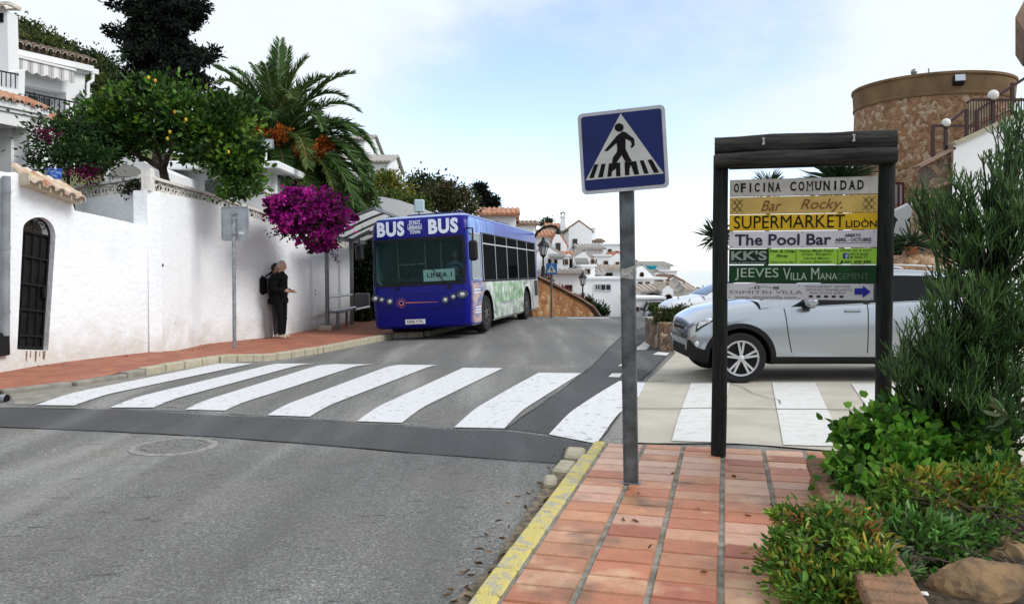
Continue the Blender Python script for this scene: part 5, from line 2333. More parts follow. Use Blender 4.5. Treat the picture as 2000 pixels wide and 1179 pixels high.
# driver
bm_ = Matrix.Translation(bus.location) @ bus.rotation_euler.to_matrix().to_4x4()
J = {'pelvis': ((0, 0, 0), (0.17, 0.14)), 'chest': ((0.02, 0, 0.34), (0.18, 0.13)), 'shoul': ((0.02, 0, 0.46), (0.12, 0.1)), 'neck': ((0.03, 0, 0.56), 0.06), 'head': ((0.045, 0, 0.62), 0.055),
     'sl': ((0.02, 0.18, 0.44), 0.07), 'el': ((0.22, 0.24, 0.22), 0.055), 'wl': ((0.44, 0.16, 0.3), 0.042), 'sr': ((0.02, -0.18, 0.44), 0.07), 'er': ((0.22, -0.24, 0.22), 0.055), 'wr': ((0.44, -0.16, 0.3), 0.042),
     'hl': ((0.1, 0.1, -0.02), 0.1), 'kl': ((0.42, 0.11, 0.0), 0.08), 'hr': ((0.1, -0.1, -0.02), 0.1), 'kr': ((0.42, -0.11, 0.0), 0.08)}
Bn = [('pelvis', 'chest'), ('chest', 'shoul'), ('shoul', 'neck'), ('neck', 'head'), ('shoul', 'sl'), ('sl', 'el'), ('el', 'wl'), ('shoul', 'sr'), ('sr', 'er'), ('er', 'wr'), ('pelvis', 'hl'), ('hl', 'kl'), ('pelvis', 'hr'), ('hr', 'kr')]
m_shirt = mat('pale_blue_shirt', (0.35, 0.48, 0.62), 0.8)
drv = skin_body('person', J, Bn, [m_shirt, m_trou, m_skin], lambda c: 2 if (c.z > 0.53 or c.x > 0.36 and c.z > 0.15) else (1 if c.z < 0.06 else 0), None, bm_ @ V((0.55, 1.32, 1.28)), R(-100.5))
add_head(drv, (0.06, 0, 0.69), 1.0, 2)
add_hand(drv, (0.44, 0.16, 0.30), (1, -0.2, 0.2), (0, 0, 1), 2)
add_hand(drv, (0.44, -0.16, 0.30), (1, 0.2, 0.2), (0, 0, 1), 2)
tag(drv, 'bus driver in a pale shirt sitting behind the windscreen', 'person')

# ------------------------------------------------------------------ cars


def spline(pts, x):
    """Catmull-Rom through rows (x, a, b, ...)"""
    n = len(pts)
    i = 0
    while i < n - 2 and x > pts[i + 1][0]:
        i += 1
    p0, p1, p2, p3 = pts[max(i - 1, 0)], pts[i], pts[i + 1], pts[min(i + 2, n - 1)]
    t = min(1, max(0, (x - p1[0]) / (p2[0] - p1[0])))
    out = []
    for k in range(1, len(p1)):
        m1 = (p2[k] - p0[k]) / max(1e-6, p2[0] - p0[0]) * (p2[0] - p1[0])
        m2 = (p3[k] - p1[k]) / max(1e-6, p3[0] - p1[0]) * (p2[0] - p1[0])
        t2, t3 = t * t, t * t * t
        out.append((2 * t3 - 3 * t2 + 1) * p1[k] + (t3 - 2 * t2 + t) * m1 + (-2 * t3 + 3 * t2) * p2[k] + (t3 - t2) * m2)
    return out


# x, half width, bottom, shoulder, centre top
CAR = [(0.25, 0.50, 0.40, 0.68, 0.72), (0.27, 0.66, 0.32, 0.74, 0.80), (0.34, 0.76, 0.27, 0.79, 0.87), (0.46, 0.83, 0.25, 0.83, 0.95), (0.68, 0.875, 0.24, 0.885, 1.01), (1.0, 0.895, 0.24, 0.95, 1.07),
       (1.35, 0.90, 0.24, 0.985, 1.10), (2.0, 0.90, 0.24, 1.01, 1.10), (3.0, 0.905, 0.24, 1.06, 1.12), (3.7, 0.90, 0.26, 1.10, 1.14), (4.1, 0.87, 0.30, 1.12, 1.13), (4.3, 0.80, 0.34, 1.08, 1.08), (4.36, 0.70, 0.38, 1.0, 1.0)]
# x, roof height, half width of the roof
ROOF = [(1.12, 1.07, 0.78), (1.30, 1.17, 0.72), (1.6, 1.305, 0.66), (1.95, 1.42, 0.63), (2.3, 1.485, 0.62), (2.8, 1.51, 0.62), (3.3, 1.50, 0.61), (3.75, 1.455, 0.59), (4.05, 1.375, 0.57), (4.2, 1.25, 0.62), (4.27, 1.12, 0.70)]
CL = 4.36
SECT = 15


def c_sec(x, t):
    """right-hand half section of the lower body: t 0 at the sill, 1 on the centre line"""
    w, zb, zs, zt = spline(CAR, x)
    P = [(0.86, zb), (0.965, zb + 0.04), (0.99, zb + 0.2), (1.0, zb + (zs - zb) * 0.55), (0.992, zs - 0.13), (0.965, zs - 0.03), (0.92, zs + 0.01), (0.72, zs + (zt - zs) * 0.62), (0.36, zs + (zt - zs) * 0.93), (0, zt)]
    f = t * (len(P) - 1)
    rows = [(i, a, b) for i, (a, b) in enumerate(P)]
    a, b = spline(rows, f)
    return a * w, b


def c_gh(x, s):
    """side of the cabin: s 0 at the shoulder, 1 at the eave"""
    w, zb, zs, zt = spline(CAR, x)
    zr, wr = spline(ROOF, x)
    y = (w * 0.93) * (1 - s) + (wr + 0.03) * s
    z = (zs - 0.0) * (1 - s) + (zr - 0.045) * s
    return y + 0.02 * math.sin(math.pi * s), z


m_clad = mat('black_cladding', (0.007, 0.007, 0.0075), 0.65, spec=0.25, bump=0.1, bs=200)
m_cglass = glass_mat('car_glass', (0.003, 0.004, 0.005), 0, 0.02, 0.3)


def make_car(root, paint, spare_plate='', detail=True, hood_glass=None):
    """front of the car at x = 0, the length running along +x, y < 0 the side that faces the camera"""
    mb = MB()
    NX = 60
    xs_ = [CAR[0][0] + (CL - CAR[0][0]) * k / NX for k in range(NX + 1)]
    ts = [k / 24 for k in range(25)]
    full = [(s, t) for s, t in [(-1, t) for t in ts] + [(1, t) for t in ts[::-1][1:]]]
    rows = []
    for x in xs_:
        r = []
        for s, t in full:
            y, z = c_sec(x, t)
            r.append((x, s * y, z))
        rows.append(r)
    i0 = 0
    for r in rows:
        mb.v += r
    wd = len(full)
    for k in range(NX):
        for j in range(wd - 1):
            t = (full[j][1] + full[j + 1][1]) / 2
            x = (xs_[k] + xs_[k + 1]) / 2
            black = t < 0.185 or (x < 0.46 and t < 0.20) or (x > 4.1 and t < 0.3)
            a = k * wd + j
            mb.face((a, a + 1, a + wd + 1, a + wd), 1 if black else 0)
        a = k * wd
        mb.face((a + wd - 1, a, a + wd, a + 2 * wd - 1), 1)
    mb.face(range(wd), 0)
    mb.face([NX * wd + wd - 1 - j for j in range(wd)], 0)
    body = mb.build('body', [paint, m_clad, m_dark], root)
    FA, RA_ = 0.86, 3.55
    cs = []
    M0 = Matrix.Translation(root.location) @ root.rotation_euler.to_matrix().to_4x4()
    for x in (FA, RA_):
        for s in (-1, 1):
            c_ = MB()
            c_.cyl((x, s * 0.55, 0.33), (x, s * 1.1, 0.33), 0.40, n=40, mi=2)
            co = c_.build('cutter', [paint, m_clad, m_dark])
            co.matrix_world = M0
            cs.append(co)
    cut(body, cs)
    set_smooth(body.data, 35)
    # wheel arch lips of black plastic, following the body side
    mb = MB()
    for x in (FA, RA_):
        for s in (-1, 1):
            ra, rb = [], []
            for k in range(25):
                a = R(-12 + 204 * k / 24)
                for lst, rr, off in ((ra, 0.395, 0.008), (rb, 0.46, 0.006)):
                    px, pz = x + rr * math.cos(a), 0.33 + rr * math.sin(a)
                    w, zb, zs, zt = spline(CAR, px)
                    # half width of the side at that height
                    best = min((abs(c_sec(px, t / 40)[1] - pz), c_sec(px, t / 40)[0]) for t in range(0, 28))
                    lst.append((px, s * (best[1] + off), pz))
            rc = [(p[0], p[1] - s * 0.05, p[2]) for p in ra]
            mb.grid([rc, ra, rb], flip=(s > 0))
    mb.build('wheel_arch', m_clad, root, 50)
    # cabin
    mb = MB()
    NG = 44
    gx = [ROOF[0][0] + (ROOF[-1][0] - ROOF[0][0]) * k / NG for k in range(NG + 1)]
    rows = []
    for x in gx:
        zr, wr = spline(ROOF, x)
        half = [c_gh(x, s / 6) for s in range(7)]
        half += [(wr * 0.96, zr - 0.018), (wr * 0.8, zr - 0.004), (wr * 0.4, zr + 0.004), (0, zr + 0.006)]
        rows.append([(x, -y, z) for y, z in half] + [(x, y, z) for y, z in half[::-1][1:]])
    mb.grid(rows)
    mb.build('roof', paint, root, 40)
    # glazing
    def side_patch(name, x0, x1, s0, s1, parent=root, off=0.006, m=m_cglass, x1top=None, x0top=None):
        for sd in (-1, 1):
            mb = MB()
            rws = []
            for q in range(7):
                s = s0 + (s1 - s0) * q / 6
                a = x0 + ((x0top if x0top is not None else x0) - x0) * q / 6
                b = x1 + ((x1top if x1top is not None else x1) - x1) * q / 6
                rws.append([(lambda y, z: (x, sd * (y + off), z))(*c_gh(x, s)) for x in [a + (b - a) * u / 14 for u in range(15)]])
            mb.grid(rws, flip=(sd > 0))
            mb.build(name, m, parent, 60)
    side_patch('side_window', 1.52, 2.47, 0.05, 0.88, x0top=1.98)
    side_patch('side_window', 2.53, 3.36, 0.05, 0.88)
    side_patch('side_window', 3.42, 4.02, 0.08, 0.85, x1top=3.86)
    side_patch('window_pillar', 2.46, 2.54, 0.02, 0.92, off=0.004, m=m_clad)
    side_patch('window_pillar', 3.35, 3.43, 0.02, 0.92, off=0.004, m=m_clad)
    for nm, a, b in (('windscreen', 1.18, 2.0), ('rear_window', 4.03, 4.235)):
        mb = MB()
        rws = []
        for q in range(10):
            x = a + (b - a) * q / 9
            zr, wr = spline(ROOF, x)
            dz = 0.008
            n_out = -0.01 if a < 3 else 0.012
            rws.append([(x + n_out, wr * 0.93 * u, zr + 0.006 - 0.016 * abs(u) ** 3 + dz) for u in np.linspace(-1, 1, 13)])
        mb.grid(rws)
        mb.build(nm, hood_glass if (hood_glass and a < 3) else m_cglass, root, 60)
    # doors: seams, handles
    mb = MB()
    for x, t0, t1 in ((1.42, 0.2, 0.62), (2.50, 0.2, 0.66)):
        for sd in (-1, 1):
            pts = []
            for q in range(14):
                t = t0 + (t1 - t0) * q / 13
                y, z = c_sec(x + (0.10 * (1 - q / 13) ** 2 if x < 2 else 0.0), t)
                pts.append((x + (0.10 * (1 - q / 13) ** 2 if x < 2 else 0.0), sd * (y + 0.0005), z))
            mb.tube(pts, 0.006, 5)
    mb.build('door_seam', m_dark, root, 50)
    for x in (2.30, 3.30):
        for sd in (-1, 1):
            y, z = c_sec(x, 0.50)
            mb = MB()
            mb.box((x, sd * (y + 0.022), z), (0.21, 0.022, 0.034), bev=0.011)
            mb.box((x + 0.085, sd * (y + 0.01), z), (0.03, 0.03, 0.026))
            mb.box((x - 0.085, sd * (y + 0.01), z), (0.03, 0.03, 0.026))
            mb.build('door_handle', paint, root, 40)
    # mirrors
    for sd in (-1, 1):
        mb = MB()
        mb.ball((1.72, sd * 1.0, 1.08), 0.115, 14, 0, sq=(0.72, 1.05, 0.72))
        m_ = mb.build('mirror', paint, root, 60)
        mb = MB()
        mb.bar((1.70, sd * 0.84, 1.0), (1.74, sd * 0.98, 1.02), 0.09, 0.05)
        mb.ball((1.755, sd * 1.0, 1.075), 0.10, 12, 0, sq=(0.5, 1.0, 0.66))
        mb.build('mirror_foot', m_clad, m_, 50)
    # headlights: clear cover over a dark bowl with two reflectors
    for sd in (-1, 1):
        mb = MB()
        rws = []
        for q in range(9):
            u = q / 8
            row = []
            for k in range(13):
                w = k / 12
                x = (0.305 + 0.2 * w) * (1 - u) + (0.34 + 0.32 * w) * u
                t = (0.46 + 0.085 * w) * (1 - u) + (0.615 + 0.06 * w) * u
                y, z = c_sec(x, t)
                row.append((x - 0.004, sd * (y + 0.007), z + 0.004))
            rws.append(row)
        mb.grid(rws, flip=(sd > 0))
        hl = mb.build('headlight', mat('headlight_bowl', (0.02, 0.021, 0.023), 0.15), root, 60)
        mb = MB()
        for x, t, r in ((0.38, 0.54, 0.042), (0.47, 0.585, 0.05)):
            y, z = c_sec(x, t)
            mb.ball((x - 0.01, sd * (y + 0.004), z + 0.005), r, 12, sq=(0.9, 0.35, 0.75))
        rws = []
        for q in range(6):
            u = 0.18 + 0.62 * q / 5
            row = []
            for k in range(9):
                w = 0.08 + 0.66 * k / 8
                x = (0.305 + 0.2 * w) * (1 - u) + (0.34 + 0.32 * w) * u
                t = (0.46 + 0.085 * w) * (1 - u) + (0.615 + 0.06 * w) * u
                y, z = c_sec(x, t)
                row.append((x - 0.006, sd * (y + 0.011), z + 0.006))
            rws.append(row)
        mb.grid(rws, flip=(sd > 0))
        mb.build('reflector', m_lens, hl, 60)
    # grille and lower intake
    mb = MB()
    for z, w, h in ((0.69, 0.34, 0.075), (0.43, 0.38, 0.09)):
        mb.box((0.265, 0, z), (0.04, w * 2, h), bev=0.02)
    mb.build('grille', m_clad, root, 30)
    # front fog lamp corner
    for sd in (-1, 1):
        mb = MB()
        y, z = c_sec(0.35, 0.27)
        mb.ball((0.32, sd * (y - 0.0), z), 0.04, 10, sq=(0.8, 0.5, 1))
        mb.build('fog_lamp', m_lens, root, 60)
        mb = MB()
        pts = []
        for q in range(12):
            x = 2.0 + 1.75 * q / 11
            zr, wr = spline(ROOF, x)
            pts.append((x, sd * (wr - 0.02), zr + (0.045 if 0 < q < 11 else 0.0)))
        mb.tube(pts, 0.013, 6)
        mb.build('roof_rail', m_steel, root, 50)
        mb = MB()
        y, z = c_sec(4.2, 0.56)
        mb.ball((4.16, sd * (y - 0.005), z), 0.09, 12, sq=(1.2, 0.3, 1.1))
        mb.build('tail_light', mat('tail_red', (0.30, 0.01, 0.012), 0.2), root, 60)
    for x in (FA, RA_):
        for sd in (-1, 1):
            wheel(root, (x, sd * 0.80, 0.33), 0.335, 0.21, sd, 0.235, 5, m_alloy, 0.035, True)
    return root


m_silver = mat('silver_paint', (0.40, 0.43, 0.465), 0.22, metal=0.85, coat=1.0)
m_whitep = mat('white_paint', (0.62, 0.64, 0.66), 0.3, coat=1.0)
m_blackp = mat('dark_paint', (0.012, 0.010, 0.012), 0.2, coat=1.0)
cy = 10.75
c1 = thing('silver_car', 'silver sport utility car parked side on behind the wooden notice board', 'car', (2.12, cy + 0.86, gz(4.5, cy) + 0.012), R(0.8))
make_car(c1, m_silver)
c1.scale = (1.02, 1.0, 1.0)
c2 = thing('white_car', 'pale car parked farther back, its blue windscreen showing beside the left sign post', 'car', (3.2, 18.6, gz(5, 18.6) + 0.012), R(3))
make_car(c2, m_whitep, hood_glass=glass_mat('blue_windscreen', (0.02, 0.03, 0.075), 0, 0.03))
c2.scale = (0.88, 0.9, 0.88)
# ------------------------------------------------------------------ pedestrian crossing sign
tp = G(1233, 942, PZ)
tp.z = PZ
ts = thing('crossing_sign', 'large blue square pedestrian crossing sign on a grey steel pole in the tiled pavement', 'traffic sign', tuple(tp), R(-15))
Yt = tp.y
m_pole = mat('weathered_pole', (0.13, 0.145, 0.155), 0.5, metal=0.45, vs=9, var=0.45, bump=0.15, bs=40, detail=8)
PT = V((-0.055, 0.0, 2.60))
mb = MB()
mb.bar((0, 0, -0.05), PT, 0.098, 0.05, 0, up=(0, 1, 0))
for s in (-1, 1):
    mb.bar((s * 0.046, -0.004, -0.05), PT + V((s * 0.046, -0.004, 0)), 0.008, 0.058, 0, up=(0, 1, 0))
mb.build('pole', m_pole, ts)
mb = MB()
mb.box((-0.03, 0, 1.485), (0.112, 0.066, 0.03), bev=0.006)
mb.box((-0.028, -0.002, 1.455), (0.106, 0.062, 0.045), rot=(0, 0.12, 0.02))
mb.poly([(-0.075, -0.034, 1.49), (0.03, -0.036, 1.50), (0.035, -0.038, 1.53), (-0.02, -0.034, 1.51)])
mb.build('torn_tape', mat('grey_tape', (0.38, 0.38, 0.36), 0.7, vs=40, var=0.4), ts)
mb = MB()
mb.box((0, 0, 0.003), (0.13, 0.085, 0.006))
mb.build('base_collar', m_galv, ts)
ROLL = R(-3.6)
pc = AT(1217.5, 295, Yt)
pl_o = bpy.data.objects.new('sign_plate', None)
W_, H_ = 0.60, 0.56
k_ = 4.9125
TLp, TRp, BRp, BLp = V((150, 235)), V((975, 140)), V((1005, 925)), V((170, 990))
ex = ((TRp - TLp) + (BRp - BLp)) / 2
ey = ((BLp - TLp) + (BRp - TRp)) / 2
Cc = (TLp + TRp + BRp + BLp) / 4
det = ex.x * ey.y - ex.y * ey.x
rot_roll = Matrix.Rotation(ROLL, 3, 'Y')
lc = Matrix.Rotation(R(15), 3, 'Z') @ (pc - tp)
lc.y = -0.055


def sg(px, py, off=0.0):
    d = V((px, py)) - Cc
    a = (d.x * ey.y - d.y * ey.x) / det
    b = (ex.x * d.y - ex.y * d.x) / det
    return lc + rot_roll @ V((a * W_, -off, -b * H_))


def rrect(w, h, r, n=6):
    pts = []
    for cx, cy, a0 in ((w - r, -h + r, -90), (w - r, h - r, 0), (-w + r, h - r, 90), (-w + r, -h + r, 180)):
        for s in range(n + 1):
            a = R(a0 + 90 * s / n)
            pts.append((cx + r * math.cos(a), cy + r * math.sin(a)))
    return pts


m_sgrim = mat('sign_rim', (0.46, 0.47, 0.50), 0.45, vs=6, var=0.12)
m_sgblue = mat('sign_blue', (0.004, 0.013, 0.10), 0.4, spec=0.25, vs=5, var=0.12)
m_sgwhite = mat('sign_white', (0.47, 0.48, 0.46), 0.45, vs=6, var=0.08)
mb = MB()
mb.prism([lc + rot_roll @ V((x, 0.0, z)) for x, z in rrect(W_ / 2, H_ / 2, 0.035)], (0, 0.022, 0))
plate = mb.build('plate', m_sgrim, ts)
mb = MB()
mb.prism([lc + rot_roll @ V((x, -0.001, z)) for x, z in rrect(W_ / 2 - 0.024, H_ / 2 - 0.024, 0.02)], (0, -0.0015, 0))
mb.build('blue_field', m_sgblue, plate)
mb = MB()
mb.poly([sg(*q, 0.0045) for q in ((565, 228), (957, 791), (213, 859))])
mb.build('triangle', m_sgwhite, plate, fix=False)
mb = MB()
o_ = 0.006
mb.poly([sg(548 + 43 * math.cos(2 * math.pi * k / 24), 360 + 40 * math.sin(2 * math.pi * k / 24), o_) for k in range(24)])
shapes = [
    [(520, 440), (576, 396), (606, 402), (606, 470), (604, 560), (525, 560), (520, 505)],
    [(520, 440), (520, 505), (432, 582), (406, 582), (408, 570)],
    [(606, 402), (688, 466), (692, 528), (664, 553), (650, 546), (662, 522), (655, 490), (606, 466)],
    [(525, 560), (604, 560), (570, 612), (516, 690), (470, 694), (482, 640), (520, 590)],
    [(604, 560), (640, 640), (662, 676), (600, 684), (566, 622), (570, 610)],
    [(300, 708), (341, 704), (292, 836), (247, 840)],
    [(370, 703), (411, 700), (380, 828), (335, 832)],
    [(442, 697), (549, 688), (507, 745), (470, 775), (463, 822), (423, 825)],
    [(549, 688), (550, 818), (508, 820), (507, 745)],
    [(590, 686), (637, 681), (650, 712), (637, 750), (634, 808), (592, 810)],
    [(637, 681), (702, 675), (726, 800), (681, 804), (650, 712)],
    [(734, 671), (771, 668), (817, 791), (774, 795)],
    [(806, 664), (849, 659), (914, 782), (866, 787)],
]
for sh_ in shapes:
    mb.poly([sg(*q, o_) for q in sh_])
mb.build('pedestrian_symbol', m_ink, plate, fix=False)
mb = MB()
for dz in (-0.15, 0.15):
    mb.box(lc + V((0, 0.035, dz)), (0.12, 0.03, 0.04), bev=0.006)
mb.build('bracket', m_galv, ts)

# ------------------------------------------------------------------ wooden notice board
nbp = G(1403, 888, PZ)
nb_t = thing('notice_board', 'dark wooden notice board frame carrying seven painted name boards between two posts', 'notice board', (nbp.x, nbp.y, PZ), -HD)
m_wood = mat('dark_green_wood', (0.007, 0.010, 0.009), 0.75, spec=0.2, vs=9, col2=(0.02, 0.023, 0.02), bump=0.5, bs=35, detail=9)
m_wood2 = mat('weathered_beam', (0.022, 0.023, 0.021), 0.9, spec=0.2, vs=7, col2=(0.065, 0.063, 0.056), bump=0.6, bs=45, detail=9)
for nm in (m_wood, m_wood2):
    # grain runs along the timber: stretch the noise
    t = nm.node_tree
    for n in [q for q in t.nodes if q.type == 'TEX_NOISE']:
        mp = t.nodes.new('ShaderNodeMapping')
        mp.inputs['Scale'].default_value = (6, 6, 0.5) if nm is m_wood else (0.5, 6, 6)
        lk = n.inputs['Vector'].links[0]
        t.links.new(lk.from_socket, mp.inputs['Vector'])
        t.links.new(mp.outputs['Vector'], n.inputs['Vector'])
PWD = 1.22
for x in (0, PWD):
    mb = MB()
    pts, rad = [], []
    for k in range(13):
        z = -0.1 + 2.5 * k / 12
        pts.append((x + 0.004 * math.sin(z * 2.3 + x), 0.003 * math.sin(z * 3.1), z))
        rad.append(0.060 + 0.0015 * math.sin(z * 5 + x))
    mb.tube(pts, rad, 20)
    mb.build('post', m_wood, nb_t, 40)
# beam: an upper and a lower timber with a split between them, and a dark rail under them
for nm, z, h, y, w in (('upper_timber', 2.47, 0.142, -0.045, 0.14), ('lower_timber', 2.352, 0.125, -0.062, 0.14)):
    mb = MB()
    n = 24
    rows = []
    for k in range(n + 1):
        x = -0.052 + (PWD + 0.104) * k / n
        q = []
        for a in range(14):
            an = 2 * math.pi * a / 14
            ss = lambda v, p=0.6: math.copysign(abs(v) ** p, v)
            wob = 0.004 * math.sin(x * 9 + a) + random.uniform(-0.0015, 0.0015)
            q.append((x, y + (w / 2 + wob) * ss(math.cos(an)), z + (h / 2 - 0.004 + wob) * ss(math.sin(an)) + 0.006 * math.sin(x * 2.5)))
        rows.append(q + [q[0]])
    mb.grid(rows)
    mb.poly([p for p in rows[0][:-1]])
    mb.poly([p for p in rows[-1][:-1]][::-1])
    mb.build(nm, m_wood2, nb_t, 50)
mb = MB()
mb.box((PWD / 2, -0.0, 2.325), (PWD - 0.11, 0.09, 0.07), bev=0.01)
mb.build('rail', m_wood, nb_t)
for x in (0.315, 0.965):
    mb = MB()
    mb.bar((x, -0.122, 2.455), (x, -0.124, 2.51), 0.012)
    mb.bar((x - 0.012, -0.124, 2.46), (x + 0.01, -0.124, 2.467), 0.010)
    mb.bar((x - 0.012, -0.124, 2.507), (x + 0.01, -0.124, 2.503), 0.010)
    mb.build('hook', mat('pale_hook', (0.45, 0.45, 0.42), 0.5), nb_t)

X0, BWID = 0.067, 1.088


def zu(y):
    """height of a line at picture row y of the enlarged view of the boards (left edge)"""
    return CH - PZ + (525 - (240 + y / 3.1025)) * (6.6 / 1600)


boards = [(355, 457, 'cream'), (459, 561, 'ochre'), (563, 659, 'yellow'), (661, 763, 'white'), (765, 858, 'green'), (862, 966, 'dark green'), (970, 1066, 'grey white')]
bm_cols = {
    'cream': mat('board_cream', (0.50, 0.475, 0.43), 0.7, vs=12, var=0.14, detail=8),
    'ochre': mat('board_ochre', (0.56, 0.39, 0.12), 0.65, vs=8, var=0.12),
    'yellow': mat('board_yellow', (0.66, 0.42, 0.018), 0.6, vs=8, var=0.12),
    'white': mat('board_pale', (0.62, 0.60, 0.64), 0.5, vs=4, var=0.05),
    'green': mat('board_lime', (0.30, 0.56, 0.055), 0.5, vs=4, var=0.05),
    'dark green': mat('board_dark_green', (0.008, 0.045, 0.014), 0.6, vs=8, var=0.3),
    'grey white': mat('board_grey_white', (0.56, 0.56, 0.58), 0.5, vs=4, var=0.06),
}
FY = -0.031
bobj = {}
for a, b, c in boards:
    z1, z0 = zu(a + 1), zu(b - 1)
    mb = MB()
    xl = X0 - (0.018 if c == 'grey white' else 0)
    mb.box((xl + BWID / 2, -0.014, (z0 + z1) / 2), (BWID, 0.03, z1 - z0), bev=0.003)
    ob = mb.build('sign_board', bm_cols[c], nb_t)
    ob['label'] = c + ' painted board with lettering'
    bobj[c] = (ob, z0, z1)
    mb = MB()
    for ux in (0.02, 0.505, 0.98):
        for uz in (0.1, 0.9):
            if c in ('white', 'grey white'):
                mb.lathe([(0.005, 0), (0.004, 0.002), (0, 0.002)], (xl + ux * BWID, FY + 0.002, z0 + uz * (z1 - z0)), 8, 0, (0, -1, 0))
    if mb.v:
        mb.build('screw', m_galv, ob)


def letter(c, items, m, off=0.0012, name='lettering', extra=None):
    """items: (text, x0, x1, v0, v1, kwargs): x in the enlarged view's columns, v 0 at the board's foot and 1 at its top"""
    ob, z0, z1 = bobj[c]
    mb = MB()
    for tx, xa, xb, v0, v1, kw in items:
        w = (xb - xa) / 885 * BWID
        tg = text_geo(tx, width=w, height=(v1 - v0) * (z1 - z0), **kw)
        put_text(mb, tg, lambda x, y: (X0 + (xa - 150) / 885 * BWID + x, FY - off, z0 + v0 * (z1 - z0) + y))
    if extra:
        extra(mb, z0, z1, lambda px, v: (X0 + (px - 150) / 885 * BWID, FY - off, z0 + v * (z1 - z0)))
    return mb.build(name, m, ob, fix=False)


def serif_word(mb, word, xa, xb, v0, v1, z0, z1, off):
    """heavy upright letters with hairline feet: each stem gets short serifs"""
    n = len(word)
    step = (xb - xa) / n
    for i, chh in enumerate(word):
        w = step * (0.42 if chh == 'I' else 0.80)
        x_ = xa + i * step + (step - w) / 2
        ww = w / 885 * BWID
        hh = (v1 - v0) * (z1 - z0)
        tg = text_geo(chh, bold=0.0 if chh == 'M' else 0.03, width=ww * (0.55 if chh == 'I' else 0.92), height=hh)
        zb = z0 + v0 * (z1 - z0)
        xo = X0 + (x_ - 150) / 885 * BWID + (ww * 0.22 if chh == 'I' else 0)
        put_text(mb, tg, lambda x, y: (xo + x, FY - off, zb + y))
        if chh in 'FINAMUD':
            wide = {'I': [(0.5, 0.55)], 'F': [(0.2, 0.5)], 'N': [(0.15, 0.4), (0.85, 0.35)], 'A': [(0.08, 0.42), (0.92, 0.42)], 'M': [(0.12, 0.38), (0.88, 0.38)], 'U': [(0.15, 0.4), (0.85, 0.4)], 'D': [(0.15, 0.4)]}[chh]
            for cxx, ws in wide:
                for zz in ((zb, zb + hh - 0.004) if chh not in 'UA' else ((zb + hh - 0.004,) if chh == 'U' else (zb,))):
                    xm = X0 + (x_ - 150) / 885 * BWID + ww * cxx
                    mb.poly([(xm - ww * ws / 2, FY - off - 0.0003, zz), (xm + ww * ws / 2, FY - off - 0.0003, zz), (xm + ww * ws / 2, FY - off - 0.0003, zz + 0.004), (xm - ww * ws / 2, FY - off - 0.0003, zz + 0.004)])


def ex1(mb, z0, z1, P):
    serif_word(mb, 'OFICINA', 172, 468, 0.25, 0.78, z0, z1, 0.0012)
    serif_word(mb, 'COMUNIDAD', 514, 960, 0.26, 0.80, z0, z1, 0.0012)


letter('cream', [], m_ink, extra=ex1)
m_brn = mat('brown_lettering', (0.20, 0.085, 0.03), 0.7)


def ex2(mb, z0, z1, P):
    for xa in (162, 948):
        for (p, q) in (((0, 0.12), (70, 0.88)), ((70, 0.12), (0, 0.88)), ((0, 0.5), (35, 0.9)), ((35, 0.1), (70, 0.5)), ((0, 0.45), (35, 0.1)), ((35, 0.9), (70, 0.5)), ((18, 0.2), (52, 0.8)), ((52, 0.2), (18, 0.8))):
            a, b = V(P(xa + p[0], p[1])), V(P(xa + q[0], q[1]))
            mb.bar(a, b, 0.0032, 0.0012, 0, up=(0, 1, 0))


letter('ochre', [('Bar', 345, 470, 0.16, 0.78, dict(shear=0.35, bold=0.004)), ('Rocky.', 583, 830, 0.05, 0.82, dict(shear=0.35, bold=0.004))], m_brn)
letter('ochre', [], mat('sepia', (0.09, 0.06, 0.02), 0.8), name='ornament', extra=ex2)
letter('yellow', [('SUPERMARKET', 178, 846, 0.13, 0.93, dict(bold=0.0)), ('LIDÒN', 852, 1030, 0.13, 0.66, dict(bold=0.012))], m_ink)
m_navy = mat('navy_lettering', (0.03, 0.02, 0.05), 0.6)
letter('white', [('The Pool Bar', 185, 768, 0.16, 0.83, dict(bold=0.022)), ('ABIERTO', 846, 940, 0.62, 0.80, dict(bold=0.03)), ('ABRIL - OCTUBRE', 790, 1000, 0.36, 0.56, dict(bold=0.03))], m_navy,
       extra=lambda mb, z0, z1, P: mb.poly([P(790, 0.26), P(1000, 0.26), P(1000, 0.285), P(790, 0.285)]))
letter('green', [], mat('board_black_green', (0.010, 0.018, 0.014), 0.6), 0.0008, 'dark_panel', lambda mb, z0, z1, P: mb.poly([P(151, 0.01), P(396, 0.01), P(396, 0.985), P(151, 0.985)]))
letter('green', [("KK'S", 163, 384, 0.26, 0.88, dict(bold=0.03)), ('BAR & RESTAURANT', 160, 382, 0.05, 0.15, dict(bold=0.02))], mat('grey_green_lettering', (0.24, 0.31, 0.26), 0.6), 0.002)
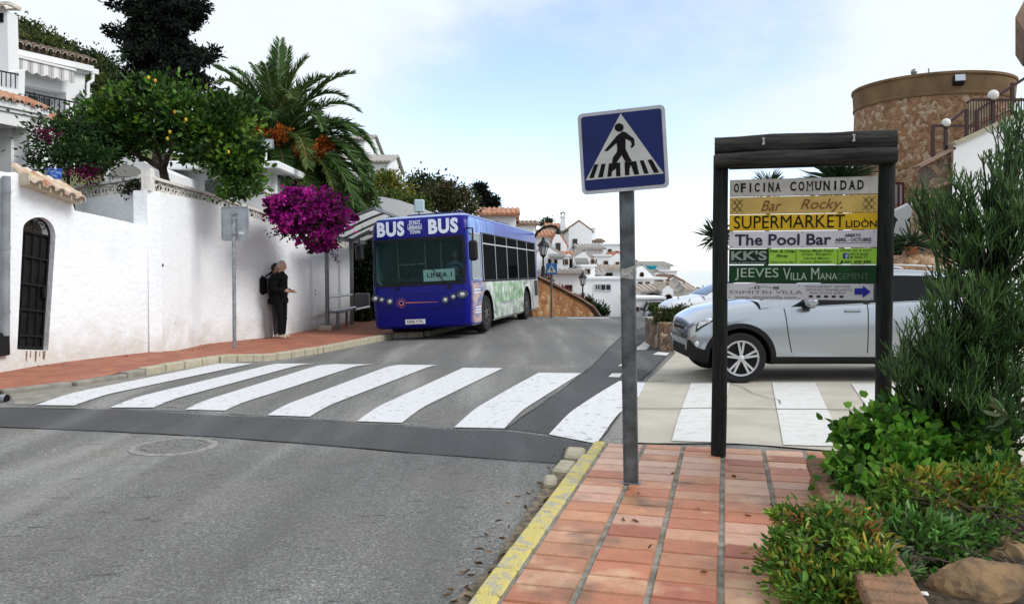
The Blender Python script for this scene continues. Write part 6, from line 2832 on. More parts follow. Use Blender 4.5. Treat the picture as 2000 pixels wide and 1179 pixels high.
letter('green', [('Fish & Chip', 404, 552, 0.72, 0.93, dict(bold=0.03)), ('Shop', 443, 510, 0.42, 0.64, dict(bold=0.03)), ('Open every day', 404, 550, 0.06, 0.22, dict(bold=0.01)),
                 ('Home Made Food', 580, 782, 0.78, 0.95, dict(shear=0.3, bold=0.01)), ('Chips, Burgers', 596, 768, 0.54, 0.72, dict(shear=0.3, bold=0.01)), ('Varied Menu', 606, 756, 0.32, 0.46, dict(shear=0.3, bold=0.01)), ('Curry Specialist', 588, 772, 0.06, 0.24, dict(shear=0.3, bold=0.01)),
                 ('Give us a try!', 822, 1002, 0.78, 0.97, dict(shear=0.3, bold=0.01)), ("KK'S BAR", 880, 985, 0.58, 0.72, dict(bold=0.01)), ('& BALTI', 880, 980, 0.38, 0.52, dict(bold=0.01)), ('651 409 498', 848, 1000, 0.06, 0.24, dict(bold=0.03))],
       mat('dark_green_ink', (0.015, 0.05, 0.015), 0.6), 0.002,
       extra=lambda mb, z0, z1, P: [mb.poly([P(558, 0.04), P(561, 0.04), P(561, 0.96), P(558, 0.96)]), mb.poly([P(806, 0.04), P(809, 0.04), P(809, 0.96), P(806, 0.96)]), mb.poly([P(822, 0.06), P(842, 0.06), P(838, 0.22), P(826, 0.22)])])
letter('green', [], mat('badge_blue', (0.02, 0.05, 0.26), 0.5), 0.002, 'blue_badge', lambda mb, z0, z1, P: mb.poly([P(838, 0.36), P(872, 0.36), P(872, 0.70), P(838, 0.70)]))
letter('green', [('f', 852, 868, 0.36, 0.64, dict(bold=0.04))], m_sgwhite, 0.003, 'badge_letter')
m_pgl = mat('pale_green_lettering', (0.36, 0.46, 0.36), 0.7)
letter('dark green', [('JEEVES', 188, 456, 0.14, 0.84, dict(bold=0.0)), ('V', 484, 528, 0.16, 0.84, {}), ('ILLA', 530, 626, 0.16, 0.58, dict(bold=0.005)), ('M', 652, 700, 0.18, 0.86, {}), ('ANA', 704, 806, 0.18, 0.56, dict(bold=0.0))], m_pgl)
letter('dark green', [('GEMENT', 808, 988, 0.19, 0.55, dict(bold=-0.012))], mat('faded_green_lettering', (0.10, 0.17, 0.105), 0.7), name='faded_lettering')


def ex7(mb, z0, z1, P):
    pts = [(275, 0.66), (300, 0.74), (325, 0.88), (350, 0.80), (375, 0.84), (400, 0.74), (425, 0.78), (450, 0.70)]
    for a, b in zip(pts, pts[1:]):
        mb.bar(P(*a), P(*b), 0.003, 0.001, 0, up=(0, 1, 0))
    for xa in (310, 330, 425, 438, 450):
        mb.poly([P(xa, 0.66), P(xa + 10, 0.66), P(xa + 10, 0.82), P(xa, 0.82)])


m_gyl = mat('grey_lettering', (0.12, 0.12, 0.125), 0.6)
letter('grey white', [('DIMITRI', 160, 412, 0.36, 0.55, dict(bold=-0.004)), ('VILLA', 440, 600, 0.36, 0.58, dict(bold=-0.004)), ('www.dimitrivilla.com', 188, 566, 0.05, 0.25, dict(bold=0.0)),
                      ('MANAGEMENT SERVICES', 618, 886, 0.77, 0.90, dict(bold=0.0)), ('SERVICIOS INMOBILIARIOS', 622, 895, 0.57, 0.70, dict(bold=0.0)), ('REAL ESTATE AGENT', 648, 858, 0.37, 0.50, dict(bold=0.0))], m_gyl, extra=ex7)
letter('grey white', [], m_ink, 0.002, 'flag_row', lambda mb, z0, z1, P: [mb.poly([P(640 + 45 * k, 0.16), P(664 + 45 * k, 0.16), P(664 + 45 * k, 0.28), P(640 + 45 * k, 0.28)]) for k in range(5)])
letter('grey white', [], mat('arrow_blue', (0.02, 0.025, 0.28), 0.5), 0.002, 'arrow', lambda mb, z0, z1, P: mb.poly([P(908, 0.36), P(956, 0.36), P(956, 0.16), P(1002, 0.53), P(956, 0.90), P(956, 0.74), P(908, 0.74)]))
# ------------------------------------------------------------------ the village beyond the crest, tower, lamps


def stone_mat(name, cols, mortar, scale=4.5, width=0.03, bump=0.8):
    m = bpy.data.materials.new(name)
    m.use_nodes = True
    t = m.node_tree
    b = t.nodes['Principled BSDF']
    b.inputs['Roughness'].default_value = 0.9
    tc = t.nodes.new('ShaderNodeTexCoord')
    nz = t.nodes.new('ShaderNodeTexNoise')
    nz.inputs['Scale'].default_value = scale * 0.8
    t.links.new(tc.outputs['Object'], nz.inputs['Vector'])
    ad = t.nodes.new('ShaderNodeVectorMath')
    ad.operation = 'MULTIPLY_ADD'
    ad.inputs[1].default_value = (0.25, 0.25, 0.25)
    t.links.new(nz.outputs['Color'], ad.inputs[0])
    t.links.new(tc.outputs['Object'], ad.inputs[2])
    v1 = t.nodes.new('ShaderNodeTexVoronoi')
    v1.inputs['Scale'].default_value = scale
    v2 = t.nodes.new('ShaderNodeTexVoronoi')
    v2.feature = 'DISTANCE_TO_EDGE'
    v2.inputs['Scale'].default_value = scale
    t.links.new(ad.outputs['Vector'], v1.inputs['Vector'])
    t.links.new(ad.outputs['Vector'], v2.inputs['Vector'])
    sp = t.nodes.new('ShaderNodeSeparateColor')
    t.links.new(v1.outputs['Color'], sp.inputs['Color'])
    rp = t.nodes.new('ShaderNodeValToRGB')
    rp.color_ramp.interpolation = 'CONSTANT'
    els = rp.color_ramp.elements
    while len(els) < len(cols):
        els.new(0.5)
    for i, c in enumerate(cols):
        els[i].position = i / len(cols)
        els[i].color = c + (1,)
    t.links.new(sp.outputs['Red'], rp.inputs['Fac'])
    mr = t.nodes.new('ShaderNodeMapRange')
    mr.inputs['From Max'].default_value = width
    t.links.new(v2.outputs['Distance'], mr.inputs['Value'])
    mx = t.nodes.new('ShaderNodeMix')
    mx.data_type = 'RGBA'
    mx.inputs['A'].default_value = mortar + (1,)
    t.links.new(rp.outputs['Color'], mx.inputs['B'])
    t.links.new(mr.outputs['Result'], mx.inputs['Factor'])
    n3 = t.nodes.new('ShaderNodeTexNoise')
    n3.inputs['Scale'].default_value = scale * 6
    n3.inputs['Detail'].default_value = 5
    t.links.new(tc.outputs['Object'], n3.inputs['Vector'])
    m3 = t.nodes.new('ShaderNodeMapRange')
    m3.inputs['To Min'].default_value = 0.6
    m3.inputs['To Max'].default_value = 1.4
    t.links.new(n3.outputs['Fac'], m3.inputs['Value'])
    vs = t.nodes.new('ShaderNodeVectorMath')
    vs.operation = 'SCALE'
    t.links.new(mx.outputs['Result'], vs.inputs[0])
    t.links.new(m3.outputs['Result'], vs.inputs['Scale'])
    t.links.new(vs.outputs['Vector'], b.inputs['Base Color'])
    bp = t.nodes.new('ShaderNodeBump')
    bp.inputs['Strength'].default_value = bump
    bp.inputs['Distance'].default_value = 0.06
    t.links.new(v2.outputs['Distance'], bp.inputs['Height'])
    t.links.new(bp.outputs['Normal'], b.inputs['Normal'])
    return m


m_tower = stone_mat('tower_stone', [(0.29, 0.155, 0.08), (0.34, 0.195, 0.105), (0.24, 0.12, 0.06), (0.40, 0.26, 0.155), (0.31, 0.165, 0.085), (0.48, 0.36, 0.25)], (0.36, 0.22, 0.125), 7.5, 0.035)
m_ostone = stone_mat('orange_stone', [(0.36, 0.17, 0.07), (0.42, 0.22, 0.09), (0.28, 0.12, 0.05), (0.48, 0.29, 0.14), (0.34, 0.15, 0.06)], (0.22, 0.11, 0.06), 4.5, 0.04)
m_rubble = stone_mat('rubble_stone', [(0.20, 0.15, 0.11), (0.30, 0.21, 0.14), (0.14, 0.11, 0.09), (0.38, 0.29, 0.20), (0.24, 0.14, 0.08)], (0.06, 0.05, 0.04), 6.5, 0.06)
m_vglass = glass_mat('village_glass', (0.03, 0.035, 0.04), 0, 0.08, 0.5)
m_frame = mat('brown_frame', (0.12, 0.07, 0.045), 0.7)
m_fr2 = mat('white_frame', (0.6, 0.6, 0.6), 0.6)
m_vw = mat('village_white', (0.84, 0.85, 0.86), 0.9, vs=0.35, col2=(0.78, 0.79, 0.80), bump=0.2, bs=3)
m_rg = mat('grey_roof', (0.36, 0.345, 0.325), 0.9, vs=1.5, col2=(0.42, 0.39, 0.35))
m_rp = mat('pale_village_roof', (0.40, 0.33, 0.27), 0.9, vs=1.2, col2=(0.50, 0.45, 0.39))
m_ro = mat('orange_roof', (0.40, 0.17, 0.09), 0.9, vs=1.2, col2=(0.48, 0.27, 0.18))
m_rbr = mat('brown_roof', (0.20, 0.12, 0.085), 0.9, vs=1.2, col2=(0.30, 0.21, 0.16))


def win(mb_root, p0, p1, Y, m_f, dark=False, arch=False):
    a, b = AT(p0[0], p0[1], Y), AT(p1[0], p1[1], Y)
    x0, x1, z1, z0 = a.x, b.x, a.z, b.z
    fr = MB()
    t = 0.06
    if arch:
        pts = [V((x0, Y - 0.03, z0)), V((x1, Y - 0.03, z0))]
        r = (x1 - x0) / 2
        zc = max(z0 + 0.2, z1 - r)
        for k in range(11):
            an = math.pi * k / 10
            pts.append(V((x0 + r + r * math.cos(an), Y - 0.03, zc + (z1 - zc) * math.sin(an))))
        fr.tube(pts + [pts[0]], t / 2, 4)
        f = bpart(fr, 'window', [m_f], mb_root)
        pn = MB()
        pn.prism([p + V((0, 0.02, 0)) for p in pts], (0, 0.02, 0))
        q = bpart(pn, 'pane', [m_vglass if not dark else m_dark], mb_root)
        q.parent = f
        return f
    for c, d in ((((x0 + x1) / 2, Y - 0.03, z0), (x1 - x0 + t, t, t)), (((x0 + x1) / 2, Y - 0.03, z1), (x1 - x0 + t, t, t)), ((x0, Y - 0.03, (z0 + z1) / 2), (t, t, z1 - z0 - t)), ((x1, Y - 0.03, (z0 + z1) / 2), (t, t, z1 - z0 - t)), (((x0 + x1) / 2, Y - 0.025, (z0 + z1) / 2), (t * 0.7, t * 0.8, z1 - z0 - t))):
        fr.box(c, d)
    f = bpart(fr, 'window', [m_f], mb_root)
    pn = MB()
    pn.box(((x0 + x1) / 2, Y - 0.008, (z0 + z1) / 2), (x1 - x0 - t, 0.03, z1 - z0 - t))
    q = bpart(pn, 'pane', [m_vglass if not dark else m_dark], mb_root)
    q.parent = f
    return f


def roof_slab(mb, a, b, c, d, th=0.12, rib=0.30, over=0.0, mi=0):
    """tiled roof plane: a-b the eave, d-c the ridge; ribs run from eave to ridge"""
    a, b, c, d = V(a), V(b), V(c), V(d)
    nrm = (b - a).cross(d - a).normalized()
    if nrm.z < 0:
        nrm = -nrm
    mb.prism([a, b, c, d], -nrm * th, mi)
    n = max(2, int((b - a).length / rib))
    for k in range(n):
        u = (k + 0.5) / n
        p, q = a.lerp(b, u) + nrm * 0.03, d.lerp(c, u) + nrm * 0.03
        mb.bar(p, q, rib * 0.45, 0.07, mi, up=nrm)


def vhouse(label, px0, px1, top, bot, Y, D, kind='flat', apex=None, ridge=None, m_r=None, wins=(), chim=None, m_w=None, frame=None, name='house', eave=0.25):
    a, b = AT(px0, top, Y), AT(px1, bot, Y)
    x0, x1, z1 = a.x, b.x, a.z
    z0 = min(b.z, tz((x0 + x1) / 2, Y)) - 1.0
    rt = thing(name, label, 'house', ((x0 + x1) / 2, Y, b.z))
    m_w = m_w or m_vw
    m_r = m_r or m_ro
    mb = MB()
    if kind == 'gable':
        ax, az = AT(apex[0], apex[1], Y).x, AT(apex[0], apex[1], Y).z
        zl = AT(px0, top, Y).z
        zr = AT(px1, apex[2] if len(apex) > 2 else top, Y).z
        mb.prism([(x0, Y, z0), (x1, Y, z0), (x1, Y, zr), (ax, Y, az), (x0, Y, zl)], (0, D, 0))
        bpart(mb, 'wall', [m_w], rt)
        mb = MB()
        for (ex, ez) in ((x0, zl), (x1, zr)):
            d = V((ex - ax, 0, ez - az)).normalized()
            e = V((ex, 0, ez)) + d * eave
            u = V((0, 0, 0.14))
            roof_slab(mb, V((e.x, Y + 0.05, e.z)) + u, V((e.x, Y + D, e.z)) + u, V((ax, Y + D, az)) + u, V((ax, Y + 0.05, az)) + u, 0.12)
        bpart(mb, 'roof', [m_r], rt)
    elif kind == 'slope':
        mb.box(((x0 + x1) / 2, Y + D / 2, (z0 + z1) / 2), (x1 - x0, D, z1 - z0))
        bpart(mb, 'wall', [m_w], rt)
        zr = AT(px0, ridge, Y + D * 0.55).z
        mb = MB()
        roof_slab(mb, (x0 - eave, Y - 0.35, z1 + 0.1), (x1 + eave, Y - 0.35, z1 + 0.1), (x1 + eave, Y + D * 0.55, zr), (x0 - eave, Y + D * 0.55, zr))
        roof_slab(mb, (x1 + eave, Y + D + 0.3, z1 + 0.1), (x0 - eave, Y + D + 0.3, z1 + 0.1), (x0 - eave, Y + D * 0.55, zr), (x1 + eave, Y + D * 0.55, zr))
        bpart(mb, 'roof', [m_r], rt)
        mb = MB()
        for x in (x0 + 0.06, x1 - 0.06):
            mb.prism([(x - 0.06, Y, z1 - 0.01), (x - 0.06, Y + D, z1 - 0.01), (x - 0.06, Y + D * 0.55, zr - 0.16)], (0.12, 0, 0))
        bpart(mb, 'gable_end', [m_w], rt)
    else:
        mb.box(((x0 + x1) / 2, Y + D / 2, (z0 + z1) / 2), (x1 - x0, D, z1 - z0))
        bpart(mb, 'wall', [m_w], rt)
        mb = MB()
        mb.box(((x0 + x1) / 2, Y + D / 2, z1 + 0.06), (x1 - x0 + 0.2, D + 0.2, 0.12))
        bpart(mb, 'parapet', [m_w if kind == 'flat' else m_r], rt)
    for w in wins:
        win(rt, w[0], w[1], Y, frame or m_frame, *(w[2:] if len(w) > 2 else ()))
    if chim:
        for (cx0, cx1, ct, cb, dy) in chim:
            p, q = AT(cx0, ct, Y + dy), AT(cx1, cb, Y + dy)
            mb = MB()
            w = q.x - p.x
            mb.box(((p.x + q.x) / 2, Y + dy + w / 2, (p.z + q.z) / 2), (w, w, p.z - q.z))
            mb.box(((p.x + q.x) / 2, Y + dy + w / 2, p.z - w * 0.35), (w * 1.25, w * 1.25, w * 0.18))
            c = bpart(mb, 'chimney', [m_w], rt)
            mb = MB()
            for k in range(4):
                sx, sy = ((-1, -1), (1, -1), (1, 1), (-1, 1))[k]
                mb.box(((p.x + q.x) / 2 + sx * w * 0.36, Y + dy + w / 2 + sy * w * 0.36, p.z + w * 0.2), (w * 0.22, w * 0.22, w * 0.4))
            mb.lathe([(w * 0.72, w * 0.4), (w * 0.6, w * 0.6), (0.0, w * 0.85)], ((p.x + q.x) / 2, Y + dy + w / 2, p.z), 8)
            q2 = bpart(mb, 'chimney_cap', [m_rg], rt)
            q2.parent = c
    return rt


def awning_on(label, px0, px1, y0, y1, Y, out, m):
    a, b = AT(px0, y0, Y), AT(px1, y1, Y)
    rt = thing('awning', label, 'awning', ((a.x + b.x) / 2, Y, a.z))
    mb = MB()
    mb.prism([(a.x, Y, a.z), (b.x, Y, a.z + (b.z - a.z) * 0.0), (b.x, Y - out, b.z), (a.x, Y - out, b.z)], (0, 0, 0.04))
    bpart(mb, 'cloth', [m], rt)
    mb = MB()
    mb.box(((a.x + b.x) / 2, Y - out, b.z - 0.06), (b.x - a.x, 0.04, 0.16))
    bpart(mb, 'valance', [m], rt)
    return rt


# hillside houses from near left to far right
vhouse('big white house with a steep gable, the highest right of the bus roof', 1111, 1156, 447, 500, 76, 9, 'gable', (1131, 433, 452), None, m_rbr, [((1119, 467), (1127, 481))], [(1095, 1104, 420, 450, 2.0), (1156, 1163, 450, 468, 5)])
vhouse('white house with an orange roof just right of the bus roof corner', 1046, 1079, 463, 500, 64, 8, 'slope', None, 449, m_ro)
vhouse('white gable house with one dark tall window beside the black street lamp', 1079, 1107, 470, 505, 63, 7, 'gable', (1089, 452, 480), None, m_ro, [((1086, 475), (1094, 492))])
vhouse('white house under a rust roof peeping over the orange roof near the bus', 1070, 1100, 446, 470, 84, 7, 'slope', None, 436, m_ro)
vhouse('white house with a dark brown low roof directly behind the bus roof', 1000, 1046, 441, 470, 58, 8, 'slope', None, 431, m_rbr)
vhouse('white house with a bright orange tile roof in the middle of the village', 1107, 1142, 503, 532, 60, 6, 'slope', None, 491, m_ro, [((1110, 507), (1119, 518), True)])
vhouse('white house with a wide plain gable and two small windows below the tall gable', 1119, 1166, 504, 545, 58, 9, 'gable', (1141, 491, 520), None, m_rg, [((1165 - 1, 507), (1165 - 0.2, 512), True), ((1155, 507), (1160, 514))])
vhouse('white terrace house with a square window right of the wide gable', 1160, 1192, 500, 545, 61, 7, 'flat', None, None, None, [((1180, 510), (1187, 520))])
vhouse('long white house with a grey sloping roof below the far chimney', 1132, 1178, 487, 505, 70, 8, 'slope', None, 477, m_rg)
vhouse('white terraced house with a parapet near the grey sloping roof', 1172, 1212, 478, 520, 74, 8, 'flat', None, None, None, [((1188, 487), (1194, 493))])
vhouse('small white house with a stepped dark roof on the skyline', 1155, 1178, 473, 490, 92, 7, 'slope', None, 466, m_rbr)
vhouse('white house with a low brown roof on the skyline left of the sign pole', 1172, 1222, 484, 500, 96, 9, 'slope', None, 477, m_rbr)
vhouse('white veranda house with two arched windows and a black striped awning', 1049, 1099, 493, 545, 54, 6, 'gable', (1072, 484, 500), None, m_rg, [((1071, 505), (1076, 515), True, True), ((1083, 505), (1088, 515), True, True)])
awning_on('black and white awning on the white house behind the street lamp', 1071, 1098, 497, 503, 53.9, 1.2, m_aws)
awning_on('dark grey awning under the bright orange tile roof', 1122, 1147, 505, 513, 57.8, 1.2, m_aws)
vhouse('low white building with a black opening just above the stone wall', 1062, 1138, 533, 575, 48, 6, 'slope', None, 526, m_rg, [((1104, 557), (1117, 567), True)])
vhouse('white garage building with a wide dark window left of the sign pole', 1140, 1214, 545, 618, 50, 8, 'flat', None, None, None, [((1162, 555), (1172, 566)), ((1173, 555), (1193, 567))], None, None, m_fr2)
vhouse('low white house with a row of roof tiles above the garage building', 1126, 1175, 535, 548, 55, 5, 'slope', None, 524, m_rg)
vhouse('white house with arches under a pale tile edge left of the sign pole', 1170, 1215, 527, 560, 57, 6, 'slope', None, 518, m_rp, [((1182, 533), (1196, 540), True, True)])
# right of the sign pole
vhouse('white gable house with a round window right of the sign pole', 1222, 1276, 526, 560, 58, 8, 'gable', (1254, 519, 540), None, m_rg, [((1250, 532), (1257, 540), True, True)])
vhouse('long white house with a grey tile edge on the skyline right of the sign pole', 1240, 1309, 520, 550, 78, 8, 'slope', None, 511, m_rg)
tq_ = vhouse('small turquoise walled house below the long skyline roof', 1258, 1281, 521, 545, 72, 5, 'flat', None, None, None, (), None, mat('turquoise_wall', (0.03, 0.36, 0.46), 0.85))
vhouse('white house with balconies and brown awnings beside the turquoise wall', 1240, 1300, 545, 575, 55, 7, 'flat', None, None, None, [((1247, 551), (1254, 557), True), ((1262, 551), (1268, 557), True), ((1280, 548), (1294, 556), True)])
vhouse('white house with a stepped parapet right of the turquoise wall', 1276, 1316, 536, 575, 66, 7, 'gable', (1282, 531, 545), None, m_rg)
vhouse('tall white house with satellite dishes at the right end of the village', 1308, 1333, 545, 610, 60, 7, 'gable', (1314, 541, 551), None, m_rbr, [((1319, 583), (1325, 592), True, True)])
vhouse('white house with a pale orange roof at the far right end of the village', 1328, 1358, 568, 615, 68, 7, 'slope', None, 552, m_rp, [((1336, 577), (1341, 590), True, True)])
vhouse('white porch house with an arched veranda under a pale tile roof', 1252, 1297, 569, 612, 50, 5, 'slope', None, 556, m_rp, [((1263, 573), (1287, 584), True, True)])
vhouse('small white gable porch with a tall arch next to the veranda house', 1294, 1315, 566, 618, 49, 4, 'gable', (1304, 557, 566), None, m_rp, [((1299, 575), (1312, 598), True, True)])
vhouse('plain white retaining house wall stepping down to the parked cars', 1225, 1297, 584, 618, 46, 3, 'flat', None, None, None, [((1240, 600), (1247, 606))])
vhouse('white upper house with a parapet right of the tall gable house', 1150, 1185, 478, 500, 80, 6, 'flat', None, None, None, [((1157, 483), (1161, 491)), ((1170, 484), (1175, 491))])
vhouse('white house with a small red gable above the garage building', 1190, 1222, 505, 545, 64, 6, 'gable', (1206, 494, 505), None, m_ro, [((1203, 512), (1209, 521))])
vhouse('small white tower house with two windows in front of the orange roofs', 1093, 1112, 500, 540, 57, 4, 'flat', None, None, None, [((1096, 507), (1101, 516)), ((1104, 507), (1109, 516))])
vhouse('white house with a terrace and dark opening above the stone wall end', 1136, 1162, 520, 545, 53, 5, 'flat', None, None, None, [((1143, 526), (1152, 534), True)])
vhouse('white skyline house with a brown roof left of the turquoise wall', 1222, 1250, 516, 540, 84, 7, 'slope', None, 508, m_rbr)
vhouse('stepped white house with a balcony below the long skyline roof', 1284, 1322, 530, 560, 72, 6, 'flat', None, None, None, [((1290, 536), (1298, 544), True), ((1304, 538), (1310, 546))])
vhouse('white house with an orange roof edge right below the skyline', 1268, 1300, 553, 575, 60, 5, 'slope', None, 544, m_ro, [((1276, 558), (1282, 566))])
vhouse('low white house front with a door beside the plain retaining wall', 1296, 1330, 585, 618, 52, 4, 'flat', None, None, None, [((1318, 592), (1324, 606))])
for k, (px, py) in enumerate(((1316, 552), (1320, 560), (1325, 570))):
    p = AT(px, py, 59.6)
    sd = thing('satellite_dish', 'round grey satellite dish on the tall white house', 'satellite dish', tuple(p), 0, 'dishes on the tall white house')
    mb = MB()
    mb.lathe([(0.0, 0.0), (0.2, 0.03), (0.34 + 0.08 * k, 0.1), (0.34 + 0.08 * k, 0.12), (0.2, 0.05), (0, 0.02)], (0, -0.3, 0), 16, 0, (-0.4, -1, 0.3))
    mb.build('dish', m_rg, sd, 50)
    mb = MB()
    mb.bar((0, 0.4, -0.2), (0, -0.28, 0), 0.05)
    mb.build('arm', m_galv, sd)
# houses on the slope behind the palm and bus
vhouse('white apartment house on the slope seen behind the palm fronds', 640, 712, 275, 400, 72, 10, 'slope', None, 264, m_rg, [((655, 283), (664, 292)), ((690, 312), (697, 330)), ((664, 330), (672, 345), True, True)])
vhouse('white house with a flat tile edge right of the palm crown', 700, 759, 318, 390, 66, 8, 'slope', None, 303, m_rg, [((708, 322), (719, 337))])
vhouse('white house with a red hipped tile roof and chimney above the bus roof', 936, 1008, 421, 460, 50, 8, 'slope', None, 406, m_ro, (), [(924, 933, 398, 425, 1.0)])
vhouse('small white house gable among the dark trees above the bus', 815, 838, 373, 400, 62, 5, 'gable', (826, 361, 373), None, m_rg, [((817, 374), (822, 384), True)])
# curved white garden wall above the bus shelter
gw2 = thing('curved_wall', 'white garden wall with curved sloping top between palm and bus roof', 'wall', tuple(AT(780, 440, 31)))
mb = MB()
pts = [AT(*q, 31) for q in ((690, 480), (700, 388), (718, 384), (718, 371), (728, 371), (729, 383), (750, 385), (780, 391), (810, 401), (840, 413), (870, 424), (870, 480))]
mb.prism(pts, V((0, 0.3, 0)))
bpart(mb, 'wall', [m_white2], gw2)

# orange stone retaining wall beside the road beyond the bus
wp_ = [((1040, 538), 28.9), ((1053, 545), 29.1), ((1078, 558), 29.6), ((1125, 583), 30.6), ((1150, 599), 31.2), ((1164, 618), 31.6)]
sw = thing('stone_wall', 'orange rubble stone retaining wall sloping down beside the road behind the bus', 'wall', tuple(AT(1090, 610, 34)))
mb = MB()
P_ = [AT(*q, y) for q, y in wp_]
for a, b in zip(P_, P_[1:]):
    n_ = back_of(a, b)
    mb.prism([V((a.x, a.y, gz(a.x, a.y) - 0.8)), V((b.x, b.y, gz(b.x, b.y) - 0.8)), b, a], n_ * 0.4)
bpart(mb, 'wall', [m_ostone], sw)
mb = MB()
for a, b in zip(P_, P_[1:]):
    mb.bar(a + V((0, 0.2, 0.02)), b + V((0, 0.2, 0.02)), 0.5, 0.07)
bpart(mb, 'coping', [m_rbr], sw)

# ---- street lamps


def lantern(mb, mg, c, s):
    """four sided lantern: cage, roof, finial; glass to mg"""
    c = V(c)
    mg.lathe([(0.085 * s, 0.0), (0.15 * s, 0.30 * s)], c, 6)
    for k in range(6):
        a = 2 * math.pi * k / 6
        d = V((math.cos(a), math.sin(a), 0))
        mb.bar(c + d * 0.09 * s, c + d * 0.155 * s + V((0, 0, 0.30 * s)), 0.02 * s)
    mb.lathe([(0.03 * s, -0.08 * s), (0.10 * s, 0.0), (0.09 * s, 0.01 * s)], c, 6)
    mb.lathe([(0.20 * s, 0.30 * s), (0.19 * s, 0.34 * s), (0.08 * s, 0.45 * s), (0.05 * s, 0.50 * s), (0.05 * s, 0.53 * s), (0.015 * s, 0.60 * s)], c, 8)


m_lglass = mat('lantern_glass', (0.55, 0.56, 0.55), 0.2)


def away(px, d):
    r = ray(px, 525)
    return V((r.x, r.y, 0)).normalized() * d


def street_lamp(label, px, ptop, pbase, Y, arms=1, yb=None):
    top, base = AT(px, ptop, Y), AT(px, pbase, Y)
    rt = thing('street_lamp', label, 'street lamp', (base.x, Y, base.z), 0, None)
    h = top.z - base.z
    s = 1.0
    mb = MB()
    ph = h - 0.75
    mb.lathe([(0.12, 0), (0.12, 0.1), (0.08, 0.16), (0.075, 0.5), (0.05, 0.55), (0.042, ph * 0.6), (0.055, ph * 0.62), (0.038, ph * 0.66), (0.032, ph)], (0, 0, 0), 10)
    if arms == 2:
        mb.bar((-0.36, 0, ph), (0.36, 0, ph), 0.035)
        for sx in (-1, 1):
            mb.tube([(sx * 0.04, 0, ph - 0.25), (sx * 0.2, 0, ph - 0.12), (sx * 0.34, 0, ph)], 0.014, 5)
    mb.build('pole', m_black, rt, 40)
    for x in ((0,) if arms == 1 else (-0.36, 0.36)):
        mb, mg = MB(), MB()
        lantern(mb, mg, (x, 0, ph + 0.08), 1.15)
        l = mb.build('lantern', m_black, rt, 30)
        mg.build('glass', m_lglass, l, 30)
    return rt


street_lamp('black lantern street lamp on the stone wall right beside the bus', 1061, 463, 548, 30.5)
street_lamp('black lantern street lamp halfway down the sloping stone wall', 1138, 530, 593, 42)
street_lamp('small far lantern street lamp just left of the sign pole', 1202, 585, 625, 52)
street_lamp('black twin lantern street lamp between the right post and the tower', 1760, 408, 560, 22, 2)
# arched lamp arm over the rear of the bus
al = thing('arm_lamp', 'dark street light with a long arched arm above the rear of the bus', 'street lamp', tuple(AT(1043, 560, 29)))
mb = MB()
pts = [AT(1043, 600, 29), AT(1043, 465, 29), AT(1050, 453, 29), AT(1062, 444, 29), AT(1076, 441, 29), AT(1086, 443, 29), AT(1091, 450, 29)]
mb.tube(pts, [0.06, 0.05, 0.05, 0.05, 0.05, 0.05, 0.05], 8)
bpart(mb, 'pole', [m_black], al, 50)
mb = MB()
mb.lathe([(0.05, 0.05), (0.09, 0.0), (0.10, -0.1), (0.0, -0.13)], AT(1091, 451, 29), 10)
bpart(mb, 'lamp_head', [m_black], al, 50)

# far pedestrian crossing sign
fs_b = AT(1077, 614, 27.0)
fs = thing('far_crossing_sign', 'small blue pedestrian crossing sign in front of the orange stone wall', 'traffic sign', (fs_b.x, 27.0, gz(fs_b.x, 27.0)))
fz = AT(1077, 525, 27).z - fs.location.z
mb = MB()
mb.tube([(0, 0, -0.1), (0, 0, fz + 0.1)], 0.035, 8)
mb.build('pole', m_pole, fs, 40)
mb = MB()
mb.box((0, -0.05, fz), (0.36, 0.025, 0.36), bev=0.01)
pl2 = mb.build('plate', mat('sign_blue_bright', (0.02, 0.11, 0.30), 0.4), fs)
mb = MB()
mb.poly([(0, -0.064, fz + 0.14), (0.15, -0.064, fz - 0.12), (-0.15, -0.064, fz - 0.12)])
mb.build('triangle', m_sgwhite, pl2, fix=False)
mb = MB()
mb.poly([(0.025 * math.cos(k), -0.066, fz + 0.05 + 0.025 * math.sin(k)) for k in np.linspace(0, 5.7, 10)])
for q in ([(-0.02, 0.02), (0.02, 0.02), (0.02, -0.04), (-0.02, -0.04)], [(-0.02, -0.04), (0.0, -0.04), (-0.03, -0.11), (-0.055, -0.11)], [(0.0, -0.04), (0.02, -0.04), (0.055, -0.11), (0.03, -0.11)], [(-0.02, 0.02), (-0.02, -0.005), (-0.06, -0.03), (-0.065, -0.015)], [(0.02, 0.02), (0.065, -0.015), (0.06, -0.03), (0.02, -0.005)]):
    mb.poly([(x, -0.066, fz + z) for x, z in q])
mb.build('pedestrian_symbol', m_ink, pl2, fix=False)

# parked cars beyond the crest
p = AT(1250, 600, 45)
c3 = thing('dark_car', 'dark parked car beyond the crest just right of the sign pole', 'car', (7.95, 43.2, gz(7.95, 43) + 0.015), R(84))
make_car(c3, m_blackp)
c4 = thing('far_white_car', 'white parked car beyond the crest beside the dark parked car', 'car', (8.0, 46.0, gz(8, 46) + 0.015), R(38))
make_car(c4, m_whitep)

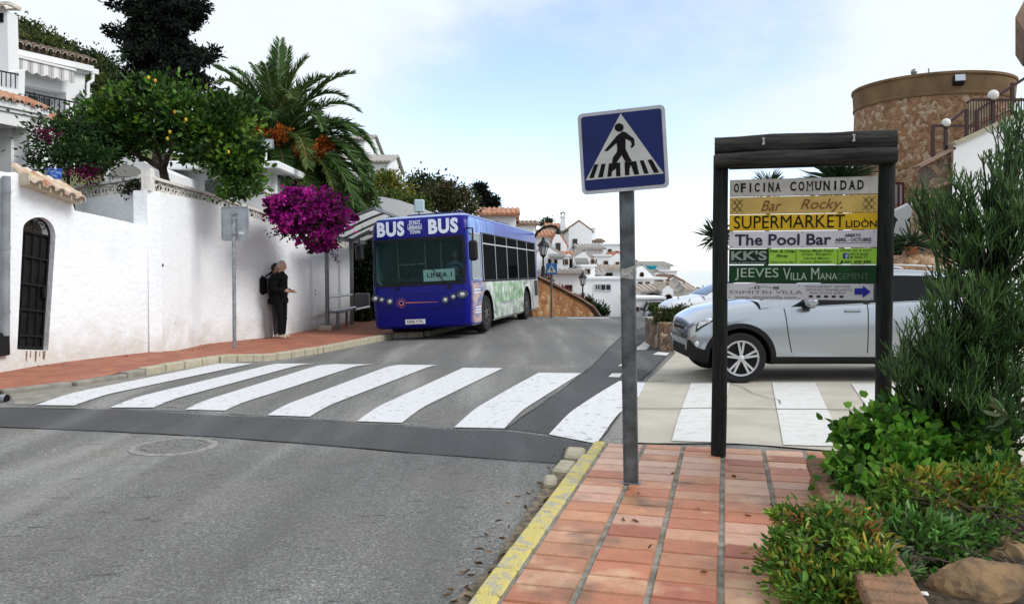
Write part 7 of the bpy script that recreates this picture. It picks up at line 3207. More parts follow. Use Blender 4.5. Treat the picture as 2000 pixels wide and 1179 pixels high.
# ---- round tower
TC = V((13.19, 26.0))
TWS = (0.862, 0.862, 1.02)
tw = thing('round_tower', 'round orange stone tower with a smooth brown cap behind the notice board', 'tower', (TC.x, TC.y, 0))
mb = MB()
mb.lathe([(2.66, -1.0), (2.60, 6.55), (0, 6.55)], (0, 0, 0), 96)
mb.build('shaft', m_tower, tw, 40)
m_cap = mat('brown_plaster', (0.24, 0.155, 0.08), 0.85, vs=1.5, col2=(0.17, 0.105, 0.055), bump=0.2, detail=7)
mb = MB()
mb.lathe([(2.58, 6.50), (2.64, 6.50), (2.65, 6.56), (2.63, 6.58), (2.67, 7.05), (2.71, 7.06), (2.71, 7.13), (2.55, 7.13), (2.50, 6.8), (0, 6.8)], (0, 0, 0), 96)
mb.build('cap', m_cap, tw, 25)
tw.scale = TWS
fl2 = thing('tower_floodlight', 'grey square floodlight fixed to the cap of the round tower', 'lamp', tuple(AT(1872, 157, 23.7)))
mb = MB()
mb.box((0, 0.0, 0), (0.30, 0.2, 0.26), rot=(R(-20), 0, R(-15)), bev=0.02)
mb.bar((0, 0.05, -0.1), (0.05, 0.4, -0.12), 0.06)
mb.build('housing', m_black, fl2, 30)
mb = MB()
mb.box((0.0, -0.095, 0.055), (0.26, 0.02, 0.20), rot=(R(-20), 0, R(-15)))
mb.build('front_glass', mat('lamp_pane', (0.50, 0.56, 0.62), 0.15), fl2)
for px, pt, w in ((1785, 141, 0.10), (1814, 134, 0.035)):
    a = AT(px, pt, 25)
    mb = MB()
    mb.cyl((a.x, 25, 6.9), a, w * 0.6)
    if w > 0.05:
        mb.ball(a, w, 8)
    tag(mb.build('roof_vent' if w > 0.05 else 'short_mast', m_galv, smooth_deg=40), 'small vent knob on the tower roof' if w > 0.05 else 'short thin mast on the tower roof', 'vent' if w > 0.05 else 'mast')

# white stair building at the right edge
YW = 19.5
sb_ = thing('stair_building', 'white building side with a flight of stairs at the right edge', 'building', tuple(AT(1930, 560, YW)))
mb = MB()
mb.prism([AT(*q, YW) for q in ((1863, 284), (1887, 274), (1977, 232), (2010, 216), (2120, 170), (2120, 640), (1852, 640))], away(1852, 3))
bpart(mb, 'wall', [m_white2], sb_)
mb = MB()
for a, b in (((1863, 284), (1887, 274)), ((1887, 274), (1977, 232)), ((1977, 232), (2060, 195))):
    mb.bar(AT(*a, YW) + V((0, 0.1, 0.03)), AT(*b, YW) + V((0, 0.1, 0.03)), 0.35, 0.07)
bpart(mb, 'coping', [m_kstone], sb_)
mb = MB()
mb.prism([AT(*q, YW + 0.6) for q in ((1889, 203), (1899, 197), (1934, 197), (1934, 206), (1905, 219), (1889, 213))], away(1889, 1.5))
bpart(mb, 'landing', [mat('cream_plaster', (0.50, 0.42, 0.26), 0.9)], sb_)
stw = thing('stone_stair_wall', 'rough stone flank wall of the stairs below the round tower', 'wall', tuple(AT(1820, 540, YW + 0.2)))
mb = MB()
mb.prism([AT(*q, YW + 0.25) for q in ((1794, 325), (1858, 292), (1858, 560), (1745, 560), (1785, 400))], away(1760, 1.5))
bpart(mb, 'wall', [m_rubble], stw)
mb = MB()
mb.bar(AT(1790, 327, YW + 0.2), AT(1858, 291, YW + 0.2), 0.4, 0.06)
mb.bar(AT(1816, 368, YW + 0.2), AT(1858, 353, YW + 0.2), 0.3, 0.07)
bpart(mb, 'coping', [m_rbr], stw)
m_rail = mat('brown_railing', (0.055, 0.03, 0.03), 0.6)
rl = thing('stair_railing', 'brown metal stair railing with posts in front of the round tower', 'railing', tuple(AT(1822, 310, YW + 0.3)))
rr_ = lambda px, py: AT(px, py, YW + 0.3)
mb = MB()
mb.bar(rr_(1820, 246), rr_(1906, 246), 0.06)
mb.bar(rr_(1889, 201), rr_(1899, 195), 0.06)
mb.bar(rr_(1899, 195), rr_(2040, 195), 0.06)
mb.bar(rr_(1856, 238), rr_(1886, 214), 0.06)
mb.bar(rr_(1908, 217), rr_(1940, 196), 0.05)
mb.bar(rr_(1915, 243), rr_(1977, 214), 0.035)
bpart(mb, 'handrail', [m_rail], rl)
for px, a, b in ((1822, 245, 310), (1847, 246, 297), (1888, 213, 276), (1908, 215, 268), (1939, 192, 252), (1977, 162, 236)):
    mb = MB()
    mb.bar(rr_(px, a), rr_(px, b), 0.07)
    bpart(mb, 'post', [m_rail], rl)
mb = MB()
for k in range(22):
    px = 1891 + k * 5.2
    mb.bar(rr_(px, 196 if px > 1899 else 201), rr_(px, 274 - (px - 1887) * 0.466), 0.018)
bpart(mb, 'baluster', [m_rail], rl)
mb = MB()
mb.bar(rr_(1953, 184), rr_(2030, 135), 0.06)
bpart(mb, 'diagonal_brace', [m_rail], rl)
for px, py, r, lb in ((1848, 240, 0.105, 'lower white globe lamp on the stair railing before the tower'), (1940, 186, 0.125, 'upper white globe lamp on the stair railing before the tower')):
    c = rr_(px, py)
    gl = thing('globe_lamp', lb, 'lamp', tuple(c - V((0, 0, r))))
    mb = MB()
    mb.ball((0, 0, r), r, 18)
    mb.build('globe', mat('opal_globe', (0.72, 0.70, 0.66), 0.3), gl, 60)
    mb = MB()
    mb.lathe([(0.05, -0.05), (0.06, 0.0), (0.05, 0.03)], (0, 0, 0), 10)
    mb.build('socket', m_rail, gl, 40)
# white sloping wall and low stone steps behind the car
sl = thing('sloping_wall', 'white wall with a slanting top seen between right post and tower foot', 'wall', tuple(AT(1765, 540, 21)))
mb = MB()
mb.prism([AT(*q, 23.0) for q in ((1700, 425), (1748, 412), (1783, 395), (1776, 470), (1770, 560), (1700, 560))], V((0, 0.4, 0)))
bpart(mb, 'wall', [m_white2], sl)
st2 = thing('stone_steps', 'low stone parapet of steps rising behind the silver car roof', 'steps', tuple(AT(1800, 550, 18.5)))
mb = MB()
mb.prism([AT(*q, 18.5) for q in ((1735, 530), (1788, 497), (1860, 497), (1860, 600), (1735, 600))], V((0, 1.5, 0)))
bpart(mb, 'wall', [m_tower], st2)
ds = thing('glazed_stand', 'small glazed white stand with dark red posts by the tower foot', 'display stand', tuple(AT(1755, 420, 24)))
mb = MB()
a, b = AT(1747, 362, 24), AT(1763, 398, 24)
mb.box(((a.x + b.x) / 2, 24.1, (a.z + b.z) / 2), (b.x - a.x, 0.2, a.z - b.z))
bpart(mb, 'panel', [mat('stand_white', (0.6, 0.62, 0.66), 0.4)], ds)
mb = MB()
for px in (1746, 1755, 1764):
    mb.bar(AT(px, 357, 23.9), AT(px, 425, 23.9), 0.05)
mb.bar(AT(1745, 358, 23.9), AT(1765, 358, 23.9), 0.06)
bpart(mb, 'frame', [mat('dark_red_post', (0.10, 0.02, 0.025), 0.6)], ds)
# upper storey of the house at the right edge: only its eave corner reaches into the picture
ec = thing('upper_house', 'brown tiled eave corner of a house at the upper right edge', 'house', tuple(AT(2060, 200, 20.4)))
mb = MB()
mb.prism([AT(*q, 20.3) for q in ((2012, 40), (2200, 40), (2200, 230), (2012, 230))], away(2012, 3))
bpart(mb, 'wall', [m_white2], ec)
mb = MB()
mb.prism([AT(*q, 19.4) for q in ((1983, 34), (2000, 2), (2240, -90), (2240, 60), (2000, 60))], away(1983, 4))
bpart(mb, 'eave', [m_rbr], ec)
# ------------------------------------------------------------------ vegetation
m_leaf = leaf_mat('leaf', 0.5, 0.22)
m_leafg = leaf_mat('glossy_leaf', 0.35, 0.2)
m_needle = leaf_mat('needle', 0.8, 0.05)
m_petal = leaf_mat('petal', 0.7, 0.35)
m_bark = mat('bark', (0.085, 0.065, 0.05), 0.95, vs=9, var=0.5, bump=0.8, bs=25)


def bush(name, label, cat, base, ells, per, L, Wd, cols, m, jitter=0.22, spread=0.3, shell=0.45, trunk=None, w=None, crown='crown', group=None, extra=None, up=0.0):
    rt = thing(name, label, cat, base, 0, group)
    P, D, K = clumps(ells, per, spread, shell)
    D[:, 2] += up
    c = palette(K, cols, jitter, w)
    n = len(P)
    o = leaf_obj(crown, P - np.array(base), L * (0.7 + 0.6 * rng.random(n)), Wd * (0.7 + 0.6 * rng.random(n)), c, m, rt, D)
    if trunk:
        mb = MB()
        for a, b, r0, r1 in trunk:
            limb(mb, V(a) - V(base), V(b) - V(base), r0, r1, 0.06)
        mb.build('trunk', m_bark, rt, 50)
    return rt


# lemon tree over the garden wall
YL = 17.6
tb = AT(330, 360, YL)
tb.z = 2.0
c = lambda px, py, y=YL: AT(px, py, y)
lt_ = bush('lemon_tree', 'broad lemon tree with yellow fruit over the lattice wall', 'tree', tuple(tb),
           [E(300, 215, 90, 60, YL, 46), E(375, 230, 85, 55, YL - 0.3, 46), E(440, 250, 55, 55, YL - 0.5, 30), E(230, 240, 60, 55, YL, 28), E(280, 175, 45, 30, YL, 14), E(440, 205, 30, 30, YL, 9),
            E(440, 310, 60, 40, YL - 0.6, 26), E(465, 360, 35, 40, YL - 0.7, 15), E(190, 290, 60, 35, YL + 0.2, 18), E(400, 290, 60, 35, YL - 0.4, 22), E(300, 270, 80, 30, YL, 24), E(480, 300, 35, 40, YL - 0.6, 14), E(150, 250, 40, 25, YL, 10)],
           46, 0.135, 0.072, [(0.045, 0.105, 0.018), (0.07, 0.155, 0.022), (0.028, 0.062, 0.013), (0.12, 0.22, 0.026), (0.15, 0.26, 0.032)], m_leafg, 0.3, 0.21, 0.25, None, [0.3, 0.27, 0.25, 0.12, 0.06], up=0.2)
mb = MB()
o = V(tb)
for a, b, r0, r1 in (((330, 400), (318, 330), 0.11, 0.09), ((318, 330), (265, 300), 0.07, 0.05), ((265, 300), (215, 270), 0.05, 0.025), ((318, 330), (350, 275), 0.07, 0.04), ((350, 275), (420, 240), 0.05, 0.02), ((318, 330), (300, 250), 0.06, 0.03), ((345, 290), (450, 310), 0.05, 0.02), ((265, 300), (280, 220), 0.04, 0.02), ((400, 300), (462, 350), 0.03, 0.012)):
    limb(mb, c(*a) - o, c(*b) - o, r0, r1, 0.08)
mb.build('trunk', m_bark, lt_, 50)
m_lemon = mat('lemon_skin', (0.62, 0.42, 0.04), 0.45)
m_orange = mat('ripe_lemon_skin', (0.60, 0.30, 0.03), 0.45)
for i, (px, py) in enumerate(((341, 219), (363, 234), (332, 258), (327, 271), (303, 158), (290, 152), (446, 297))):
    mb = MB()
    mb.ball((0, 0, 0), 0.036, 10, sq=(0.9, 0.9, 1.15))
    f = mb.build('lemon', m_lemon if i % 4 else m_orange, lt_, 60)
    f.location = AT(px, py, YL - 1.15) - o
# dark flowering shrub under the left of the tree
b0 = AT(140, 350, 16.6)
bush('flowering_shrub', 'dark shrub with magenta blossoms between the porch and the lemon tree', 'shrub', tuple(b0), [E(130, 275, 55, 45, 16.6, 34), E(170, 310, 50, 35, 16.4, 26), E(100, 315, 30, 30, 16.4, 12)], 42, 0.09, 0.045,
     [(0.02, 0.045, 0.012), (0.03, 0.07, 0.015), (0.015, 0.035, 0.012)], m_leafg, 0.25, 0.34, 0.3, [((b0.x, b0.y, b0.z - 0.8), tuple(AT(135, 290, 16.6)), 0.05, 0.02)])
o2 = [q for q in bpy.data.objects if q.name.startswith('flowering_shrub')][0]
P, D, K = clumps([E(160, 345, 22, 12, 16.1, 9), E(95, 262, 20, 10, 16.2, 6), E(178, 335, 12, 10, 16.1, 4)], 22, 0.5, 0.2)
leaf_obj('blossom', P - np.array(b0), 0.05, 0.045, palette(K, [(0.22, 0.012, 0.09), (0.16, 0.01, 0.07)], 0.25), m_petal, o2, D)

# dark low hedge added close behind the lattice so its gaps read dark
q = CORN_S
hp = []
for a, b in zip([CORN_S] + tops_s[:2], tops_s[:2]):
    for k in range(9):
        p = a.lerp(b, (k + 0.5) / 9) + V((-0.42, 0.22, 0.06))
        hp.append((tuple(p), (0.26, 0.14, 0.10), 7))
for k in range(9):
    p = CORN_S.lerp(r1s, (k + 0.5) / 9) + V((-0.05, 0.45, 0.06))
    hp.append((tuple(p), (0.2, 0.14, 0.10), 7))
bush('backing_hedge', 'low dark hedge added close behind the lattice balustrade to darken its gaps', 'hedge', (q.x - 0.5, q.y + 0.3, q.z - 0.4), hp, 40, 0.06, 0.035, [(0.014, 0.024, 0.01), (0.02, 0.034, 0.012), (0.03, 0.024, 0.016)], m_leaf, 0.25, 0.34, 0.1)

# palm
YP = 26.5
pc_ = AT(541, 300, YP)
pb_ = V((pc_.x + 0.15, YP + 0.1, 1.2))
pm = thing('date_palm', 'tall date palm with arching fronds and orange fruit clusters', 'palm tree', tuple(pb_))
mb = MB()
pts, rad = [], []
for k in range(24):
    t = k / 23
    pts.append(pb_.lerp(pc_, t) - pb_)
    rad.append(0.36 + 0.05 * (k % 2) + 0.10 * smooth(0.7, 1, t))
mb.tube(pts, rad, 14)
mb.build('trunk', m_bark, pm, 20)
LP, LD, LL, LW_, LC = [], [], [], [], []
rmb = MB()


def frond(az, el, length, droop, lean=0.0, col=(0.04, 0.085, 0.022)):
    d = V((math.cos(az) * math.cos(el), math.sin(az) * math.cos(el), math.sin(el)))
    p = V(pc_) + V((d.x, d.y, 0)) * 0.22 + V((0, 0, 0.1))
    n = 26
    pts = [p.copy()]
    st = length / n
    for k in range(n):
        d = (d + V((0, 0, -droop * (0.35 + 1.5 * k / n) / n))).normalized()
        p = p + d * st
        pts.append(p.copy())
    rmb.tube([q - pb_ for q in pts], [0.035 * (1 - 0.85 * k / n) for k in range(n + 1)], 4, 0, True, (0.20, 0.21, 0.08))
    m = 92
    for k in range(m):
        t = 0.10 + 0.90 * k / (m - 1)
        f = t * n
        i = min(n - 1, int(f))
        q = pts[i].lerp(pts[i + 1], f - i)
        tan = (pts[i + 1] - pts[i]).normalized()
        side = tan.cross(V((0, 0, 1)))
        if side.length < 0.05:
            side = tan.cross(V((1, 0, 0)))
        side.normalize()
        up = side.cross(tan)
        ll = length * 0.155 * (0.45 + 0.75 * math.sin(math.pi * min(1, t * 0.92 + 0.08)) ** 0.7)
        for s in (-1, 1):
            dd = tan * (0.75 + 0.5 * t) + side * s * 0.85 + up * (0.32 + random.uniform(-0.18, 0.18)) + V((0, 0, -0.15))
            LP.append(tuple(q - pb_))
            LD.append(tuple(dd))
            LL.append(ll * random.uniform(0.85, 1.1))
            LW_.append(0.037)
            j = random.uniform(0.75, 1.3)
            LC.append((col[0] * j * 1.55, col[1] * j * 1.5, col[2] * j * 1.4))


# the fronds that make its outline in the photograph: azimuth 0 points right, -90 towards the camera
main = [(178, 62, 3.9, 1.9), (200, 52, 4.0, 2.3), (165, 40, 4.2, 2.2), (150, 74, 3.9, 1.5), (205, 30, 3.6, 2.0), (100, 82, 4.0, 0.9), (75, 82, 3.9, 0.8), (-60, 84, 3.8, 0.8), (12, 66, 4.0, 1.2), (-5, 46, 4.1, 2.2), (8, 38, 4.1, 2.6), (-18, 25, 4.2, 2.3),
        (20, 22, 4.2, 2.3), (-30, 8, 4.3, 1.9), (2, 6, 4.4, 1.9), (-12, -8, 4.2, 1.6), (-45, -20, 3.9, 1.4), (-70, -28, 3.6, 1.2), (-100, -30, 3.5, 1.2), (-130, -24, 3.6, 1.4), (35, -10, 4.2, 1.5), (185, 10, 3.6, 1.9), (195, -12, 3.4, 1.4), (-20, -32, 3.8, 1.0), (-150, -5, 3.6, 1.6), (-35, -40, 3.7, 0.8), (-15, -25, 4.1, 1.1), (-60, -45, 3.4, 0.7), (-5, -38, 3.9, 0.8), (15, -30, 3.8, 1.0), (-90, -50, 3.0, 0.7)]
for az, el, L_, dr in main:
    frond(R(az), R(el), L_ * 0.89, dr)
for k in range(62):
    az = k * 2.39996
    el = R(78 - 112 * (k / 62) ** 1.1)
    frond(az, el + random.uniform(-0.08, 0.08), random.uniform(2.9, 3.4), random.uniform(1.3, 2.1), col=random.choice([(0.035, 0.075, 0.02), (0.045, 0.09, 0.024), (0.055, 0.085, 0.022)]))
for k in range(9):
    frond(k * 0.7 + 0.2, R(-50 + random.uniform(-8, 8)), 2.6, 0.9, col=(0.16, 0.11, 0.045))
leaf_obj('crown', LP, np.array(LL), np.array(LW_), np.array(LC), leaf_mat('palm_leaf', 0.38, 0.12), pm, np.array(LD), fold=0.02)
rmb.build('frond_stalks', leaf_mat('frond_stalk', 0.6, 0.0), pm, 60, cols=True)
m_fruit = leaf_mat('date_fruit', 0.6, 0.1)
for px, py, dy in ((506, 264, -1.5), (552, 258, -1.7), (588, 292, -1.5), (615, 300, -1.2), (632, 282, -0.8), (530, 268, -1.6)):
    q = AT(px, py, YP + dy)
    P, D, K = clumps([(tuple(q), (0.27, 0.2, 0.24), 30)], 16, 0.25, 0.2)
    leaf_obj('fruit_cluster', P - np.array(pb_), 0.06, 0.05, palette(K, [(0.42, 0.10, 0.012), (0.50, 0.15, 0.02), (0.30, 0.06, 0.01)], 0.2), m_fruit, pm, D)

# dark conifer behind
YC = 31
cb = AT(318, 330, YC)
cb.z = 2.5
el_ = []
for py in range(-150, 200, 13):
    rm = (30 + 62 * min(1, (py + 165) / 130)) * (0.86 + 0.2 * math.sin(py * 0.13 + 0.6))
    for k in range(int(5 + rm / 9)):
        a = random.uniform(0, 2 * math.pi)
        q = random.uniform(0.1, 1.0) ** 0.75 * rm * random.choice((0.8, 0.95, 1.0, 1.25))
        dx, dy = q * math.cos(a), q * math.sin(a)
        el_.append(E(318 + dx, py + random.uniform(-7, 7) + abs(dx) * 0.08, random.uniform(12, 28), random.uniform(4, 9), YC + dy * YC / 1600, 4, 0.3))
cf = bush('conifer', 'very dark tall conifer rising above the lemon tree', 'tree', tuple(cb), el_, 46, 0.17, 0.08, [(0.012, 0.018, 0.013), (0.018, 0.026, 0.017), (0.008, 0.012, 0.010), (0.028, 0.036, 0.022)], m_needle, 0.25, 0.36, 0.2, [(tuple(cb), tuple(AT(322, -120, YC)), 0.3, 0.05)])

# bougainvillea over the wall by the bus shelter
YB = 18.2
bb = AT(600, 470, YB)
bg = bush('bougainvillea', 'large magenta bougainvillea hanging over the garden wall beside the bus shelter', 'bougainvillea', tuple(bb),
          [E(600, 402, 58, 30, YB + 0.2, 60), E(555, 408, 32, 28, YB - 0.4, 26), E(640, 425, 36, 38, YB + 0.6, 36), E(610, 450, 40, 28, YB + 0.4, 34), E(570, 430, 34, 26, YB, 26), E(668, 412, 20, 8, YB + 0.9, 8), E(690, 424, 10, 5, YB + 1.0, 3), E(638, 472, 16, 14, YB + 0.8, 9), E(536, 395, 14, 10, YB - 0.4, 5), E(625, 478, 22, 10, YB + 0.5, 8), E(580, 374, 16, 8, YB, 5), E(655, 392, 14, 10, YB + 0.6, 5)],
          50, 0.085, 0.072, [(0.38, 0.012, 0.25), (0.30, 0.010, 0.21), (0.50, 0.03, 0.33), (0.17, 0.006, 0.12), (0.08, 0.015, 0.05)], m_petal, 0.25, 0.2, 0.35, None, crown='bracts')
P, D, K = clumps([E(600, 420, 60, 45, YB + 0.2, 40), E(560, 450, 30, 18, YB, 10), E(645, 460, 30, 20, YB + 0.6, 10)], 14, 0.3, 0.2)
leaf_obj('leaves', P - np.array(bb), 0.07, 0.04, palette(K, [(0.02, 0.04, 0.014), (0.03, 0.06, 0.015)], 0.2), m_leaf, bg, D)
mb = MB()
mb.tube([AT(645, 480, YB + 0.9) - bb, AT(648, 496, YB + 0.6) - bb, AT(662, 512, YB + 0.6) - bb], 0.006, 4)
mb.build('hanging_twig', m_bark, bg, 50)
P = np.array([tuple(AT(645 + 18 * t + random.uniform(-4, 4), 486 + 27 * t + random.uniform(-4, 4), YB + 0.6 + random.uniform(-0.1, 0.1)) - bb) for t in np.linspace(0, 1, 34)])
leaf_obj('sprig_leaves', P, 0.05, 0.035, np.tile([(0.06, 0.02, 0.035)], (34, 1)), m_leaf, bg)

# oleander and dark hedge near the shelter
q = AT(690, 420, 27)
bush('oleander', 'light green oleander below the palm fronds', 'shrub', (q.x, 27, 1.2), [E(690, 385, 28, 24, 27, 22), E(705, 400, 20, 20, 27, 12)], 34, 0.24, 0.045, [(0.07, 0.14, 0.03), (0.10, 0.18, 0.04), (0.16, 0.20, 0.06)], m_leaf, 0.2, 0.4, 0.3, up=0.6)
q = AT(712, 640, 27)
bush('dark_hedge', 'dense dark hedge behind the bus shelter left of the bus', 'hedge', (q.x, 27, -0.1), [E(705, 500, 26, 40, 27.5, 40), E(708, 560, 26, 45, 27.5, 46), E(712, 615, 26, 30, 27.3, 30), E(740, 520, 40, 60, 28, 40), E(700, 450, 30, 20, 28, 14)], 60, 0.12, 0.07, [(0.012, 0.022, 0.01), (0.018, 0.032, 0.012), (0.008, 0.014, 0.008)], m_leaf, 0.25, 0.35, 0.2)
q = AT(716, 612, 26)
bush('fern_clump', 'small dark leafy plant at the foot of the litter bin', 'plant', (q.x - 0.3, 25.2, 0.0), [E(708, 612, 12, 10, 25.0, 9)], 26, 0.22, 0.05, [(0.03, 0.05, 0.015), (0.05, 0.07, 0.02)], m_leaf, 0.2, 0.4, 0.2)

# shrubs and trees on the slope over the bus
for nm, lb, blobs, Y, cols, lw in (
    ('hillside_shrub', 'yellow green flowering shrub on the slope right of the palm', [(740, 362, 35, 22, 30), (775, 372, 30, 25, 26), (757, 347, 15, 14, 8)], 40, [(0.12, 0.16, 0.02), (0.20, 0.20, 0.03), (0.08, 0.12, 0.02), (0.28, 0.24, 0.05)], (0.17, 0.07)),
    ('hillside_tree', 'dark green round tree above the middle of the bus roof', [(830, 365, 35, 20, 30), (815, 385, 30, 22, 24), (848, 355, 10, 8, 5)], 50, [(0.03, 0.055, 0.02), (0.045, 0.075, 0.022), (0.02, 0.04, 0.016)], (0.22, 0.11)),
    ('hillside_tree', 'brownish green spreading tree above the right half of the bus roof', [(875, 385, 45, 24, 40), (905, 402, 25, 16, 16), (850, 400, 35, 16, 22), (885, 368, 28, 10, 10)], 46, [(0.05, 0.06, 0.02), (0.07, 0.07, 0.025), (0.035, 0.045, 0.018), (0.10, 0.085, 0.04)], (0.2, 0.09)),
    ('hillside_shrub', 'green hedge shrub behind the curved white wall', [(790, 395, 30, 12, 18), (760, 385, 20, 10, 10), (825, 402, 22, 10, 12)], 36, [(0.06, 0.11, 0.02), (0.09, 0.14, 0.025), (0.045, 0.08, 0.02)], (0.15, 0.07)),
):
    q = AT(sum(b[0] for b in blobs) / len(blobs), 430, Y)
    bush(nm, lb, 'tree' if 'tree' in nm else 'shrub', (q.x, Y, tz(q.x, Y)), [E(a, b2, c2, d2, Y, n) for a, b2, c2, d2, n in blobs], 42, lw[0], lw[1], cols, m_leaf, 0.25, 0.36, 0.3,
         [((q.x, Y, tz(q.x, Y)), tuple(AT(blobs[0][0], blobs[0][1], Y)), 0.14, 0.05)])
for lb, blobs in (('broad dark cypress above the red hipped roof', [(941, 378, 12, 16, 26), (945, 395, 14, 14, 20), (938, 368, 10, 8, 10)]), ('slim lower dark cypress right of the broad one', [(966, 397, 7, 10, 12), (958, 400, 8, 8, 9)])):
    q = AT(blobs[0][0], 430, 62)
    bush('cypress', lb, 'tree', (q.x, 62, tz(q.x, 62)), [E(a, b2, c2, d2, 62, n) for a, b2, c2, d2, n in blobs], 52, 0.22, 0.1, [(0.010, 0.015, 0.012), (0.015, 0.02, 0.015)], m_needle, 0.2, 0.3, 0.2, [((q.x, 62, tz(q.x, 62)), tuple(AT(blobs[0][0], 385, 62)), 0.2, 0.06)])
q = AT(1068, 436, 95)
bush('skyline_bush', 'small dark treetop above the orange roofs near the bus', 'tree', (q.x, 95, q.z - 1.5), [E(1066, 434, 14, 6, 95, 14)], 30, 0.3, 0.14, [(0.03, 0.04, 0.015), (0.05, 0.055, 0.02)], m_leaf, 0.25, 0.35, 0.2)

# pine wood on the upper left hill
el_ = []
for k in range(150):
    px = rng.uniform(-80, 260)
    sky_y = 32 + max(0, px - 20) * 0.42 + max(0, px - 205) * 2.6
    py = sky_y + 10 + rng.uniform(0, 1) ** 1.2 * 150
    Y = 118 - (py - sky_y) * 0.22
    el_.append(E(px, py, rng.uniform(14, 24), rng.uniform(10, 16), Y, 7))
P, D, K = clumps(el_, 46, 0.42, 0.3)
wd = leaf_obj('pine_wood', P, 0.5, 0.24, palette(K // 7, [(0.05, 0.075, 0.02), (0.075, 0.095, 0.022), (0.035, 0.055, 0.02), (0.10, 0.105, 0.03), (0.03, 0.045, 0.02)], 0.25), m_leaf, None, D)
wd['kind'] = 'stuff'
wd['label'] = 'green pine wood covering the hill behind the upper left houses'
wd['category'] = 'wood'

# plants at the end of the stone wall and along the far right kerb
q = AT(1168, 615, 43)
bush('roadside_plant', 'dark green plant at the lower end of the orange stone wall', 'plant', (q.x, 43, gz(q.x, 43)), [E(1160, 602, 14, 10, 43, 14), E(1173, 609, 12, 8, 43, 12), E(1150, 592, 10, 6, 43, 6)], 34, 0.22, 0.08, [(0.02, 0.035, 0.012), (0.035, 0.06, 0.02)], m_leaf, 0.25, 0.4, 0.2)
q = AT(1115, 580, 38.5)
bush('small_bougainvillea', 'thin magenta flowered creeper on top of the orange stone wall', 'creeper', tuple(AT(1115, 585, 38.8)), [E(1128, 580, 14, 4, 39.5, 9), E(1100, 568, 16, 4, 36.5, 8), E(1066, 545, 10, 7, 31.5, 7)], 20, 0.11, 0.07, [(0.20, 0.02, 0.06), (0.10, 0.03, 0.04), (0.05, 0.07, 0.02)], m_leaf, 0.25, 0.4, 0.2)
q = AT(1310, 618, 33)
bush('low_hedge', 'low clipped green hedge beyond the stone planter', 'hedge', (q.x, 33, gz(q.x, 33)), [E(1300, 608, 22, 9, 33, 20), E(1325, 606, 22, 9, 33, 20), E(1283, 603, 12, 5, 33, 7)], 46, 0.12, 0.06, [(0.03, 0.06, 0.015), (0.05, 0.09, 0.02), (0.02, 0.04, 0.012)], m_leaf, 0.25, 0.36, 0.3)
q = AT(1364, 600, 70)
bush('round_tree', 'dark round tree at the right end of the village', 'tree', (q.x, 70, tz(q.x, 70)), [E(1360, 577, 16, 11, 70, 20), E(1378, 578, 14, 10, 70, 16), E(1366, 588, 14, 8, 70, 10)], 50, 0.3, 0.14, [(0.014, 0.03, 0.014), (0.025, 0.045, 0.018)], m_leaf, 0.25, 0.34, 0.3, [((q.x, 70, tz(q.x, 70)), tuple(AT(1364, 580, 70)), 0.2, 0.08)])

# stone planter box with a bush beside the silver car's bumper
ga, gb_ = G(1288, 682), G(1336, 690)
sp_ = thing('stone_planter', 'rough brown stone planter box at the corner of the forecourt', 'planter', (3.05, 16.6, 0.0))
k = 16.4 / 1600
mb = MB()
x0, x1 = AT(1288, 660, 16.0).x, AT(1345, 660, 16.0).x
for (cx, cy, sx, sy) in (((x0 + x1) / 2, 16.0, x1 - x0, 0.25), ((x0 + x1) / 2, 17.6, x1 - x0, 0.25), (x0 + 0.12, 16.8, 0.25, 1.35), (x1 - 0.12, 16.8, 0.25, 1.35)):
    mb.box((cx, cy, 0.22), (sx, sy, 0.66))
bpart(mb, 'wall', [m_rubble_p := stone_mat('planter_stone', [(0.17, 0.125, 0.09), (0.26, 0.175, 0.115), (0.11, 0.085, 0.07), (0.36, 0.27, 0.19), (0.22, 0.12, 0.07)], (0.05, 0.04, 0.03), 5.0, 0.07)], sp_)
mb = MB()
mb.box(((x0 + x1) / 2, 16.8, 0.30), (x1 - x0 - 0.5, 1.35, 0.4))
bpart(mb, 'soil', [m_soil], sp_)
q = AT(1318, 632, 16.6)
bush('planter_bush', 'mossy green bush growing in the stone planter', 'shrub', (q.x, 16.6, 0.5), [E(1312, 618, 22, 13, 16.6, 22), E(1334, 610, 14, 14, 16.8, 12), E(1296, 624, 16, 8, 16.3, 9), E(1288, 612, 10, 8, 16.5, 4), E(1322, 626, 22, 8, 16.3, 10)], 50, 0.07, 0.025, [(0.035, 0.05, 0.015), (0.055, 0.075, 0.02), (0.08, 0.075, 0.025)], m_leaf, 0.25, 0.36, 0.2)


def yucca(label, px, py, Y, L_, n, base_z, r=0.09):
    top = AT(px, py, Y)
    rt = thing('yucca', label, 'yucca', (top.x, Y, base_z))
    o = V((top.x, Y, base_z))
    mb = MB()
    limb(mb, (0, 0, 0), top - o, r, r * 0.8, 0.02, 8, 6)
    mb.build('trunk', m_bark, rt, 40)
    d = unit(n)
    d[:, 2] = d[:, 2] * 0.75 + 0.2
    P = np.tile(np.array(top - o), (n, 1)) + d * 0.05 + rng.normal(size=(n, 3)) * 0.04
    c = np.array([(0.03, 0.055, 0.025)]) * (0.6 + 0.9 * rng.random((n, 1)))
    leaf_obj('crown', P, L_ * (0.8 + 0.4 * rng.random(n)), 0.045, c, m_leaf, rt, d, fold=0.03)
    return rt


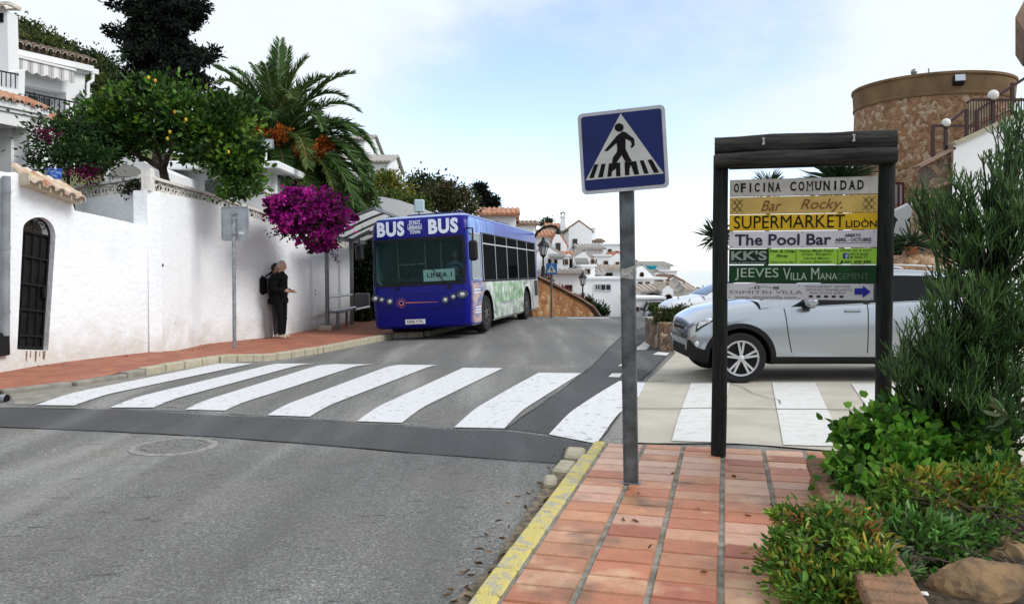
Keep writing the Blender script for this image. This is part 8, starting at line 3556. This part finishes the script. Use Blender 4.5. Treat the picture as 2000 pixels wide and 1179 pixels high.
yucca('spiky yucca head left of the left notice board post', 1400, 462, 22, 0.50, 150, 0.1)
yucca('spiky yucca crown showing under the notice board beam', 1640, 352, 24, 1.05, 190, 0.1)
yucca('spiky yucca head behind the uppermost notice board', 1500, 362, 30, 0.62, 120, 0.1)
yp = AT(1780, 505, 18.8)
tp_ = thing('plant_pot', 'terracotta pot on the stone steps behind the car roof', 'plant pot', tuple(yp))
mb = MB()
mb.lathe([(0.10, 0), (0.15, 0.22), (0.17, 0.23), (0.17, 0.27), (0.14, 0.27), (0.13, 0.22), (0, 0.22)], (0, 0, 0), 18)
mb.build('pot', mat('terracotta_pot', (0.33, 0.12, 0.06), 0.8), tp_, 40)
yucca('potted yucca in the terracotta pot beside the twin lamp', 1780, 476, 18.8, 0.42, 110, yp.z + 0.2, 0.03)
q = AT(1752, 495, 20.5)
bush('tower_shrub', 'dark shrub behind the right notice board post', 'shrub', (q.x, 20.5, 0.2), [E(1748, 490, 10, 24, 20.5, 18), E(1730, 500, 20, 24, 20.8, 18)], 44, 0.1, 0.05, [(0.02, 0.035, 0.012), (0.03, 0.05, 0.018)], m_leaf, 0.25, 0.36, 0.2)

# ---- planter bed at the right foreground
m_brick = mat('old_brick', (0.28, 0.15, 0.085), 0.9, vs=9, col2=(0.17, 0.115, 0.075), bump=0.6, bs=50, detail=8)
bd = thing('brick_border', 'low weathered brick border around the plant bed at lower right', 'planter', (2.04, 5.62, PZ), -HD)
mb = MB()
random.seed(5)
ln = 4.2
n = int(ln / 0.115)
for k in range(n):
    y = -0.06 - k * 0.115
    mb.box((0.11, y, 0.165), (0.23, 0.105, 0.075), 0, (random.uniform(-0.02, 0.02), random.uniform(-0.03, 0.03), random.uniform(-0.02, 0.02)), bev=0.012)
n = int(ln / 0.235)
for r_ in range(2):
    for k in range(n):
        y = -0.12 - k * 0.235 - 0.11 * r_
        mb.box((0.09, y, 0.031 + 0.064 * r_), (0.15, 0.225, 0.058), 0, (0, 0, random.uniform(-0.015, 0.015)), bev=0.01)
for k in range(12):
    x = 0.30 + k * 0.235
    mb.box((x, -0.06, 0.03), (0.225, 0.11, 0.06), 0, bev=0.01)
    mb.box((x - 0.1, -0.06, 0.095), (0.225, 0.11, 0.06), 0, bev=0.01)
    mb.box((x, -0.06, 0.165), (0.225, 0.11, 0.07), 0, (random.uniform(-0.02, 0.02), random.uniform(-0.02, 0.02), 0), bev=0.012)
mb.build('bricks', m_brick, bd, 30)
cs, sn = math.cos(-HD), math.sin(-HD)
wl_ = lambda x, y: V((2.04 + x * cs - y * sn, 5.62 + x * sn + y * cs))
mb = MB()
rows = []
for i in range(20):
    r_ = []
    for j in range(22):
        x, y = 0.21 + 3.6 * i / 19, -0.11 - 4.3 * j / 21
        p = wl_(x, y)
        r_.append((p.x, p.y, PZ + 0.10 + 0.10 * smooth(0.2, 1.5, x) + random.uniform(-0.02, 0.02)))
    rows.append(r_)
mb.grid(rows)
struct(mb.build('bed_soil', m_soil, smooth_deg=60))

# rocks and white pebbles
m_rock = mat('tan_rock', (0.28, 0.175, 0.09), 0.9, vs=6, col2=(0.09, 0.065, 0.045), bump=0.9, bs=18, detail=9)


def rock(label, c, r, sq, seed, name='rock', m=None):
    bm = bmesh.new()
    bmesh.ops.create_icosphere(bm, subdivisions=5, radius=1)
    rs = np.random.default_rng(seed)
    ph = rs.normal(size=(14, 3)) * 1.0
    fr = rs.normal(size=(14, 3)) * 2.2
    for v in bm.verts:
        p = np.array(v.co)
        k = 1 + sum((0.05 if i < 5 else 0.012) * (1 - 1.6 * abs(math.sin(fr[i] @ p * (0.5 + i * 0.35) + ph[i][0]))) for i in range(14))
        q = p * k
        for pl in ph[:6]:
            nrm = pl / np.linalg.norm(pl)
            d = q @ nrm - 0.78
            if d > 0:
                q = q - nrm * d * 0.75
        v.co = (q[0] * r * sq[0], q[1] * r * sq[1], q[2] * r * sq[2])
    me = bpy.data.meshes.new(name)
    bm.to_mesh(me)
    bm.free()
    me.materials.append(m or m_rock)
    ob = bpy.data.objects.new(name, me)
    COL.objects.link(ob)
    ob.location = c
    set_smooth(me, 35)
    return tag(ob, label, 'rock' if name == 'rock' else 'pebble')


rock('big jagged tan rock at the lower right corner of the bed', AT(1925, 1165, 3.55), 0.22, (1.2, 0.9, 0.75), 3)
rock('smaller dark rock half hidden behind the big tan rock', AT(1985, 1110, 3.9), 0.2, (1, 1, 0.8), 8)
rock('brownish rock at the right edge above the big one', AT(1990, 1060, 4.2), 0.14, (1.0, 1, 0.8), 12)
m_peb = mat('white_pebble', (0.68, 0.66, 0.62), 0.6)
for k, (px, py) in enumerate(((1803, 1163), (1787, 1172))):
    rock(('upper' if k == 0 else 'lower') + ' white pebble beside the big tan rock', AT(px, py, 3.45), 0.025, (1.1, 1, 0.85), 20 + k, 'pebble', m_peb)

# broad leaved shrub
q = wl_(0.9, -0.7)
bush('broadleaf_shrub', 'glossy round leaved shrub in front of the right notice board post', 'shrub', (q.x, q.y, PZ + 0.15),
     [E(1745, 870, 80, 60, 5.1, 44), E(1720, 925, 80, 55, 4.9, 40), E(1830, 850, 70, 55, 5.3, 34), E(1690, 960, 50, 35, 4.7, 16), E(1830, 940, 90, 60, 4.8, 40), E(1660, 840, 24, 14, 5.0, 9), E(1692, 856, 20, 14, 5.0, 8), E(1770, 795, 30, 22, 5.3, 9), E(1920, 900, 60, 60, 5.1, 24)],
     18, 0.064, 0.056, [(0.055, 0.16, 0.018), (0.09, 0.23, 0.025), (0.035, 0.10, 0.012), (0.16, 0.33, 0.04)], m_leafg, 0.22, 0.26, 0.5,
     [((q.x, q.y, PZ), tuple(AT(1745, 880, 5.1)), 0.02, 0.008), ((q.x, q.y, PZ), tuple(AT(1830, 860, 5.3)), 0.02, 0.008), ((q.x, q.y, PZ), tuple(AT(1665, 845, 5.0)), 0.014, 0.005), ((q.x, q.y, PZ), tuple(AT(1700, 940, 4.8)), 0.014, 0.005)], w=[0.35, 0.3, 0.2, 0.15])

# straggling small leaved plants in the foreground
fcols = [(0.075, 0.17, 0.025), (0.13, 0.25, 0.035), (0.30, 0.29, 0.04), (0.38, 0.26, 0.045), (0.24, 0.11, 0.03), (0.20, 0.32, 0.045)]


def sprawl(name, label, base, ells, stems, per, L_, W__, cols, w):
    rt = bush(name, label, 'plant', base, ells, per, L_, W__, cols, m_leaf, 0.22, 0.30, 0.35, None, w, crown='leaves', up=0.15)
    mb = MB()
    for e in ells:
        for k in range(stems):
            c = V(e[0]) + V((random.uniform(-1, 1) * e[1][0], random.uniform(-1, 1) * e[1][1], random.uniform(-0.3, 1) * e[1][2]))
            limb(mb, (random.uniform(-0.12, 0.12), random.uniform(-0.12, 0.12), 0), c - V(base), 0.006, 0.0025, 0.10, 5, 6)
    mb.build('stems', m_bark, rt, 60)
    return rt


q = wl_(0.32, -1.75)
sprawl('lantana', 'straggling yellow green plant spilling over the brick border onto the tiles', (q.x, q.y, PZ + 0.15), [E(1565, 1110, 55, 60, 3.75, 34), E(1620, 1030, 75, 40, 3.95, 36), E(1540, 1010, 25, 14, 4.0, 6), E(1600, 1165, 80, 40, 3.55, 34), E(1705, 1120, 45, 40, 3.55, 26), E(1530, 1060, 25, 20, 3.85, 7), E(1660, 1080, 60, 60, 3.8, 30)], 6, 26, 0.046, 0.017, fcols, [0.34, 0.26, 0.13, 0.07, 0.04, 0.16])
q = wl_(1.05, -1.6)
sprawl('lantana', 'yellowing bush with orange brown leaves in the middle of the plant bed', (q.x, q.y, PZ + 0.15), [E(1790, 980, 60, 60, 4.25, 34), E(1900, 980, 70, 60, 4.3, 44), E(1750, 1050, 90, 40, 4.1, 36), E(1950, 930, 40, 40, 4.5, 14), E(1760, 960, 20, 35, 4.2, 8)], 6, 26, 0.055, 0.02, fcols, [0.2, 0.25, 0.22, 0.12, 0.06, 0.15])
q = wl_(0.9, -1.95)
sprawl('groundcover_plant', 'low bright green plant with pale leaves near the big rock', (q.x, q.y, PZ + 0.12), [E(1800, 1060, 100, 40, 3.95, 50), E(1720, 1120, 60, 35, 3.75, 26), E(1900, 1050, 70, 30, 4.0, 24)], 4, 26, 0.06, 0.018, [(0.09, 0.20, 0.04), (0.13, 0.27, 0.06), (0.06, 0.13, 0.03), (0.25, 0.33, 0.17)], [0.35, 0.3, 0.2, 0.15])
q = wl_(2.0, -1.3)
bush('large_leaf_plant', 'plant with long pale edged leaves at the right edge', 'plant', (q.x, q.y, PZ + 0.2), [E(1990, 830, 18, 60, 4.7, 7), E(1995, 930, 20, 40, 4.6, 5)], 4, 0.13, 0.035, [(0.05, 0.12, 0.03), (0.16, 0.20, 0.09)], m_leafg, 0.2, 0.35, 0.2)

# pencil stemmed bush on the right
pb0 = V((3.25, 5.75, PZ + 0.1))
pcb = thing('pencil_bush', 'tall dark green bush of thin leafless pencil stems at the right edge', 'bush', tuple(pb0))
mb = MB()
random.seed(21)
NT = [0]


def twig(p, d, L_, r, depth, tone):
    """an upward curving stem that forks into thinner ones"""
    pts = [p]
    q = p.copy()
    dd = d.copy()
    seg = 3
    for k in range(seg):
        dd = (dd + V((random.uniform(-0.10, 0.10), random.uniform(-0.10, 0.10), 0.20 + random.uniform(-0.06, 0.10)))).normalized()
        q = q + dd * (L_ / seg)
        pts.append(q.copy())
    j = random.uniform(0.75, 1.3)
    tip = depth == 0
    c0 = (0.028, 0.048, 0.018) if not tip else (0.05, 0.105, 0.025)
    cc = tuple(a * j * tone for a in c0)
    mb.tube([a - pb0 for a in pts], [r, r * 0.92, r * 0.85, r * (0.55 if tip else 0.8)], 4 if depth < 2 else 6, 0, tip, cc)
    NT[0] += 1
    if depth > 0:
        n = random.choice((2, 3, 3, 4)) if depth > 1 else random.choice((3, 4, 4, 5))
        for k in range(n):
            a = 2 * math.pi * (k + random.random() * 0.6) / n
            u = dd.orthogonal().normalized()
            w = dd.cross(u)
            sp = random.uniform(0.45, 0.85)
            nd = (dd + (u * math.cos(a) + w * math.sin(a)) * sp).normalized()
            src = pts[-1] if k < 2 else pts[random.choice((2, 3))]
            twig(src, nd, L_ * random.uniform(0.62, 0.92), r * 0.72, depth - 1, tone * random.uniform(0.85, 1.15))


tips = []
for (px, py, rx, ry, Y, n) in ((1975, 330, 60, 70, 5.7, 20), (1900, 420, 70, 60, 5.6, 22), (1830, 430, 40, 40, 5.5, 8), (1985, 470, 60, 90, 5.4, 24), (1900, 540, 70, 70, 5.5, 24), (1960, 640, 80, 90, 5.4, 34), (1870, 680, 70, 70, 5.3, 26), (1800, 715, 40, 50, 5.3, 12), (1935, 770, 80, 60, 5.3, 30), (1850, 780, 60, 40, 5.3, 16), (1985, 250, 20, 30, 5.7, 5), (1770, 690, 22, 26, 5.2, 4), (1840, 560, 26, 26, 5.5, 5), (1790, 400, 16, 16, 5.5, 3), (1930, 600, 70, 60, 5.2, 14), (1950, 840, 70, 40, 5.1, 12), (1760, 745, 30, 20, 5.1, 4), (1810, 640, 45, 50, 5.2, 6), (1830, 400, 36, 30, 5.5, 5), (1900, 700, 90, 80, 5.5, 30)):
    for k in range(int(n * 1.9)):
        a, rr_2 = random.uniform(0, 2 * math.pi), math.sqrt(random.random())
        tips.append(AT(px + rx * rr_2 * math.cos(a), py + ry * rr_2 * math.sin(a), Y + random.uniform(-0.35, 0.35)))
hubs = [pb0.lerp(AT(px, py, y), 0.62) for px, py, y in ((1960, 300, 5.8), (1900, 450, 5.6), (1830, 500, 5.5), (1985, 480, 5.5), (1960, 680, 5.4), (1860, 720, 5.3), (1790, 740, 5.2), (1930, 800, 5.3))]
for h in hubs:
    mb.tube([pb0 - pb0, (pb0.lerp(h, 0.5) + V((random.uniform(-0.05, 0.05), 0, 0.03))) - pb0, h - pb0], [0.03, 0.024, 0.018], 6, 0, True, (0.03, 0.035, 0.02))
for tpt in tips:
    h = min(hubs, key=lambda q: (q - tpt).length)
    d = (tpt - h)
    st = h.lerp(tpt, 0.0)
    base = tpt - d.normalized() * 0.12 - V((0, 0, 0.10))
    mid = h.lerp(base, 0.55) - V((0, 0, 0.03))
    mb.tube([h - pb0, mid - pb0, base - pb0], [0.011, 0.009, 0.007], 5, 0, True, (0.026, 0.038, 0.016))
    dd = (base - mid).normalized()
    twig(base, (dd + V((0, 0, 0.25))).normalized(), random.uniform(0.10, 0.16), 0.0072, 2, random.uniform(0.75, 1.25))
mb.build('stems', leaf_mat('pencil_stem', 0.5, 0.0), pcb, 70, cols=True, fix=False)

# dry leaves blown into the gutter and onto the tiles
P = []
for k in range(60):
    t_ = random.random()
    p = kin[0].lerp(kin[-1], t_) - kn * random.uniform(0.16, 0.42)
    P.append((p.x, p.y, gz(p.x, p.y) + 0.02))
for k in range(16):
    p = O3 + Wv * random.uniform(-1.0, 0.9) + U * random.uniform(0.2, 2.8)
    if (p - kin[0]).dot(kn) > 0.05:
        P.append((p.x, p.y, PZ + 0.006))
for k in range(50):
    a = along(LW, random.uniform(0.1, 1)) + V((random.uniform(0.05, 0.4), -0.1))
    P.append((a.x, a.y, gz(a.x, a.y) + left_rise(a.x, a.y) + 0.012))
P = np.array(P)
d_ = unit(len(P)) * np.array([1, 1, 0.12])
lv = leaf_obj('fallen_leaves', P, 0.035 + 0.03 * rng.random(len(P)), 0.018, np.array([(0.16, 0.09, 0.035)]) * (0.4 + rng.random((len(P), 1))), m_leaf, None, d_)
lv['kind'] = 'stuff'
